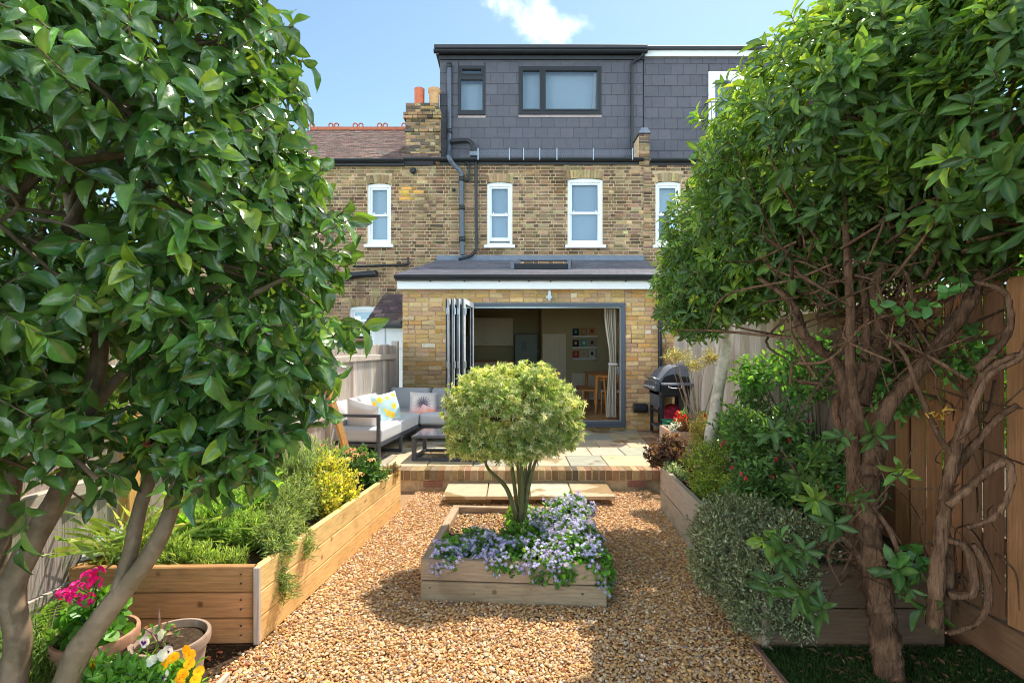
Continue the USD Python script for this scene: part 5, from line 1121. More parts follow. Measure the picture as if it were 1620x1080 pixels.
q = 18; v, f, c = place(np.repeat(at(1482, 655, 2.5)[None], q, 0) + rng.normal(0, .02, (q, 3)), rand_dir(q), rand_dir(q), .035, .008, needle(), palette(q, [((.6, .32, .03), 1), ((.65, .42, .08), 1)], .1)); obj('flower_head', (v, f), 'petal_thin', cl, tint=c, label='yellow honeysuckle flower head')

# ================================================================== SMALLER PLANTS
def shrub(name, label, cat, ells, n, k, T, Ln, pal, mat='leaf_mid', wid=.5, ang=(.5, 1.1), spl=.08, droop=.08, up=.5, shell=.3, gap=0, stems=6, foot=None, group=None, col=(.13, .09, .05), jit=.16, smooth=False, root=None, rough=.3, seed=None):
    E = np.array(ells, float); c0 = np.array(root if root is not None else [E[0, 0], E[0, 1], E[:, 2].min() - E[0, 5] * .8]); t = thing(name, label, cat, c0, group)
    tp, ax = ell_points(ells, n, shell, gap, 6.0, len(label) if seed is None else seed); ax = norm(ax + [0, 0, up] + rng.normal(0, rough, ax.shape))
    P, X, Z, st = sprigs(tp, ax, k, spl, ang, droop, .25); q = len(P); ln = Ln * rng.uniform(.75, 1.2, q)
    tone = np.repeat(np.exp(rng.normal(0, .12, (len(tp), 1))), k, 0)
    v, f, c = place(P, X, Z, ln, ln * wid, T, np.clip(palette(q, pal, jit) * tone, .002, .9)); obj('foliage', (v, f), mat, t, smooth, tint=c, kind='stuff')
    m = MB(); v, f, c = twigs(tp, st, .0016, col); m.add((v, f), c)
    for i in range(stems):
        j = rng.integers(len(st)); m.add(tube([c0 + rng.normal(0, .02, 3) * [1, 1, 0], c0 * .5 + st[j] * .5 + rng.normal(0, .02, 3), st[j]], [.006, .005, .002], 5, 3), col)
    obj('stems', m, 'bark', t, kind='stuff'); return t, tp, ax
def blades(name, label, cat, c, n, Ln, wd, pal, spread=.5, rootr=.08, mat='leaf_mid', group=None, rows=7):
    t = thing(name, label, cat, c, group); P = np.array(c) + rng.normal(0, rootr, (n, 3)) * [1, 1, 0]; a = rng.uniform(0, 6.28, n); s = np.abs(rng.normal(0, spread, n)) + .1
    X = norm(np.column_stack([np.cos(a) * s, np.sin(a) * s, np.ones(n)])); Z = np.column_stack([-np.cos(a), -np.sin(a), s]); V_, F_, C_ = [], [], []
    m = MB(); cols = palette(n, pal, .15)
    for g_ in range(4):
        i = np.arange(n) % 4 == g_; T = leaf(rows, 2, .012, [.25, .5, .75, 1.0][g_], .5, .35, .4); v, f, cc = place(P[i], X[i], Z[i], Ln * rng.uniform(.6, 1.1, i.sum()), wd, T, cols[i]); m.add((v, f), cc)
    obj('blades', m, mat, t, True, kind='stuff'); obj('crown_base', lathe((c[0], c[1], c[2] - .02), [(0, .05), (.03, .04), (.05, .0)], 8), 'soil', t); return t
def flowers(t, P, N, r, T, pal, name='flowers', mat='petal_thin', jit=.1, centre=None):
    q = len(P); X = np.cross(norm(N), rand_dir(q)); v, f, c = place(P, X, N, r * rng.uniform(.8, 1.15, q), r * rng.uniform(.8, 1.15, q), T, palette(q, pal, jit)); m = MB().add((v, f), c)
    if centre: v, f, c = place(P + norm(N) * .003 - norm(X) * r * .25, X, N, r * .5, r * .5, round_leaf(5, .1), np.tile(centre, (q, 1))); m.add((v, f), c)
    obj(name, m, mat, t, kind='stuff')
# the maple in the middle bed
mp = thing('maple_shrub', 'small variegated Japanese maple with a rounded crown in the square bed', 'shrub', (.03, 4.02, .2))
m = MB(); BM = np.array([.15, .135, .05]); b0 = np.array([.06, 4.0, .18])
MS = [(800, 770, 4.0, .021), (810, 740, 4.05, .018), (826, 760, 3.98, .022), (838, 760, 4.03, .02), (815, 700, 4.15, .015), (842, 720, 4.1, .015), (832, 690, 4.1, .014)]
tp, ax = ell_points([(-.02, 4.02, 1.17, .49, .44, .30), (.30, 4.0, 1.10, .25, .3, .27), (-.32, 4.0, 1.06, .24, .3, .32), (.0, 3.92, .86, .30, .22, .12), (-.25, 3.95, .88, .16, .2, .12), (.26, 3.95, .9, .16, .2, .12), (-.1, 4.0, 1.32, .36, .34, .17), (.14, 4.05, 1.36, .26, .3, .15), (-.42, 3.95, .95, .12, .2, .16), (.42, 3.95, .98, .12, .2, .14)], 2000, .24, .38, 5.5, 3)
ends = []
for i, (px, py, D, r) in enumerate(MS):
    q = at(px, py, D); top = q + (q - b0) * [1.6, 1.6, .62] + [0, 0, .05]; m.add(tube([b0 + rng.normal(0, .018, 3) * [1, 1, 0], (b0 + q) / 2 + rng.normal(0, .008, 3), q, q * .5 + top * .5 + rng.normal(0, .02, 3), top], [r, r * .9, r * .8, r * .55, r * .3], 9, 5, .1, i), BM * rng.uniform(.85, 1.2)); ends += [q, (q + top) / 2, top]
ends = np.array(ends); obj('stems', m, 'bark_smooth', mp, True)
ax = norm(ax + [0, 0, .25] + rng.normal(0, .3, ax.shape)); P, X, Z, st = sprigs(tp, ax, 5, .07, (.6, 1.3), .35, .3); Z = Z + [0, -.1, .7]
q = len(P); hgt_ = np.clip((P[:, 2] - .75) / .6, 0, 1); C = palette(q, [((.29, .38, .12), 3), ((.44, .49, .24), 2.6), ((.16, .26, .07), 2), ((.68, .68, .47), 2.2)], .15)
v, f, c = place(P, X, Z, rng.uniform(.029, .047, q), rng.uniform(.029, .047, q), star(5, 4.2, .28, .12), C); obj('foliage', (v, f), 'leaf_soft', mp, tint=c, kind='stuff')
m = MB(); v, f, c = twigs(tp, st, .0014, BM * .8); m.add((v, f), c); k = np.argmin(((st[:, None] - ends[None]) ** 2).sum(-1), 1)
for i in range(0, len(st), 3): m.add(tube([st[i], st[i] * .5 + ends[k[i]] * .5 + rng.normal(0, .015, 3), ends[k[i]]], [.0018, .003, .005], 4, 3), BM * rng.uniform(.7, 1.1))
obj('twigs', m, 'bark_smooth', mp, True, kind='stuff')
sp_ = at(668, 570, 4.0)
# campanula spilling over the square bed
ce = []
for u, v_, z, a, b, c in ((.18, .14, .24, .16, .16, .10), (.42, .22, .25, .2, .2, .11), (.68, .16, .25, .2, .18, .11), (.95, .15, .26, .2, .18, .12), (1.1, .1, .23, .11, .14, .14), (1.0, .45, .27, .18, .22, .12), (.92, .78, .30, .2, .22, .14), (1.02, .98, .29, .15, .16, .13), (.66, .5, .25, .2, .2, .09), (.62, .86, .25, .15, .2, .1), (.3, .42, .23, .16, .16, .08), (.12, .3, .22, .08, .14, .08), (.84, -.01, .22, .16, .05, .1), (1.17, .05, .18, .05, .07, .14), (.55, .02, .24, .14, .05, .06), (.14, .03, .23, .1, .04, .06)):
    q = ins(u, v_); ce.append((q[0], q[1], z, a, b, c))
cp, tp, ax = shrub('campanula_plant', 'spreading campanula with small lilac star flowers spilling over the square bed', 'flowers', ce, 2300, 4, round_leaf(6, .12), .03, [((.09, .24, .03), 3), ((.15, .32, .04), 2), ((.065, .16, .03), 1.5)], 'leaf_mid', .95, (.7, 1.4), .03, .05, .9, .25, stems=10, rough=.5)
sel = (meshkit.fbm(tp * 5.0, 2, 4) + .10 * (tp[:, 0] > .2) + .12 * (tp[:, 1] < 3.55)) > .565
keep = sel & (tp[:, 2] > .1); Pf = np.repeat(tp[keep], 3, 0); Nf = np.repeat(norm(ax[keep] + [0, -.25, .2]), 3, 0); flowers(cp, Pf + Nf * .026 + rng.normal(0, .014, Pf.shape), Nf + rng.normal(0, .35, Nf.shape), .0155, star(5, 6.2832, .55, .08), [((.42, .38, .76), 3), ((.54, .51, .83), 2), ((.33, .28, .66), 1)], jit=.1, centre=(.7, .68, .8))
# left bed
S = .38
GR = 'plants growing in the left bed'
blades('strap_leaf_plant', 'clump of bright green strap leaves by the left fence post', 'plant', (-2.0, 3.5, S), 60, .42, .024, [((.17, .38, .05), 3), ((.24, .45, .08), 1), ((.11, .26, .04), 1)], .28, .1)
blades('ornamental_grass', 'arching ornamental grass at the corner of the left bed', 'grass', (-2.18, 3.05, S), 110, .40, .006, [((.26, .36, .09), 2), ((.18, .28, .07), 2), ((.42, .44, .18), 1)], .55, .08)
blades('day_lily', 'dark green arching lily leaves at the back of the left bed', 'plant', (-1.76, 3.42, S), 20, .32, .017, [((.12, .28, .05), 2), ((.18, .37, .06), 1)], .35, .06)
shrub('rosemary_bush', 'pale green feathery rosemary along the front edge of the left bed', 'shrub', [(-1.95, 3.02, S + .05, .16, .12, .12), (-1.75, 3.0, S + .03, .14, .1, .1), (-1.6, 3.0, S + .02, .1, .1, .08), (-2.1, 3.1, S + .08, .12, .14, .14)], 620, 16, needle(), .035, [((.28, .40, .08), 2), ((.38, .47, .12), 1), ((.18, .29, .07), 1)], 'leaf_soft', .16, (.4, 1.0), .11, 0, 1.2, .5)
shrub('rosemary_bush', 'bushy light green rosemary in the middle of the left bed', 'shrub', [(-1.85, 3.3, S + .14, .17, .17, .18), (-1.62, 3.25, S + .12, .15, .14, .16), (-1.72, 3.6, S + .2, .18, .2, .2)], 720, 16, needle(), .036, [((.24, .38, .07), 2), ((.34, .46, .11), 1)], 'leaf_soft', .16, (.4, 1.0), .12, 0, 1.2, .5)
shrub('trailing_rosemary', 'grey green trailing rosemary hanging over the left bed corner', 'shrub', [(-1.45, 3.25, S + .12, .15, .2, .12), (-1.38, 3.12, S + .06, .10, .16, .12), (-1.34, 3.35, S - .02, .06, .1, .14), (-1.33, 3.05, .26, .03, .05, .13), (-1.5, 3.5, S + .17, .18, .2, .18)], 900, 16, needle(), .034, [((.22, .31, .10), 2), ((.3, .38, .13), 1.5), ((.15, .22, .07), 1)], 'leaf_soft', .15, (.4, 1.0), .13, .25, .25, .4)
shrub('lavender_bush', 'tall hazy grey green lavender by the left fence', 'shrub', [(-1.72, 4.15, S + .30, .26, .28, .26), (-1.85, 3.9, S + .26, .18, .2, .24), (-1.6, 4.5, S + .26, .2, .2, .2)], 1100, 14, needle(), .042, [((.24, .35, .14), 2), ((.32, .41, .18), 1), ((.17, .26, .10), 1)], 'leaf_soft', .13, (.3, .9), .16, 0, 1.5, .5)
shrub('euonymus_bush', 'golden yellow euonymus bush beside the left bed planks', 'shrub', [(-1.40, 3.95, S + .12, .17, .2, .18), (-1.34, 4.2, S + .1, .15, .18, .17), (-1.5, 4.25, S + .2, .2, .22, .2)], 900, 7, leaf2(), .034, [((.50, .46, .05), 3), ((.40, .42, .06), 2), ((.2, .3, .04), 1.8), ((.6, .56, .16), 1)], 'leaf_mid', .6, (.5, 1.2), .10, 0, .9, .45, .36)
shrub('oregano_clump', 'dull green herb clump between the rosemary and the euonymus', 'herb', [(-1.52, 3.78, S + .15, .18, .22, .2)], 520, 8, leaf2(), .024, [((.18, .25, .07), 2), ((.28, .35, .1), 1), ((.12, .18, .06), 1)], 'leaf_soft', .55, (.6, 1.2), .09, 0, 1.0, .4)
sd, tp, ax = shrub('hydrangea_bush', 'pink and peach flowered bush at the far end of the left bed', 'shrub', [(-1.42, 4.85, S + .14, .2, .2, .18), (-1.6, 4.7, S + .18, .16, .18, .16), (-1.25, 4.75, S + .08, .12, .14, .13)], 300, 6, leaf(3, 2), .045, [((.07, .16, .03), 3), ((.11, .21, .04), 1)], 'leaf_mid', .55, (.6, 1.2), .06, 0, .8)
fl = np.array([at(*q) for q in ((508, 706, 4.75), (519, 720, 4.7), (545, 716, 4.75), (557, 712, 4.7), (563, 720, 4.75), (552, 727, 4.6), (545, 737, 4.55), (569, 750, 4.45), (577, 718, 4.8), (530, 708, 4.8), (588, 728, 4.7), (536, 726, 4.7))])
for i, q in enumerate(fl):
    k = 26; d = norm(rng.normal(size=(k, 3)) * [1, 1, .6] + [0, 0, .5]); pk = [((.75, .30, .32), 2), ((.8, .42, .38), 1)] if i % 3 != 1 else [((.8, .5, .32), 2), ((.78, .58, .42), 1)]
    X = np.cross(d, rand_dir(k)); v, f, c = place(q + d * [.035, .035, .018], X, d, .014, .014, round_leaf(5, .15), palette(k, pk, .12)); obj('flower_head', (v, f), 'petal_thin', sd, tint=c)
shrub('sedum_plant', 'low reddish green sedum at the far corner of the left bed', 'plant', [(-1.15, 5.02, S + .05, .09, .12, .08)], 120, 7, leaf2(), .022, [((.2, .11, .06), 2), ((.12, .16, .05), 2), ((.28, .17, .08), 1)], 'leaf_mid', .6, (.6, 1.2), .04, 0, .9, .4)
sl_ = thing('slate_piece', 'grey slate offcut lying on the back edge of the left bed', 'slate', (*at(163, 862, 3.05),)); q = at(163, 862, 3.05); obj('piece', rb((q[0], q[1], LH + .06), (.085, .13, .004), .002, axes(.5) @ np.array([[1, 0, 0], [0, .94, .34], [0, -.34, .94]])), 'slate', sl_, tint=(.34, .37, .40)); obj('chip', rb((q[0] + .02, q[1] + .05, LH + .03), (.07, .06, .006), .002), 'slate', sl_, tint=(.3, .32, .34))  # pale blue-grey tint carries the sky reflection on the slate
# right bed
shrub('grey_shrub', 'mounded grey green small leaved shrub spilling over the near right bed', 'shrub', [(1.42, 3.25, .47, .32, .32, .24), (1.24, 3.05, .38, .22, .24, .25), (1.32, 2.84, .30, .20, .16, .26), (1.62, 3.05, .46, .26, .26, .2), (1.52, 2.80, .26, .15, .09, .22)], 3600, 8, leaf2(), .024, [((.22, .255, .15), 3), ((.31, .345, .22), 2), ((.15, .185, .105), 2), ((.42, .43, .3), .6)], 'leaf_soft', .46, (.5, 1.1), .09, .1, .5, .22, .3, 14, rough=.45)
shrub('box_bush', 'rounded yellow green small leaved bush in the right bed', 'shrub', [(1.68, 4.55, .58, .21, .25, .26), (1.6, 4.25, .48, .14, .18, .15), (1.82, 4.1, .5, .2, .24, .16)], 1000, 7, leaf2(), .024, [((.25, .34, .05), 3), ((.36, .44, .07), 2), ((.14, .23, .045), 2)], 'leaf_mid', .6, (.5, 1.1), .06, 0, .8, .25, .3)
shrub('heuchera_plant', 'dark bronze leaved plant at the far corner of the right bed', 'plant', [(1.55, 5.2, .60, .17, .16, .18), (1.44, 5.25, .52, .12, .12, .12), (1.64, 5.05, .5, .12, .12, .12)], 220, 6, leaf(3, 2), .045, [((.10, .05, .035), 3), ((.17, .085, .06), 2), ((.07, .06, .035), 1.5), ((.25, .16, .12), .6)], 'leaf_mid', .55, (.5, 1.2), .06, 0, .7, .35)
shrub('variegated_plant', 'low white edged plant on the rim of the right bed', 'plant', [(1.53, 5.0, .46, .09, .14, .06), (1.56, 4.8, .45, .07, .1, .05)], 150, 6, leaf2(), .03, [((.36, .42, .3), 2), ((.14, .24, .08), 2), ((.55, .58, .45), 1)], 'leaf_soft', .55, (.6, 1.3), .04, 0, .9, .35)
fu, tp, ax = shrub('fuchsia_bush', 'dense green fuchsia with hanging red flowers in the right bed', 'shrub', [(2.0, 4.5, .80, .30, .4, .34), (1.9, 3.85, .62, .32, .36, .26), (2.2, 3.6, .74, .26, .4, .32), (2.25, 5.0, .9, .28, .4, .34), (1.85, 4.2, .95, .2, .25, .16), (2.15, 4.1, 1.0, .2, .3, .2)], 900, 7, leaf(3, 2), .058, [((.10, .2, .05), 3), ((.15, .27, .07), 2), ((.065, .14, .035), 2)], 'leaf_mid', .42, (.6, 1.25), .14, .1, .6, .35, .4, 24, rough=.5)
k = np.where((tp[:, 1] < 4.4))[0]; k = k[rng.permutation(len(k))[:38]]; fl = np.vstack([tp[k] - [0, .03, .05], [at(*q) for q in ((1172, 745, 3.6), (1158, 735, 3.7), (1146, 695, 4.1), (1140, 700, 4.1), (1180, 752, 3.55))]]); m = MB()
for q in fl:
    a = rng.uniform(0, 6.28, 4); X = norm(np.column_stack([np.cos(a) * .35, np.sin(a) * .35, -np.ones(4)])); v, f, c = place(np.repeat(q[None], 4, 0), X, np.cross(X, rand_dir(4)), .04, .014, leaf2(), palette(4, [((.5, .03, .06), 2), ((.6, .1, .14), 1)], .1)); m.add((v, f), c)
obj('flowers', m, 'petal_thin', fu, kind='stuff')
shrub('ivy_climber', 'leafy green climber covering the right fence behind the pale trunk', 'climber', [(2.36, 4.3, 1.45, .14, .55, .40), (2.38, 3.4, 1.45, .10, .45, .34), (2.3, 5.0, 1.3, .2, .35, .3), (2.40, 2.9, 1.6, .06, .3, .22)], 430, 6, leaf(3, 2), .058, [((.08, .2, .045), 3), ((.14, .31, .06), 2), ((.2, .33, .07), 1)], 'leaf_mid', .6, (.6, 1.3), .15, .2, .1, .5, .45, 30, root=(2.45, 4.2, .4))
pt = thing('pale_trunk_tree', 'slim leaning tree with pale mottled trunk in the right bed', 'tree', (2.0, 5.2, .37))
m = MB(); m.add(tube([at(1122, 720, 5.2), at(1124, 690, 5.2), at(1132, 650, 5.2), at(1139, 600, 5.2), at(1148, 555, 5.2), at(1162, 480, 5.2), at(1180, 400, 5.2)], [.062, .06, .056, .056, .052, .045, .03], 12, 6, .14, 3), (.62, .53, .42)); obj('trunk', m, 'bark_smooth', pt, True)
m = MB()
for i in range(9): m.add(tube([at(1160 + i * 2, 490 - i * 9, 5.2), at(1160 + rng.uniform(-60, 60), 420 - i * 9, 5.2 + rng.uniform(-.3, .3)), at(1160 + rng.uniform(-100, 100), 370 - i * 8, 5.2 + rng.uniform(-.4, .4))], [.016, .01, .004], 6, 4), (.3, .25, .19))
obj('branches', m, 'bark_smooth', pt, True)
tp, ax = ell_points([(2.05, 5.3, 2.45, .5, .5, .55), (1.9, 5.2, 2.05, .42, .4, .3)], 260, .35, .3, 4, 2); P, X, Z, st = sprigs(tp, norm(ax + rng.normal(0, .4, ax.shape)), 7, .09, (.6, 1.3), .3, .3); q = len(P)
v, f, c = place(P, X, Z, rng.uniform(.055, .085, q), rng.uniform(.022, .032, q), leaf(4, 2), palette(q, [((.03, .075, .015), 2), ((.06, .12, .02), 1)], .2)); obj('crown', (v, f), 'leaf_mid', pt, True, tint=c, kind='stuff')
ws, tp, ax = shrub('wispy_shrub', 'thin pale yellow shrub with bare twigs in front of the grey fence', 'shrub', [(1.98, 6.3, 1.52, .22, .22, .10), (2.15, 6.2, 1.4, .16, .2, .1), (2.3, 6.0, 1.5, .16, .2, .12)], 150, 8, leaf2(), .035, [((.32, .30, .12), 2), ((.42, .38, .2), 1), ((.2, .22, .08), 1)], 'leaf_soft', .4, (.6, 1.2), .12, 0, .3, .4, 0, 14, root=(2.2, 6.2, .55), col=(.3, .22, .15))
# ================================================================== POTS
def pot(name, label, c, r0, r1, h, mat, tilt=(0, 0), ribs=False):
    t = thing(name, label, 'pot', c); pr = [(0, 0), (r0, 0), (r0 + (r1 - r0) * .05, .004)]
    if ribs: pr += [(r0 + (r1 - r0) * s + .004 * math.sin(s * 34), h * s) for s in np.linspace(.08, .82, 40)]
    else: pr += [(r0 + (r1 - r0) * s, h * s) for s in np.linspace(.1, .8, 5)]
    pr += [(r1 * .985, h * .82), (r1 * 1.04, h * .84), (r1 * 1.06, h * .9), (r1 * 1.06, h * .98), (r1 * 1.04, h), (r1 * .96, h), (r1 * .94, h * .97), (r1 * .9, h * .86)]
    obj('pot_body', lathe(c, pr, 40), mat, t, 40); g = np.linspace(0, 2 * np.pi, 20, endpoint=False)
    obj('soil', lathe(c, [(r1 * .92, h * .885), (r1 * .5, h * .90), (0, h * .91)], 20), 'soil', t, True); return t
pot('flower_pot', 'ribbed terracotta pot holding the pink geranium', (-1.87, 2.36, 0), .11, .155, .33, 'terracotta', ribs=True)
pot('flower_pot', 'wide plain terracotta pot with only dry soil and twigs in it', (-1.575, 2.42, 0), .115, .155, .28, 'terracotta_grey')
pot('flower_pot', 'plastic pot full of white and yellow pansies at the bottom edge', (-1.50, 2.06, 0), .11, .15, .22, 'green_plastic')
ge, tp, ax = shrub('geranium_plant', 'geranium with magenta flower heads in the ribbed pot', 'flowers', [(-1.86, 2.33, .40, .13, .12, .10)], 90, 5, round_leaf(8, .12), .055, [((.09, .24, .025), 3), ((.14, .3, .04), 1)], 'leaf_mid', 1.0, (.8, 1.4), .06, 0, .8)
for px, py, D in ((140, 912, 2.25), (122, 928, 2.25), (150, 922, 2.2), (118, 945, 2.22), (138, 948, 2.2), (197, 936, 2.3), (100, 940, 2.25), (155, 906, 2.25)):
    q = at(px, py, D); k = 20; d = norm(rng.normal(size=(k, 3)) * [1, 1, .8] + [0, -.3, .4]); X = np.cross(d, rand_dir(k)); v, f, c = place(q + d * .022, X, d, .02, .02, round_leaf(5, .2), palette(k, [((.72, .02, .32), 3), ((.8, .08, .42), 1), ((.6, .01, .2), 1)], .1)); obj('flower_head', (v, f), 'petal_thin', ge, tint=c)
    obj('flower_stalk', tube([q, q * .5 + np.array([-1.86, 2.34, .42]) * .5 + rng.normal(0, .01, 3), np.array([-1.86, 2.34, .38])], .003, 4, 4), 'bark', ge, tint=(.12, .2, .05))
dt = thing('dry_twigs', 'pinkish bare twig and sprouting leaves in the dry pot', 'twigs', (-1.575, 2.40, .25)); m = MB(); b0 = np.array([-1.60, 2.38, .25])
for e_ in ((0, .0, .17), (.04, 0, .12), (-.06, -.02, .10), (.09, .03, .07), (.12, -.02, .06)): m.add(tube([b0, b0 + np.array(e_) * .5 + [0, 0, .02], b0 + e_], [.005, .004, .003], 5, 3), (.5, .3, .22))
obj('stems', m, 'bark', dt, True); P = b0 + rng.normal(0, .03, (26, 3)) * [1.6, 1, .6] + [-.02, 0, .07]; v, f, c = place(P, rand_dir(26), rand_dir(26) + [0, 0, 1], .035, .016, leaf(3, 2), palette(26, [((.1, .22, .04), 2), ((.3, .2, .1), 1)], .2)); obj('leaves', (v, f), 'leaf_mid', dt, True, tint=c, kind='stuff')
pa, tp, ax = shrub('pansy_plant', 'pansies in white, purple and yellow crowding the bottom left pot', 'flowers', [(-1.50, 2.07, .27, .2, .13, .1), (-1.62, 2.06, .28, .14, .1, .1), (-1.36, 2.08, .25, .1, .1, .1)], 230, 6, leaf(4, 2), .055, [((.12, .28, .03), 3), ((.18, .36, .05), 1), ((.07, .18, .02), 1)], 'leaf_mid', .38, (.5, 1.1), .07, 0, 1.0)
def pansy(px, py, D, kind):
    q = at(px, py, D); N = norm(np.array([rng.normal(0, .35), -1 + rng.normal(0, .2), .45 + rng.normal(0, .3)])); up = norm(np.cross(N, [1, 0, 0])); up = up if up[2] > 0 else -up; a = np.array([90 + 28, 90 - 28, 178, 2, 270]) * np.pi / 180; r = np.cross(up, N); X = np.cos(a)[:, None] * r + np.sin(a)[:, None] * up
    c_ = {'w': [(.8, .8, .78)] * 5, 'p': [(.72, .62, .75), (.72, .62, .75), (.85, .84, .86), (.85, .84, .86), (.8, .76, .86)], 'y': [(.85, .50, .01)] * 5}[kind]
    m = MB(); v, f, c = place(np.repeat(q[None], 5, 0) + N * np.array([0, .001, .003, .004, .006])[:, None], X, np.repeat(N[None], 5, 0), .023, .027, round_leaf(9, .05), np.array(c_) * np.exp(rng.normal(0, .06, (5, 1)))); m.add((v, f), c)
    if kind == 'p': v, f, c = place(np.repeat(q[None], 3, 0) + N * .009, X[2:], np.repeat(N[None], 3, 0), .012, .012, round_leaf(6, .05), np.tile((.12, .01, .2), (3, 1))); m.add((v, f), c)
    if kind == 'y': v, f, c = place(q[None] + N * .009 - X[4:5] * .004, X[4:5], N[None], .009, .008, round_leaf(6, .05), np.array([(.75, .25, .0)])); m.add((v, f), c)
    obj('flower', m, 'petal_thin', pa, label={'w': 'white pansy flower', 'p': 'white pansy flower with a purple eye', 'y': 'yellow pansy flower'}[kind])
    obj('flower_stalk', tube([q, q * [1, 1, .85] + [0, .01, 0], [q[0] * .6 - 1.5 * .4, 2.08, .22]], .002, 4, 3), 'bark', pa, tint=(.12, .24, .05))
for a in ((230, 1014, 2.12, 'p'), (256, 1003, 2.14, 'w'), (206, 1071, 2.05, 'p'), (162, 1070, 2.05, 'w'), (258, 1035, 2.08, 'w'), (240, 1045, 2.08, 'w'), (265, 1030, 2.1, 'p'), (296, 1028, 2.1, 'y'), (275, 1040, 2.08, 'y'), (262, 1050, 2.07, 'y'), (300, 1050, 2.07, 'y'), (315, 1062, 2.06, 'y'), (290, 1065, 2.05, 'y'), (310, 1075, 2.04, 'y'), (283, 1078, 2.04, 'y'), (300, 1036, 2.1, 'y'), (262, 1068, 2.05, 'p'), (150, 1052, 2.08, 'y')): pansy(*a)
fe = thing('fern', 'light green fern fronds at the far left behind the stems', 'fern', (-2.25, 2.5, .1)); m = MB()
for i in range(12):
    a = rng.uniform(0, 6.28); ln = rng.uniform(.3, .5); d = np.array([math.cos(a), math.sin(a), 0]); s = np.linspace(0, 1, 22)[1:]; pth = np.array([-2.22, 2.5, .12]) + d * (s * ln * .75)[:, None] + np.array([0, 0, 1]) * (ln * (s * 1.0 - .7 * s ** 2))[:, None]
    m.add(tube(pth[::5], .003, 4, 3), (.15, .2, .05)); sd_ = np.array([-d[1], d[0], 0])
    for sg_ in (-1, 1): v, f, c = place(pth, np.tile(sd_ * sg_ + d * .35 - [0, 0, .15], (len(s), 1)), np.tile([0, 0, 1.], (len(s), 1)) + d * .2, .085 * np.sin(np.pi * (s * .9 + .08)), .016, leaf(4, 2), palette(len(s), [((.13, .25, .05), 2), ((.2, .32, .08), 1)], .12)); m.add((v, f), c)
obj('fronds', m, 'leaf_soft', fe, kind='stuff'); obj('crown_base', lathe((-2.22, 2.5, .05), [(0, .1), (.04, .07), (.05, 0)], 8), 'soil', fe)
shrub('leafy_weed', 'low feathery green plant below the pink geranium, far left', 'plant', [(-2.1, 2.3, .22, .2, .16, .24), (-2.0, 2.15, .2, .12, .1, .2)], 300, 12, needle(), .04, [((.16, .26, .06), 2), ((.1, .18, .04), 1)], 'leaf_soft', .16, (.5, 1.1), .1, 0, .8, .5)
# planter with red and white flowers by the barbecue
pb = thing('flower_trough', 'pinkish timber trough with red and white flowers beside the barbecue', 'planter', (2.25, 6.8, PZ))
for a, b in ((PZ, PZ + .15), (PZ + .152, PZ + .31)):
    tg = palette(1, [((.42, .27, .19), 1)], .06)[0]
    for (p, q, o) in (((1.97, 6.5), (1.995, 7.1), (-1, 0)), ((1.975, 6.5), (2.55, 6.47), (0, -1)), ((1.995, 7.1), (2.6, 7.08), (0, 1))): plank(pb, p, q, a, b, o, .04, 'wood_x', tg)
soil(pb, [(2.0, 6.52), (2.55, 6.5), (2.6, 7.06), (2.02, 7.08)], PZ + .27, 4)
tf_, tp, ax = shrub('red_geranium', 'red flowering geranium in the timber trough', 'flowers', [(2.2, 6.75, .68, .1, .12, .14), (2.42, 6.7, .66, .14, .14, .14)], 110, 6, leaf2(), .045, [((.1, .22, .03), 2), ((.2, .3, .06), 1)], 'leaf_mid', .6, (.6, 1.2), .07, 0, .9)
for px, py in ((1073, 654), (1070, 662), (1077, 663), (1085, 660), (1112, 658), (1108, 664)):
    q = at(px, py, 6.6); k = 14; d = norm(rng.normal(size=(k, 3)) + [0, -.4, .3]); v, f, c = place(q + d * .03, np.cross(d, rand_dir(k)), d, .028, .028, round_leaf(5, .2), palette(k, [((.62, .015, .02), 2), ((.5, .01, .015), 1)], .1)); obj('flower_head', (v, f), 'petal_thin', tf_, tint=c)
ag, tp, ax = shrub('white_alyssum', 'small white flowered plant at the front of the timber trough', 'flowers', [(2.06, 6.62, .60, .07, .1, .09)], 50, 5, leaf2(), .03, [((.12, .2, .06), 1), ((.2, .24, .1), 1)], 'leaf_soft', .5, (.6, 1.2), .05, 0, .9); flowers(ag, np.repeat(tp, 3, 0) + rng.normal(0, .02, (150, 3)), np.repeat(ax, 3, 0) + [0, -.5, .2], .014, star(5, 6.2832, .7, .05), [((.8, .8, .82), 1)])
shrub('coral_plant', 'rusty red leaved plant in the middle of the timber trough', 'plant', [(2.17, 6.6, .60, .1, .1, .1)], 90, 6, leaf2(), .03, [((.3, .12, .08), 2), ((.2, .14, .06), 1)], 'leaf_soft', .5, (.6, 1.2), .06, 0, .9)
shrub('lime_shrub', 'lime and bronze feathery shrub behind the pale trunk', 'shrub', [(2.12, 5.75, .68, .2, .25, .24)], 380, 9, leaf2(), .026, [((.28, .3, .08), 2), ((.2, .22, .07), 1), ((.34, .24, .13), 1)], 'leaf_soft', .4, (.5, 1.1), .09, 0, .9, .4)
shrub('beyond_fence_tree', 'bright green foliage seen through the gaps of the right fence', 'tree', [(4.0, 3.5, 1.6, .9, 1.8, 1.0), (4.2, 1.8, 1.4, .8, 1.0, 1.0), (4.4, 5.6, 1.3, 1.0, 1.2, 1.0), (3.5, 2.6, 2.2, .7, 1.5, .8)], 1700, 7, leaf(3, 2), .11, [((.10, .22, .03), 2), ((.16, .3, .05), 1)], 'leaf_mid', .5, (.6, 1.3), .2, .1, .4, .4, 0, 20, root=(4.2, 3.0, -.05))

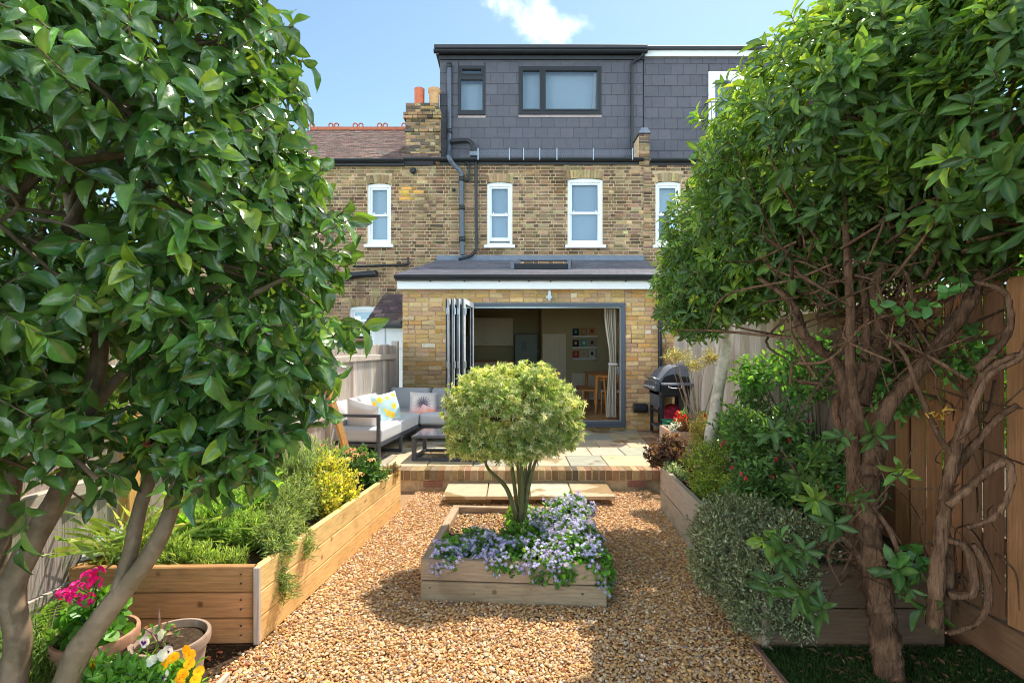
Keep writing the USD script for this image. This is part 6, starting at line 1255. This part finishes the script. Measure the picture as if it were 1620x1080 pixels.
# ================================================================== FURNITURE AND THINGS ON THE PATIO
sk = .125   # the sofa follows the garden's lean
so = thing('corner_sofa', 'L-shaped outdoor sofa with grey metal frame and pale grey cushions', 'sofa', (-1.7, 7.2, PZ))
A = axes(-sk)
def L2(x, y, z): # sofa space: x out from the fence, y along it, origin at the near front foot
    o = np.array([-1.53, 6.06, PZ]); return o + A[0] * x + A[1] * y + np.array([0, 0, z])
def sb(x0, x1, y0, y1, z0, z1, ch=.005): return rb(L2((x0 + x1) / 2, (y0 + y1) / 2, (z0 + z1) / 2), ((x1 - x0) / 2, (y1 - y0) / 2, (z1 - z0) / 2), ch, A)
WD = .72; YL = 2.3; t_ = .04
m = MB(); m.add(sb(-t_, 0, 0, t_, 0, .58)); m.add(sb(-WD, -WD + t_, 0, t_, 0, .58)); m.add(sb(-WD + t_, -t_, 0, t_, .545, .58)); m.add(sb(-WD + t_, -t_, 0.002, t_ - .002, .20, .24))
obj('arm', m, 'sofa_frame', so)
obj('frame_rail', sb(-t_, 0, t_, 1.52, .2, .245), 'sofa_frame', so); obj('frame_rail', sb(-WD, -WD + t_, t_, YL, .2, .245), 'sofa_frame', so); obj('seat_panel', sb(-WD + t_, -t_, t_ + .002, YL, .212, .232), 'sofa_frame', so)
m = MB(); m.add(sb(-t_ + .001, -.001, .76, .80, 0, .2)); m.add(sb(-WD + .001, -WD + t_ - .001, .76, .80, 0, .2)); m.add(sb(-WD + t_, -t_, .762, .798, 0, .035)); obj('leg_loop', m, 'sofa_frame', so)
obj('leg', sb(-t_ + .001, -.001, 1.48, 1.519, 0, .2), 'sofa_frame', so)
BX1 = 1.45
obj('frame_rail', sb(.001, BX1, 1.52, 1.56, .2, .245), 'sofa_frame', so); obj('seat_panel', sb(-t_ + .004, BX1 - .04, 1.56, YL - .02, .21, .234), 'sofa_frame', so)
for xx in (.70, BX1 - t_): obj('leg', sb(xx, xx + t_, 1.522, 1.56, 0, .2), 'sofa_frame', so)
obj('back_frame', sb(-WD, BX1, YL - .04, YL, .2, .62), 'sofa_frame', so); obj('back_frame', sb(-WD - .002, -WD + .035, .6, YL - .05, .25, .60), 'sofa_frame', so)
def cushion(x0, x1, y0, y1, z0, z1, mat='sofa_fabric', seed=0):
    h = np.array([(x1 - x0) / 2, (y1 - y0) / 2, (z1 - z0) / 2]); s = trimesh.creation.box([2, 2, 2]).subdivide().subdivide().subdivide(); v = np.asarray(s.vertices); e = .14 / max(h.min() * 6, .3)
    q = np.sign(v) * np.abs(v) ** 1.0; ln = np.linalg.norm(np.maximum(np.abs(v) - .72, 0), axis=1, keepdims=True); core = np.clip(v, -.72, .72); dlt = v - core; q = core + dlt / np.maximum(ln, 1e-9) * np.minimum(ln, .28) * (np.linalg.norm(dlt, axis=1, keepdims=True) > 0)
    k = np.array([1, 1, 1]) ; q = np.where(np.abs(h) > h.min() * 2.2, np.sign(v) * (1 - (1 - np.abs(q)) * (h.min() * 1.6 / h)), q)
    p = q * h; big = np.argmin(h); bulge = 1 + .16 * np.prod([1 - np.clip(np.abs(v[:, i]), 0, 1) ** 2 for i in range(3) if i != big], axis=0); p[:, big] *= bulge
    p = p + ((meshkit.fbm(p * 7 + seed * 3.1, 3, seed) - .5) * .02)[:, None]
    c = L2((x0 + x1) / 2, (y0 + y1) / 2, (z0 + z1) / 2); return (p @ A + c, np.asarray(s.faces))
obj('seat_cushion', cushion(-WD + .01, .005, .045, .77, .245, .40, seed=1), 'sofa_fabric', so, 60); obj('seat_cushion', cushion(-WD + .01, .0, .78, 1.5, .245, .40, seed=2), 'sofa_fabric', so, 60); obj('seat_cushion', cushion(-WD + .01, .0, 1.51, YL - .06, .245, .40, seed=3), 'sofa_fabric', so, 60)
obj('seat_cushion', cushion(.01, .71, 1.5, YL - .06, .245, .40, seed=4), 'sofa_fabric', so, 60); obj('seat_cushion', cushion(.72, BX1, 1.5, YL - .06, .245, .40, seed=5), 'sofa_fabric', so, 60)
def tilted(mesh, c, ax_, ang):
    Rm = trimesh.transformations.rotation_matrix(ang, ax_, c); v = np.asarray(mesh[0]); return v @ Rm[:3, :3].T + Rm[:3, 3], mesh[1]
for i, (y0, y1) in enumerate(((.06, .74), (.78, 1.45))): obj('back_cushion', tilted(cushion(-WD + .02, -WD + .19, y0, y1, .39, .70, seed=6 + i), L2(-WD + .1, (y0 + y1) / 2, .4), A[1], -.16), 'sofa_fabric', so, 60)
for i, (x0, x1) in enumerate(((-.66, -.02), (.02, .70), (.73, BX1 - .02))): obj('back_cushion', tilted(cushion(x0, x1, YL - .23, YL - .06, .39, .72, seed=9 + i), L2((x0 + x1) / 2, YL - .14, .4), A[0], -.16), 'sofa_fabric', so, 60)
def scatter_cushion(label, c, nrm, roll, w, mat, tintf=None, name='scatter_cushion', h=None):
    t = thing(name, label, 'cushion', c); n_ = norm(np.array(nrm, float)); up = norm(np.array([0, 0, 1.]) - n_ * n_[2]); r = np.cross(up, n_); cr, sr = math.cos(roll), math.sin(roll); B = np.array([r * cr + up * sr, -r * sr + up * cr, n_])
    v, f = pillow(w, h or w, .15); obj('cover', (v @ B + np.array(c), f), mat, t, True); return t, B
scatter_cushion('cushion printed with lemons leaning on the left sofa back', (at(612, 646, 7.0)), (.75, -.62, .28), .12, .42, 'lemon_print')
t, B = scatter_cushion('white and coral cushion with dark leaf print on the back sofa', at(670, 642, 7.75), (.12, -.95, .3), -.04, .42, 'palm_print')
q = at(670, 642, 7.75); m = MB()      # printed palm leaf: thin dark fronds lying on the cover
for i, a in enumerate(np.radians(np.linspace(-20, 235, 13))):
    v, f, c = place((q + B[2] * .0775 + B[0] * -.005 + B[1] * .02)[None], (B[0] * math.cos(a) + B[1] * math.sin(a))[None], B[2][None], .125, .016, leaf(4, 2, .0, .06), np.array([(.12, .11, .15)])); m.add((v, f), c)
obj('leaf_print', m, 'petal', t, True)
scatter_cushion('plain blush cushion propped against the near sofa arm', at(573, 660, 6.35), (.25, .9, .35), .25, .42, 'white_fabric')
# coffee table
ct = thing('coffee_table', 'low grey metal coffee table with a dark glossy top', 'table', (-.75, 6.6, PZ))
def tb(x0, x1, y0, y1, z0, z1, ch=.004): o = np.array([-1.20, 6.27, PZ]); B = axes(-.06); return rb(o + B[0] * (x0 + x1) / 2 + B[1] * (y0 + y1) / 2 + np.array([0, 0, (z0 + z1) / 2]), ((x1 - x0) / 2, (y1 - y0) / 2, (z1 - z0) / 2), ch, B)
for (x, y) in ((0, 0), (.86, 0), (0, .56), (.86, .56)): obj('leg', tb(x, x + .05, y, y + .05, 0, .27), 'sofa_frame', ct)
for a in ((.05, .86, .003, .047, .0, .036), (.05, .86, .563, .607, .0, .036), (.003, .047, .05, .56, .0, .036), (.863, .907, .05, .56, .0, .036)): obj('foot_rail', tb(*a), 'sofa_frame', ct)
obj('top_frame', tb(-.005, .915, -.005, .615, .27, .296), 'sofa_frame', ct); obj('table_top', tb(.03, .88, .03, .58, .2965, .303, .002), 'table_glass', ct)
# barbecue
bq = thing('barbecue', 'black and grey gas barbecue with domed lid in the right corner', 'barbecue', (2.42, 8.1, PZ))
BX, BY0, BY1 = 2.20, 7.78, 8.45
for x, y in ((BX + .02, BY0 + .03), (BX + .02, BY1 - .05), (BX + .42, BY0 + .03), (BX + .42, BY1 - .05)): obj('leg', rbx(x, x + .045, y, y + .045, PZ + .02, PZ + .78), 'black_plastic', bq)
obj('lower_shelf', rbx(BX + .03, BX + .45, BY0 + .04, BY1 - .03, PZ + .12, PZ + .15), 'sofa_frame', bq); obj('end_panel', rbx(BX + .0, BX + .05, BY0 + .08, BY1 - .06, PZ + .45, PZ + .70), 'sofa_frame', bq)
obj('cross_bar', rbx(BX + .025, BX + .06, BY0 + .076, BY1 - .06, PZ + .36, PZ + .40), 'black_plastic', bq)
obj('burner_box', rbx(BX + .0, BX + .48, BY0 + .02, BY1 - .02, PZ + .62, PZ + .80, .02), 'black_plastic', bq)
obj('control_panel', rbx(BX - .075, BX + .002, BY0 + .0, BY1 - .02, PZ + .70, PZ + .83, .012), 'sofa_frame', bq)
for i in range(4):
    v, f = lathe((0, 0, 0), [(0, .035), (.018, .035), (.022, .004), (.026, 0)], 14); y = BY0 + .09 + i * .15; obj('knob', (np.column_stack([BX - .075 - v[:, 2], y + v[:, 0], PZ + .755 + v[:, 1]]), f[:, ::-1]), 'steel', bq, 40)
obj('side_shelf', rbx(BX + .0, BX + .54, BY0 - .16, BY0 + .0, PZ + .80, PZ + .835, .01), 'lead', bq)
obj('towel_rail', tube([(BX + .08, BY0 - .16, PZ + .80), (BX + .08, BY0 - .19, PZ + .775), (BX + .24, BY0 - .19, PZ + .765), (BX + .26, BY0 - .16, PZ + .80)], .007, 6, 4), 'steel', bq, True)
sec = [(0, .0), (.0, .035), (.06, .10), (.16, .20), (.28, .245), (.4, .25), (.47, .22), (.48, .0)]
ls = spline(np.array([(a, b, 0) for a, b in sec]), 3)[:, :2]; ps = sg.Polygon(ls)
e = trimesh.creation.extrude_polygon(ps, BY1 - BY0 - .06, engine='earcut'); v = np.asarray(e.vertices); obj('lid', (np.column_stack([BX - .01 + v[:, 0], BY0 + .03 + v[:, 2], PZ + .835 + v[:, 1]]), np.asarray(e.faces)[:, ::-1]), 'lead', bq, 35)
ps2 = sg.Polygon([(.02, 0), (.06, .075), (.14, .11), (.24, .125), (.32, .09), (.42, .08), (.46, .0)]); ee = extr(ps2, 0, .01); v, f = ee.arr(); obj('lid_end', (v + [BX, BY0 + .018, PZ + .837], f), 'black_plastic', bq)
obj('lid_handle', tube([(BX - .0, BY0 + .06, PZ + .87), (BX - .09, BY0 + .05, PZ + .9), (BX - .09, BY1 - .1, PZ + .9), (BX - .0, BY1 - .1, PZ + .87)], .014, 8, 3), 'steel', bq, True)
obj('gas_bottle', lathe((BX + .27, BY0 + .33, PZ + .155), [(0, 0), (.11, 0), (.12, .03), (.12, .24), (.09, .31), (.03, .33), (0, .33)], 18), 'red_cloth', bq, True, label='red gas bottle on the lower shelf')
gb = thing('green_box', 'green plastic box behind the white flowers under the barbecue', 'box', (2.3, 7.5, PZ)); obj('body', rbx(2.17, 2.46, 7.35, 7.6, PZ, PZ + .30, .02), 'green_plastic', gb); obj('lid', rbx(2.16, 2.47, 7.34, 7.61, PZ + .301, PZ + .325, .01), 'green_plastic', gb)
v, f = lathe((0, 0, 0), [(0, 0), (.075, 0), (.08, .02), (.08, .2), (.07, .22), (0, .22)], 16); fp = thing('fire_lighter_drum', 'small black drum on the house wall left of the barbecue', 'drum', (2.18, 8.55, .6)); obj('drum', (np.column_stack([1.98 + v[:, 2], 8.55 + v[:, 0], .62 + v[:, 1]]), f), 'black_plastic', fp, 40); obj('bracket', rbx(2.03, 2.1, 8.6, 8.65, .58, .66), 'black_plastic', fp)

# ================================================================== KITCHEN
def at_(px, py, D): return at(px, py, D)
fg = thing('fridge', 'tall steel fridge with a black water dispenser in the kitchen', 'fridge', (*at(831, 600, 13.2)[:2], FZ)); q0, q1 = at(814, 528, 13.1), at(844, 528, 13.1)
obj('body', rbx(q0[0], q1[0] + .1, 13.1, 13.7, FZ, q0[2], .01), 'steel_brushed', fg); obj('door_upper', rbx(q0[0] + .004, q1[0] + .096, 13.05, 13.098, FZ + .7, q0[2] - .004, .008), 'steel_brushed', fg); obj('door_lower', rbx(q0[0] + .004, q1[0] + .096, 13.05, 13.098, FZ + .05, FZ + .69, .008), 'steel_brushed', fg); obj('dispenser', rbx(q0[0] + .18, q0[0] + .29, 13.042, 13.052, q0[2] - .42, q0[2] - .2, .004), 'black_plastic', fg)
wc = thing('wall_cabinet', 'cream kitchen wall cabinet with three doors', 'cabinet', (*at(780, 525, 13.55)[:2], 1.7)); a, b = at(735, 547, 13.5), at(812, 503, 13.5)
obj('carcass', rbx(a[0], b[0], 13.42, 13.74, a[2], b[2]), 'cupboard_paint', wc)
xs = [a[0], at(767, 0, 13.4)[0], at(795, 0, 13.4)[0], b[0]]
for i in range(3):
    d = obj('door', rbx(xs[i] + .004, xs[i + 1] - .004, 13.398, 13.418, a[2] + .004, b[2] - .004, .003), 'cupboard_paint', wc); obj('handle', rb((xs[i] + .06 if i != 2 else xs[i] + .06, 13.385, a[2] + .09), (.012, .012, .012), .005), 'black_plastic', d)
bc = thing('base_cabinet', 'cream base cabinet with worktop under the wall cabinet', 'cabinet', (*at(780, 600, 13.4)[:2], FZ)); obj('carcass', rbx(a[0], q0[0] - .02, 13.15, 13.72, FZ + .1, FZ + .86), 'cupboard_paint', bc); obj('worktop', rbx(a[0] - .02, q0[0] - .01, 13.1, 13.73, FZ + .862, FZ + .9), 'orange_wood', bc)
idr = thing('interior_door', 'white panelled door in the olive kitchen wall', 'door', (*at(876, 600, 12.35)[:2], FZ)); a, b = at(858, 640, 12.38), at(895.5, 528, 12.38)
obj('leaf', rbx(a[0] + .01, b[0], 12.39, 12.43, FZ + .01, b[2], .003), 'cupboard_paint', idr)
for k in range(4):
    w_ = (b[0] - a[0] - .1) / 4; obj('panel', rbx(a[0] + .055 + k * w_, a[0] + .045 + (k + 1) * w_, 12.378, 12.392, FZ + .15, b[2] - .09, .004), 'cupboard_paint', idr)
BKC = [(.02, .02, .05), (.45, .25, .10), (.5, .3, .12), (.05, .02, .04), (.1, .38, .34), (.5, .34, .28), (.4, .04, .04), (.55, .45, .38), (.62, .6, .56)]
for r in range(3):
    py = (532.5, 550.5, 568)[r]; a, b = at(906, py, 12.30), at(945, py, 12.30); sh = thing('wall_shelf', f'{("top", "middle", "bottom")[r]} of three narrow white picture shelves on the olive wall', 'shelf', ((a[0] + b[0]) / 2, 12.38, a[2])); obj('board', rbx(a[0], b[0], 12.3, 12.448, a[2] - .012, a[2] + .012), 'white_paint', sh); obj('lip', rbx(a[0], b[0], 12.292, 12.30, a[2] - .012, a[2] + .03, .002), 'white_paint', sh)
    for k in range(3):
        px = 911 + k * 13; c = at(px, py, 12.33); h = .18 + .012 * ((r * 3 + k) % 3); nm = [['navy blue', 'tan pictured', 'orange'], ['black and purple', 'turquoise', 'pale pink'], ['red', 'cream', 'white']][r][k]
        bk = thing('book', f'{nm} book standing on the {("top", "middle", "bottom")[r]} wall shelf', 'book', (c[0], 12.36, a[2] + .012)); obj('cover', rb((c[0], 12.36, a[2] + .0125 + h / 2), (.074, .011, h / 2), .002), 'petal', bk, tint=BKC[r * 3 + k]); obj('cover_print', rb((c[0], 12.3475, a[2] + .02 + h * .55), (.03, .001, h * .2), .0005), 'petal', bk, tint=tuple(np.clip(np.array(BKC[(r * 3 + k + 4) % 9]) * 1.1, 0, .8)))
rd_ = thing('radiator', 'wide white panel radiator under the picture shelves', 'radiator', (*at(925, 600, 12.35)[:2], FZ)); a, b = at(905, 620, 12.36), at(952, 590, 12.36); obj('panel', rbx(a[0], b[0], 12.36, 12.42, FZ + .12, b[2], .01), 'cupboard_paint', rd_)
for k in range(12): obj('fin', rbx(a[0] + .03 + k * (b[0] - a[0] - .06) / 12, a[0] + .06 + k * (b[0] - a[0] - .06) / 12, 12.352, 12.361, FZ + .15, b[2] - .03, .003), 'cupboard_paint', rd_)
ls_ = thing('light_switch', 'white light switch beside the fridge', 'switch', (*at(850, 555, 13.0)[:2], 1.5)); c = at(850, 555, 13.7); obj('plate', rb((c[0], 13.742, c[2]), (.06, .006, .045), .003), 'white_paint', ls_); obj('rocker', rb((c[0], 13.734, c[2]), (.015, .004, .02), .002), 'white_paint', ls_)
tbx = thing('dining_table', 'orange wood dining table by the cream curtain', 'table', (1.9, 10.1, FZ)); TX0, TX1, TY0, TY1 = 1.53, 2.33, 9.75, 11.2
obj('table_top', rbx(TX0, TX1, TY0, TY1, FZ + .69, FZ + .72, .006), 'orange_wood', tbx)
for x, y in ((TX0 + .06, TY0 + .06), (TX1 - .06, TY0 + .06), (TX0 + .06, TY1 - .06), (TX1 - .06, TY1 - .06)): obj('leg', tube([(x - .03, y - .03, FZ), (x, y, FZ + .69)], [.022, .034], 10, 2), 'orange_wood', tbx, True)
obj('apron', rbx(TX0 + .05, TX1 - .05, TY0 + .05, TY0 + .08, FZ + .61, FZ + .689), 'orange_wood', tbx)
bn = thing('wooden_bench', 'orange wood bench standing left of the dining table', 'bench', (1.42, 10.2, FZ)); obj('seat', rbx(1.33, 1.60, 9.95, 11.0, FZ + .40, FZ + .435, .006), 'orange_wood', bn)
for x, y, s in ((1.36, 10.0, -1), (1.57, 10.0, 1), (1.36, 10.9, -1), (1.57, 10.9, 1)): obj('leg', tube([(x + s * .03, y - .02, FZ), (x, y + .02, FZ + .40)], [.017, .024], 8, 2), 'orange_wood', bn, True)
cr = thing('dining_chair', 'orange wood round-backed chair in front of the dining table', 'chair', (1.87, 9.5, FZ)); cx0, cx1, cy0, cy1 = 1.68, 2.05, 9.45, 9.85
for x, y, h in ((cx0, cy0, .70), (cx1, cy0, .70), (cx0, cy1, .43), (cx1, cy1, .43)): obj('leg', tube([(x + (.0 if h < .5 else (.02 if x < 1.8 else -.02)), y, FZ), (x, y, FZ + .4), (x + (0 if h < .5 else (-.03 if x < 1.8 else .03)), y - (.0 if h < .5 else .02), FZ + h)], [.014, .018, .014], 8, 3), 'orange_wood', cr, True)
obj('seat', rbx(cx0 - .01, cx1 + .01, cy0, cy1, FZ + .42, FZ + .445, .01), 'curtain_fabric', cr)
obj('back_rail', tube([(cx0 - .06, cy1 - .05, FZ + .68), (cx0 - .05, cy0 + .05, FZ + .70), (cx0 + .08, cy0 - .05, FZ + .71), (cx1 - .08, cy0 - .05, FZ + .71), (cx1 + .05, cy0 + .05, FZ + .70), (cx1 + .06, cy1 - .05, FZ + .68)], .014, 8, 5), 'orange_wood', cr, True)
obj('splat', MB().add(tube([(1.865, cy0 - .02, FZ + .44), (1.865, cy0 - .03, FZ + .55), (1.80, cy0 - .045, FZ + .70)], .01, 6, 3)).add(tube([(1.865, cy0 - .03, FZ + .55), (1.93, cy0 - .045, FZ + .70)], .01, 6, 3)), 'orange_wood', cr, True)
for y in (cy0, cy1): obj('stretcher', tube([(cx0, y, FZ + .2), (cx1, y, FZ + .2)], .01, 6, 1), 'orange_wood', cr, True)
jr = thing('glass_jar', 'glass jar with a white candle on the dining table', 'jar', (2.03, 9.95, FZ + .72)); obj('jar', lathe((2.03, 9.95, FZ + .72), [(0, .002), (.09, .002), (.10, .05), (.10, .2), (.07, .26), (.04, .28), (.04, .30), (.035, .30), (.035, .275), (.06, .25), (.09, .2), (.09, .05), (0, .01)], 20), 'clear_jar', jr, True); obj('candle', lathe((2.03, 9.95, FZ + .735), [(.05, 0), (.055, .13), (0, .135)], 14), 'white_paint', jr, True); obj('wick', tube([(2.03, 9.95, FZ + .86), (2.03, 9.95, FZ + .89)], .003, 4, 1), 'black_plastic', jr)
cu = thing('curtain', 'cream curtain gathered at the right of the open doors', 'curtain', (1.8, 8.98, FZ)); k = 64; u = np.linspace(0, 1, k); zz = np.linspace(0, 1, 24); v = []
for z_ in zz:
    z = FZ + .03 + z_ * (CZ - .03 - FZ); tie = math.exp(-((z - 1.35) / .55) ** 2); xr = OX1 - .07; wdt = .21 * (1 - tie) + .11 * tie if z > 1.3 else .13 + .05 * (1 - tie); xl = xr - wdt
    v += [[xl + (xr - xl) * a, 9.03 + .03 * math.sin(a * 40 + z * .6) + .012 * math.sin(a * 17 + z), z] for a in u]
i, j = np.meshgrid(np.arange(23), np.arange(k - 1), indexing='ij'); q = np.stack([i * k + j, i * k + j + 1, (i + 1) * k + j + 1, (i + 1) * k + j], -1).reshape(-1, 4); obj('drape', (np.array(v), np.vstack([q[:, [0, 1, 2]], q[:, [0, 2, 3]]])), 'curtain_fabric', cu, True)
obj('tieback', rb((OX1 - .135, 9.03, 1.32), (.075, .045, .02), .01), 'white_fabric', cu)
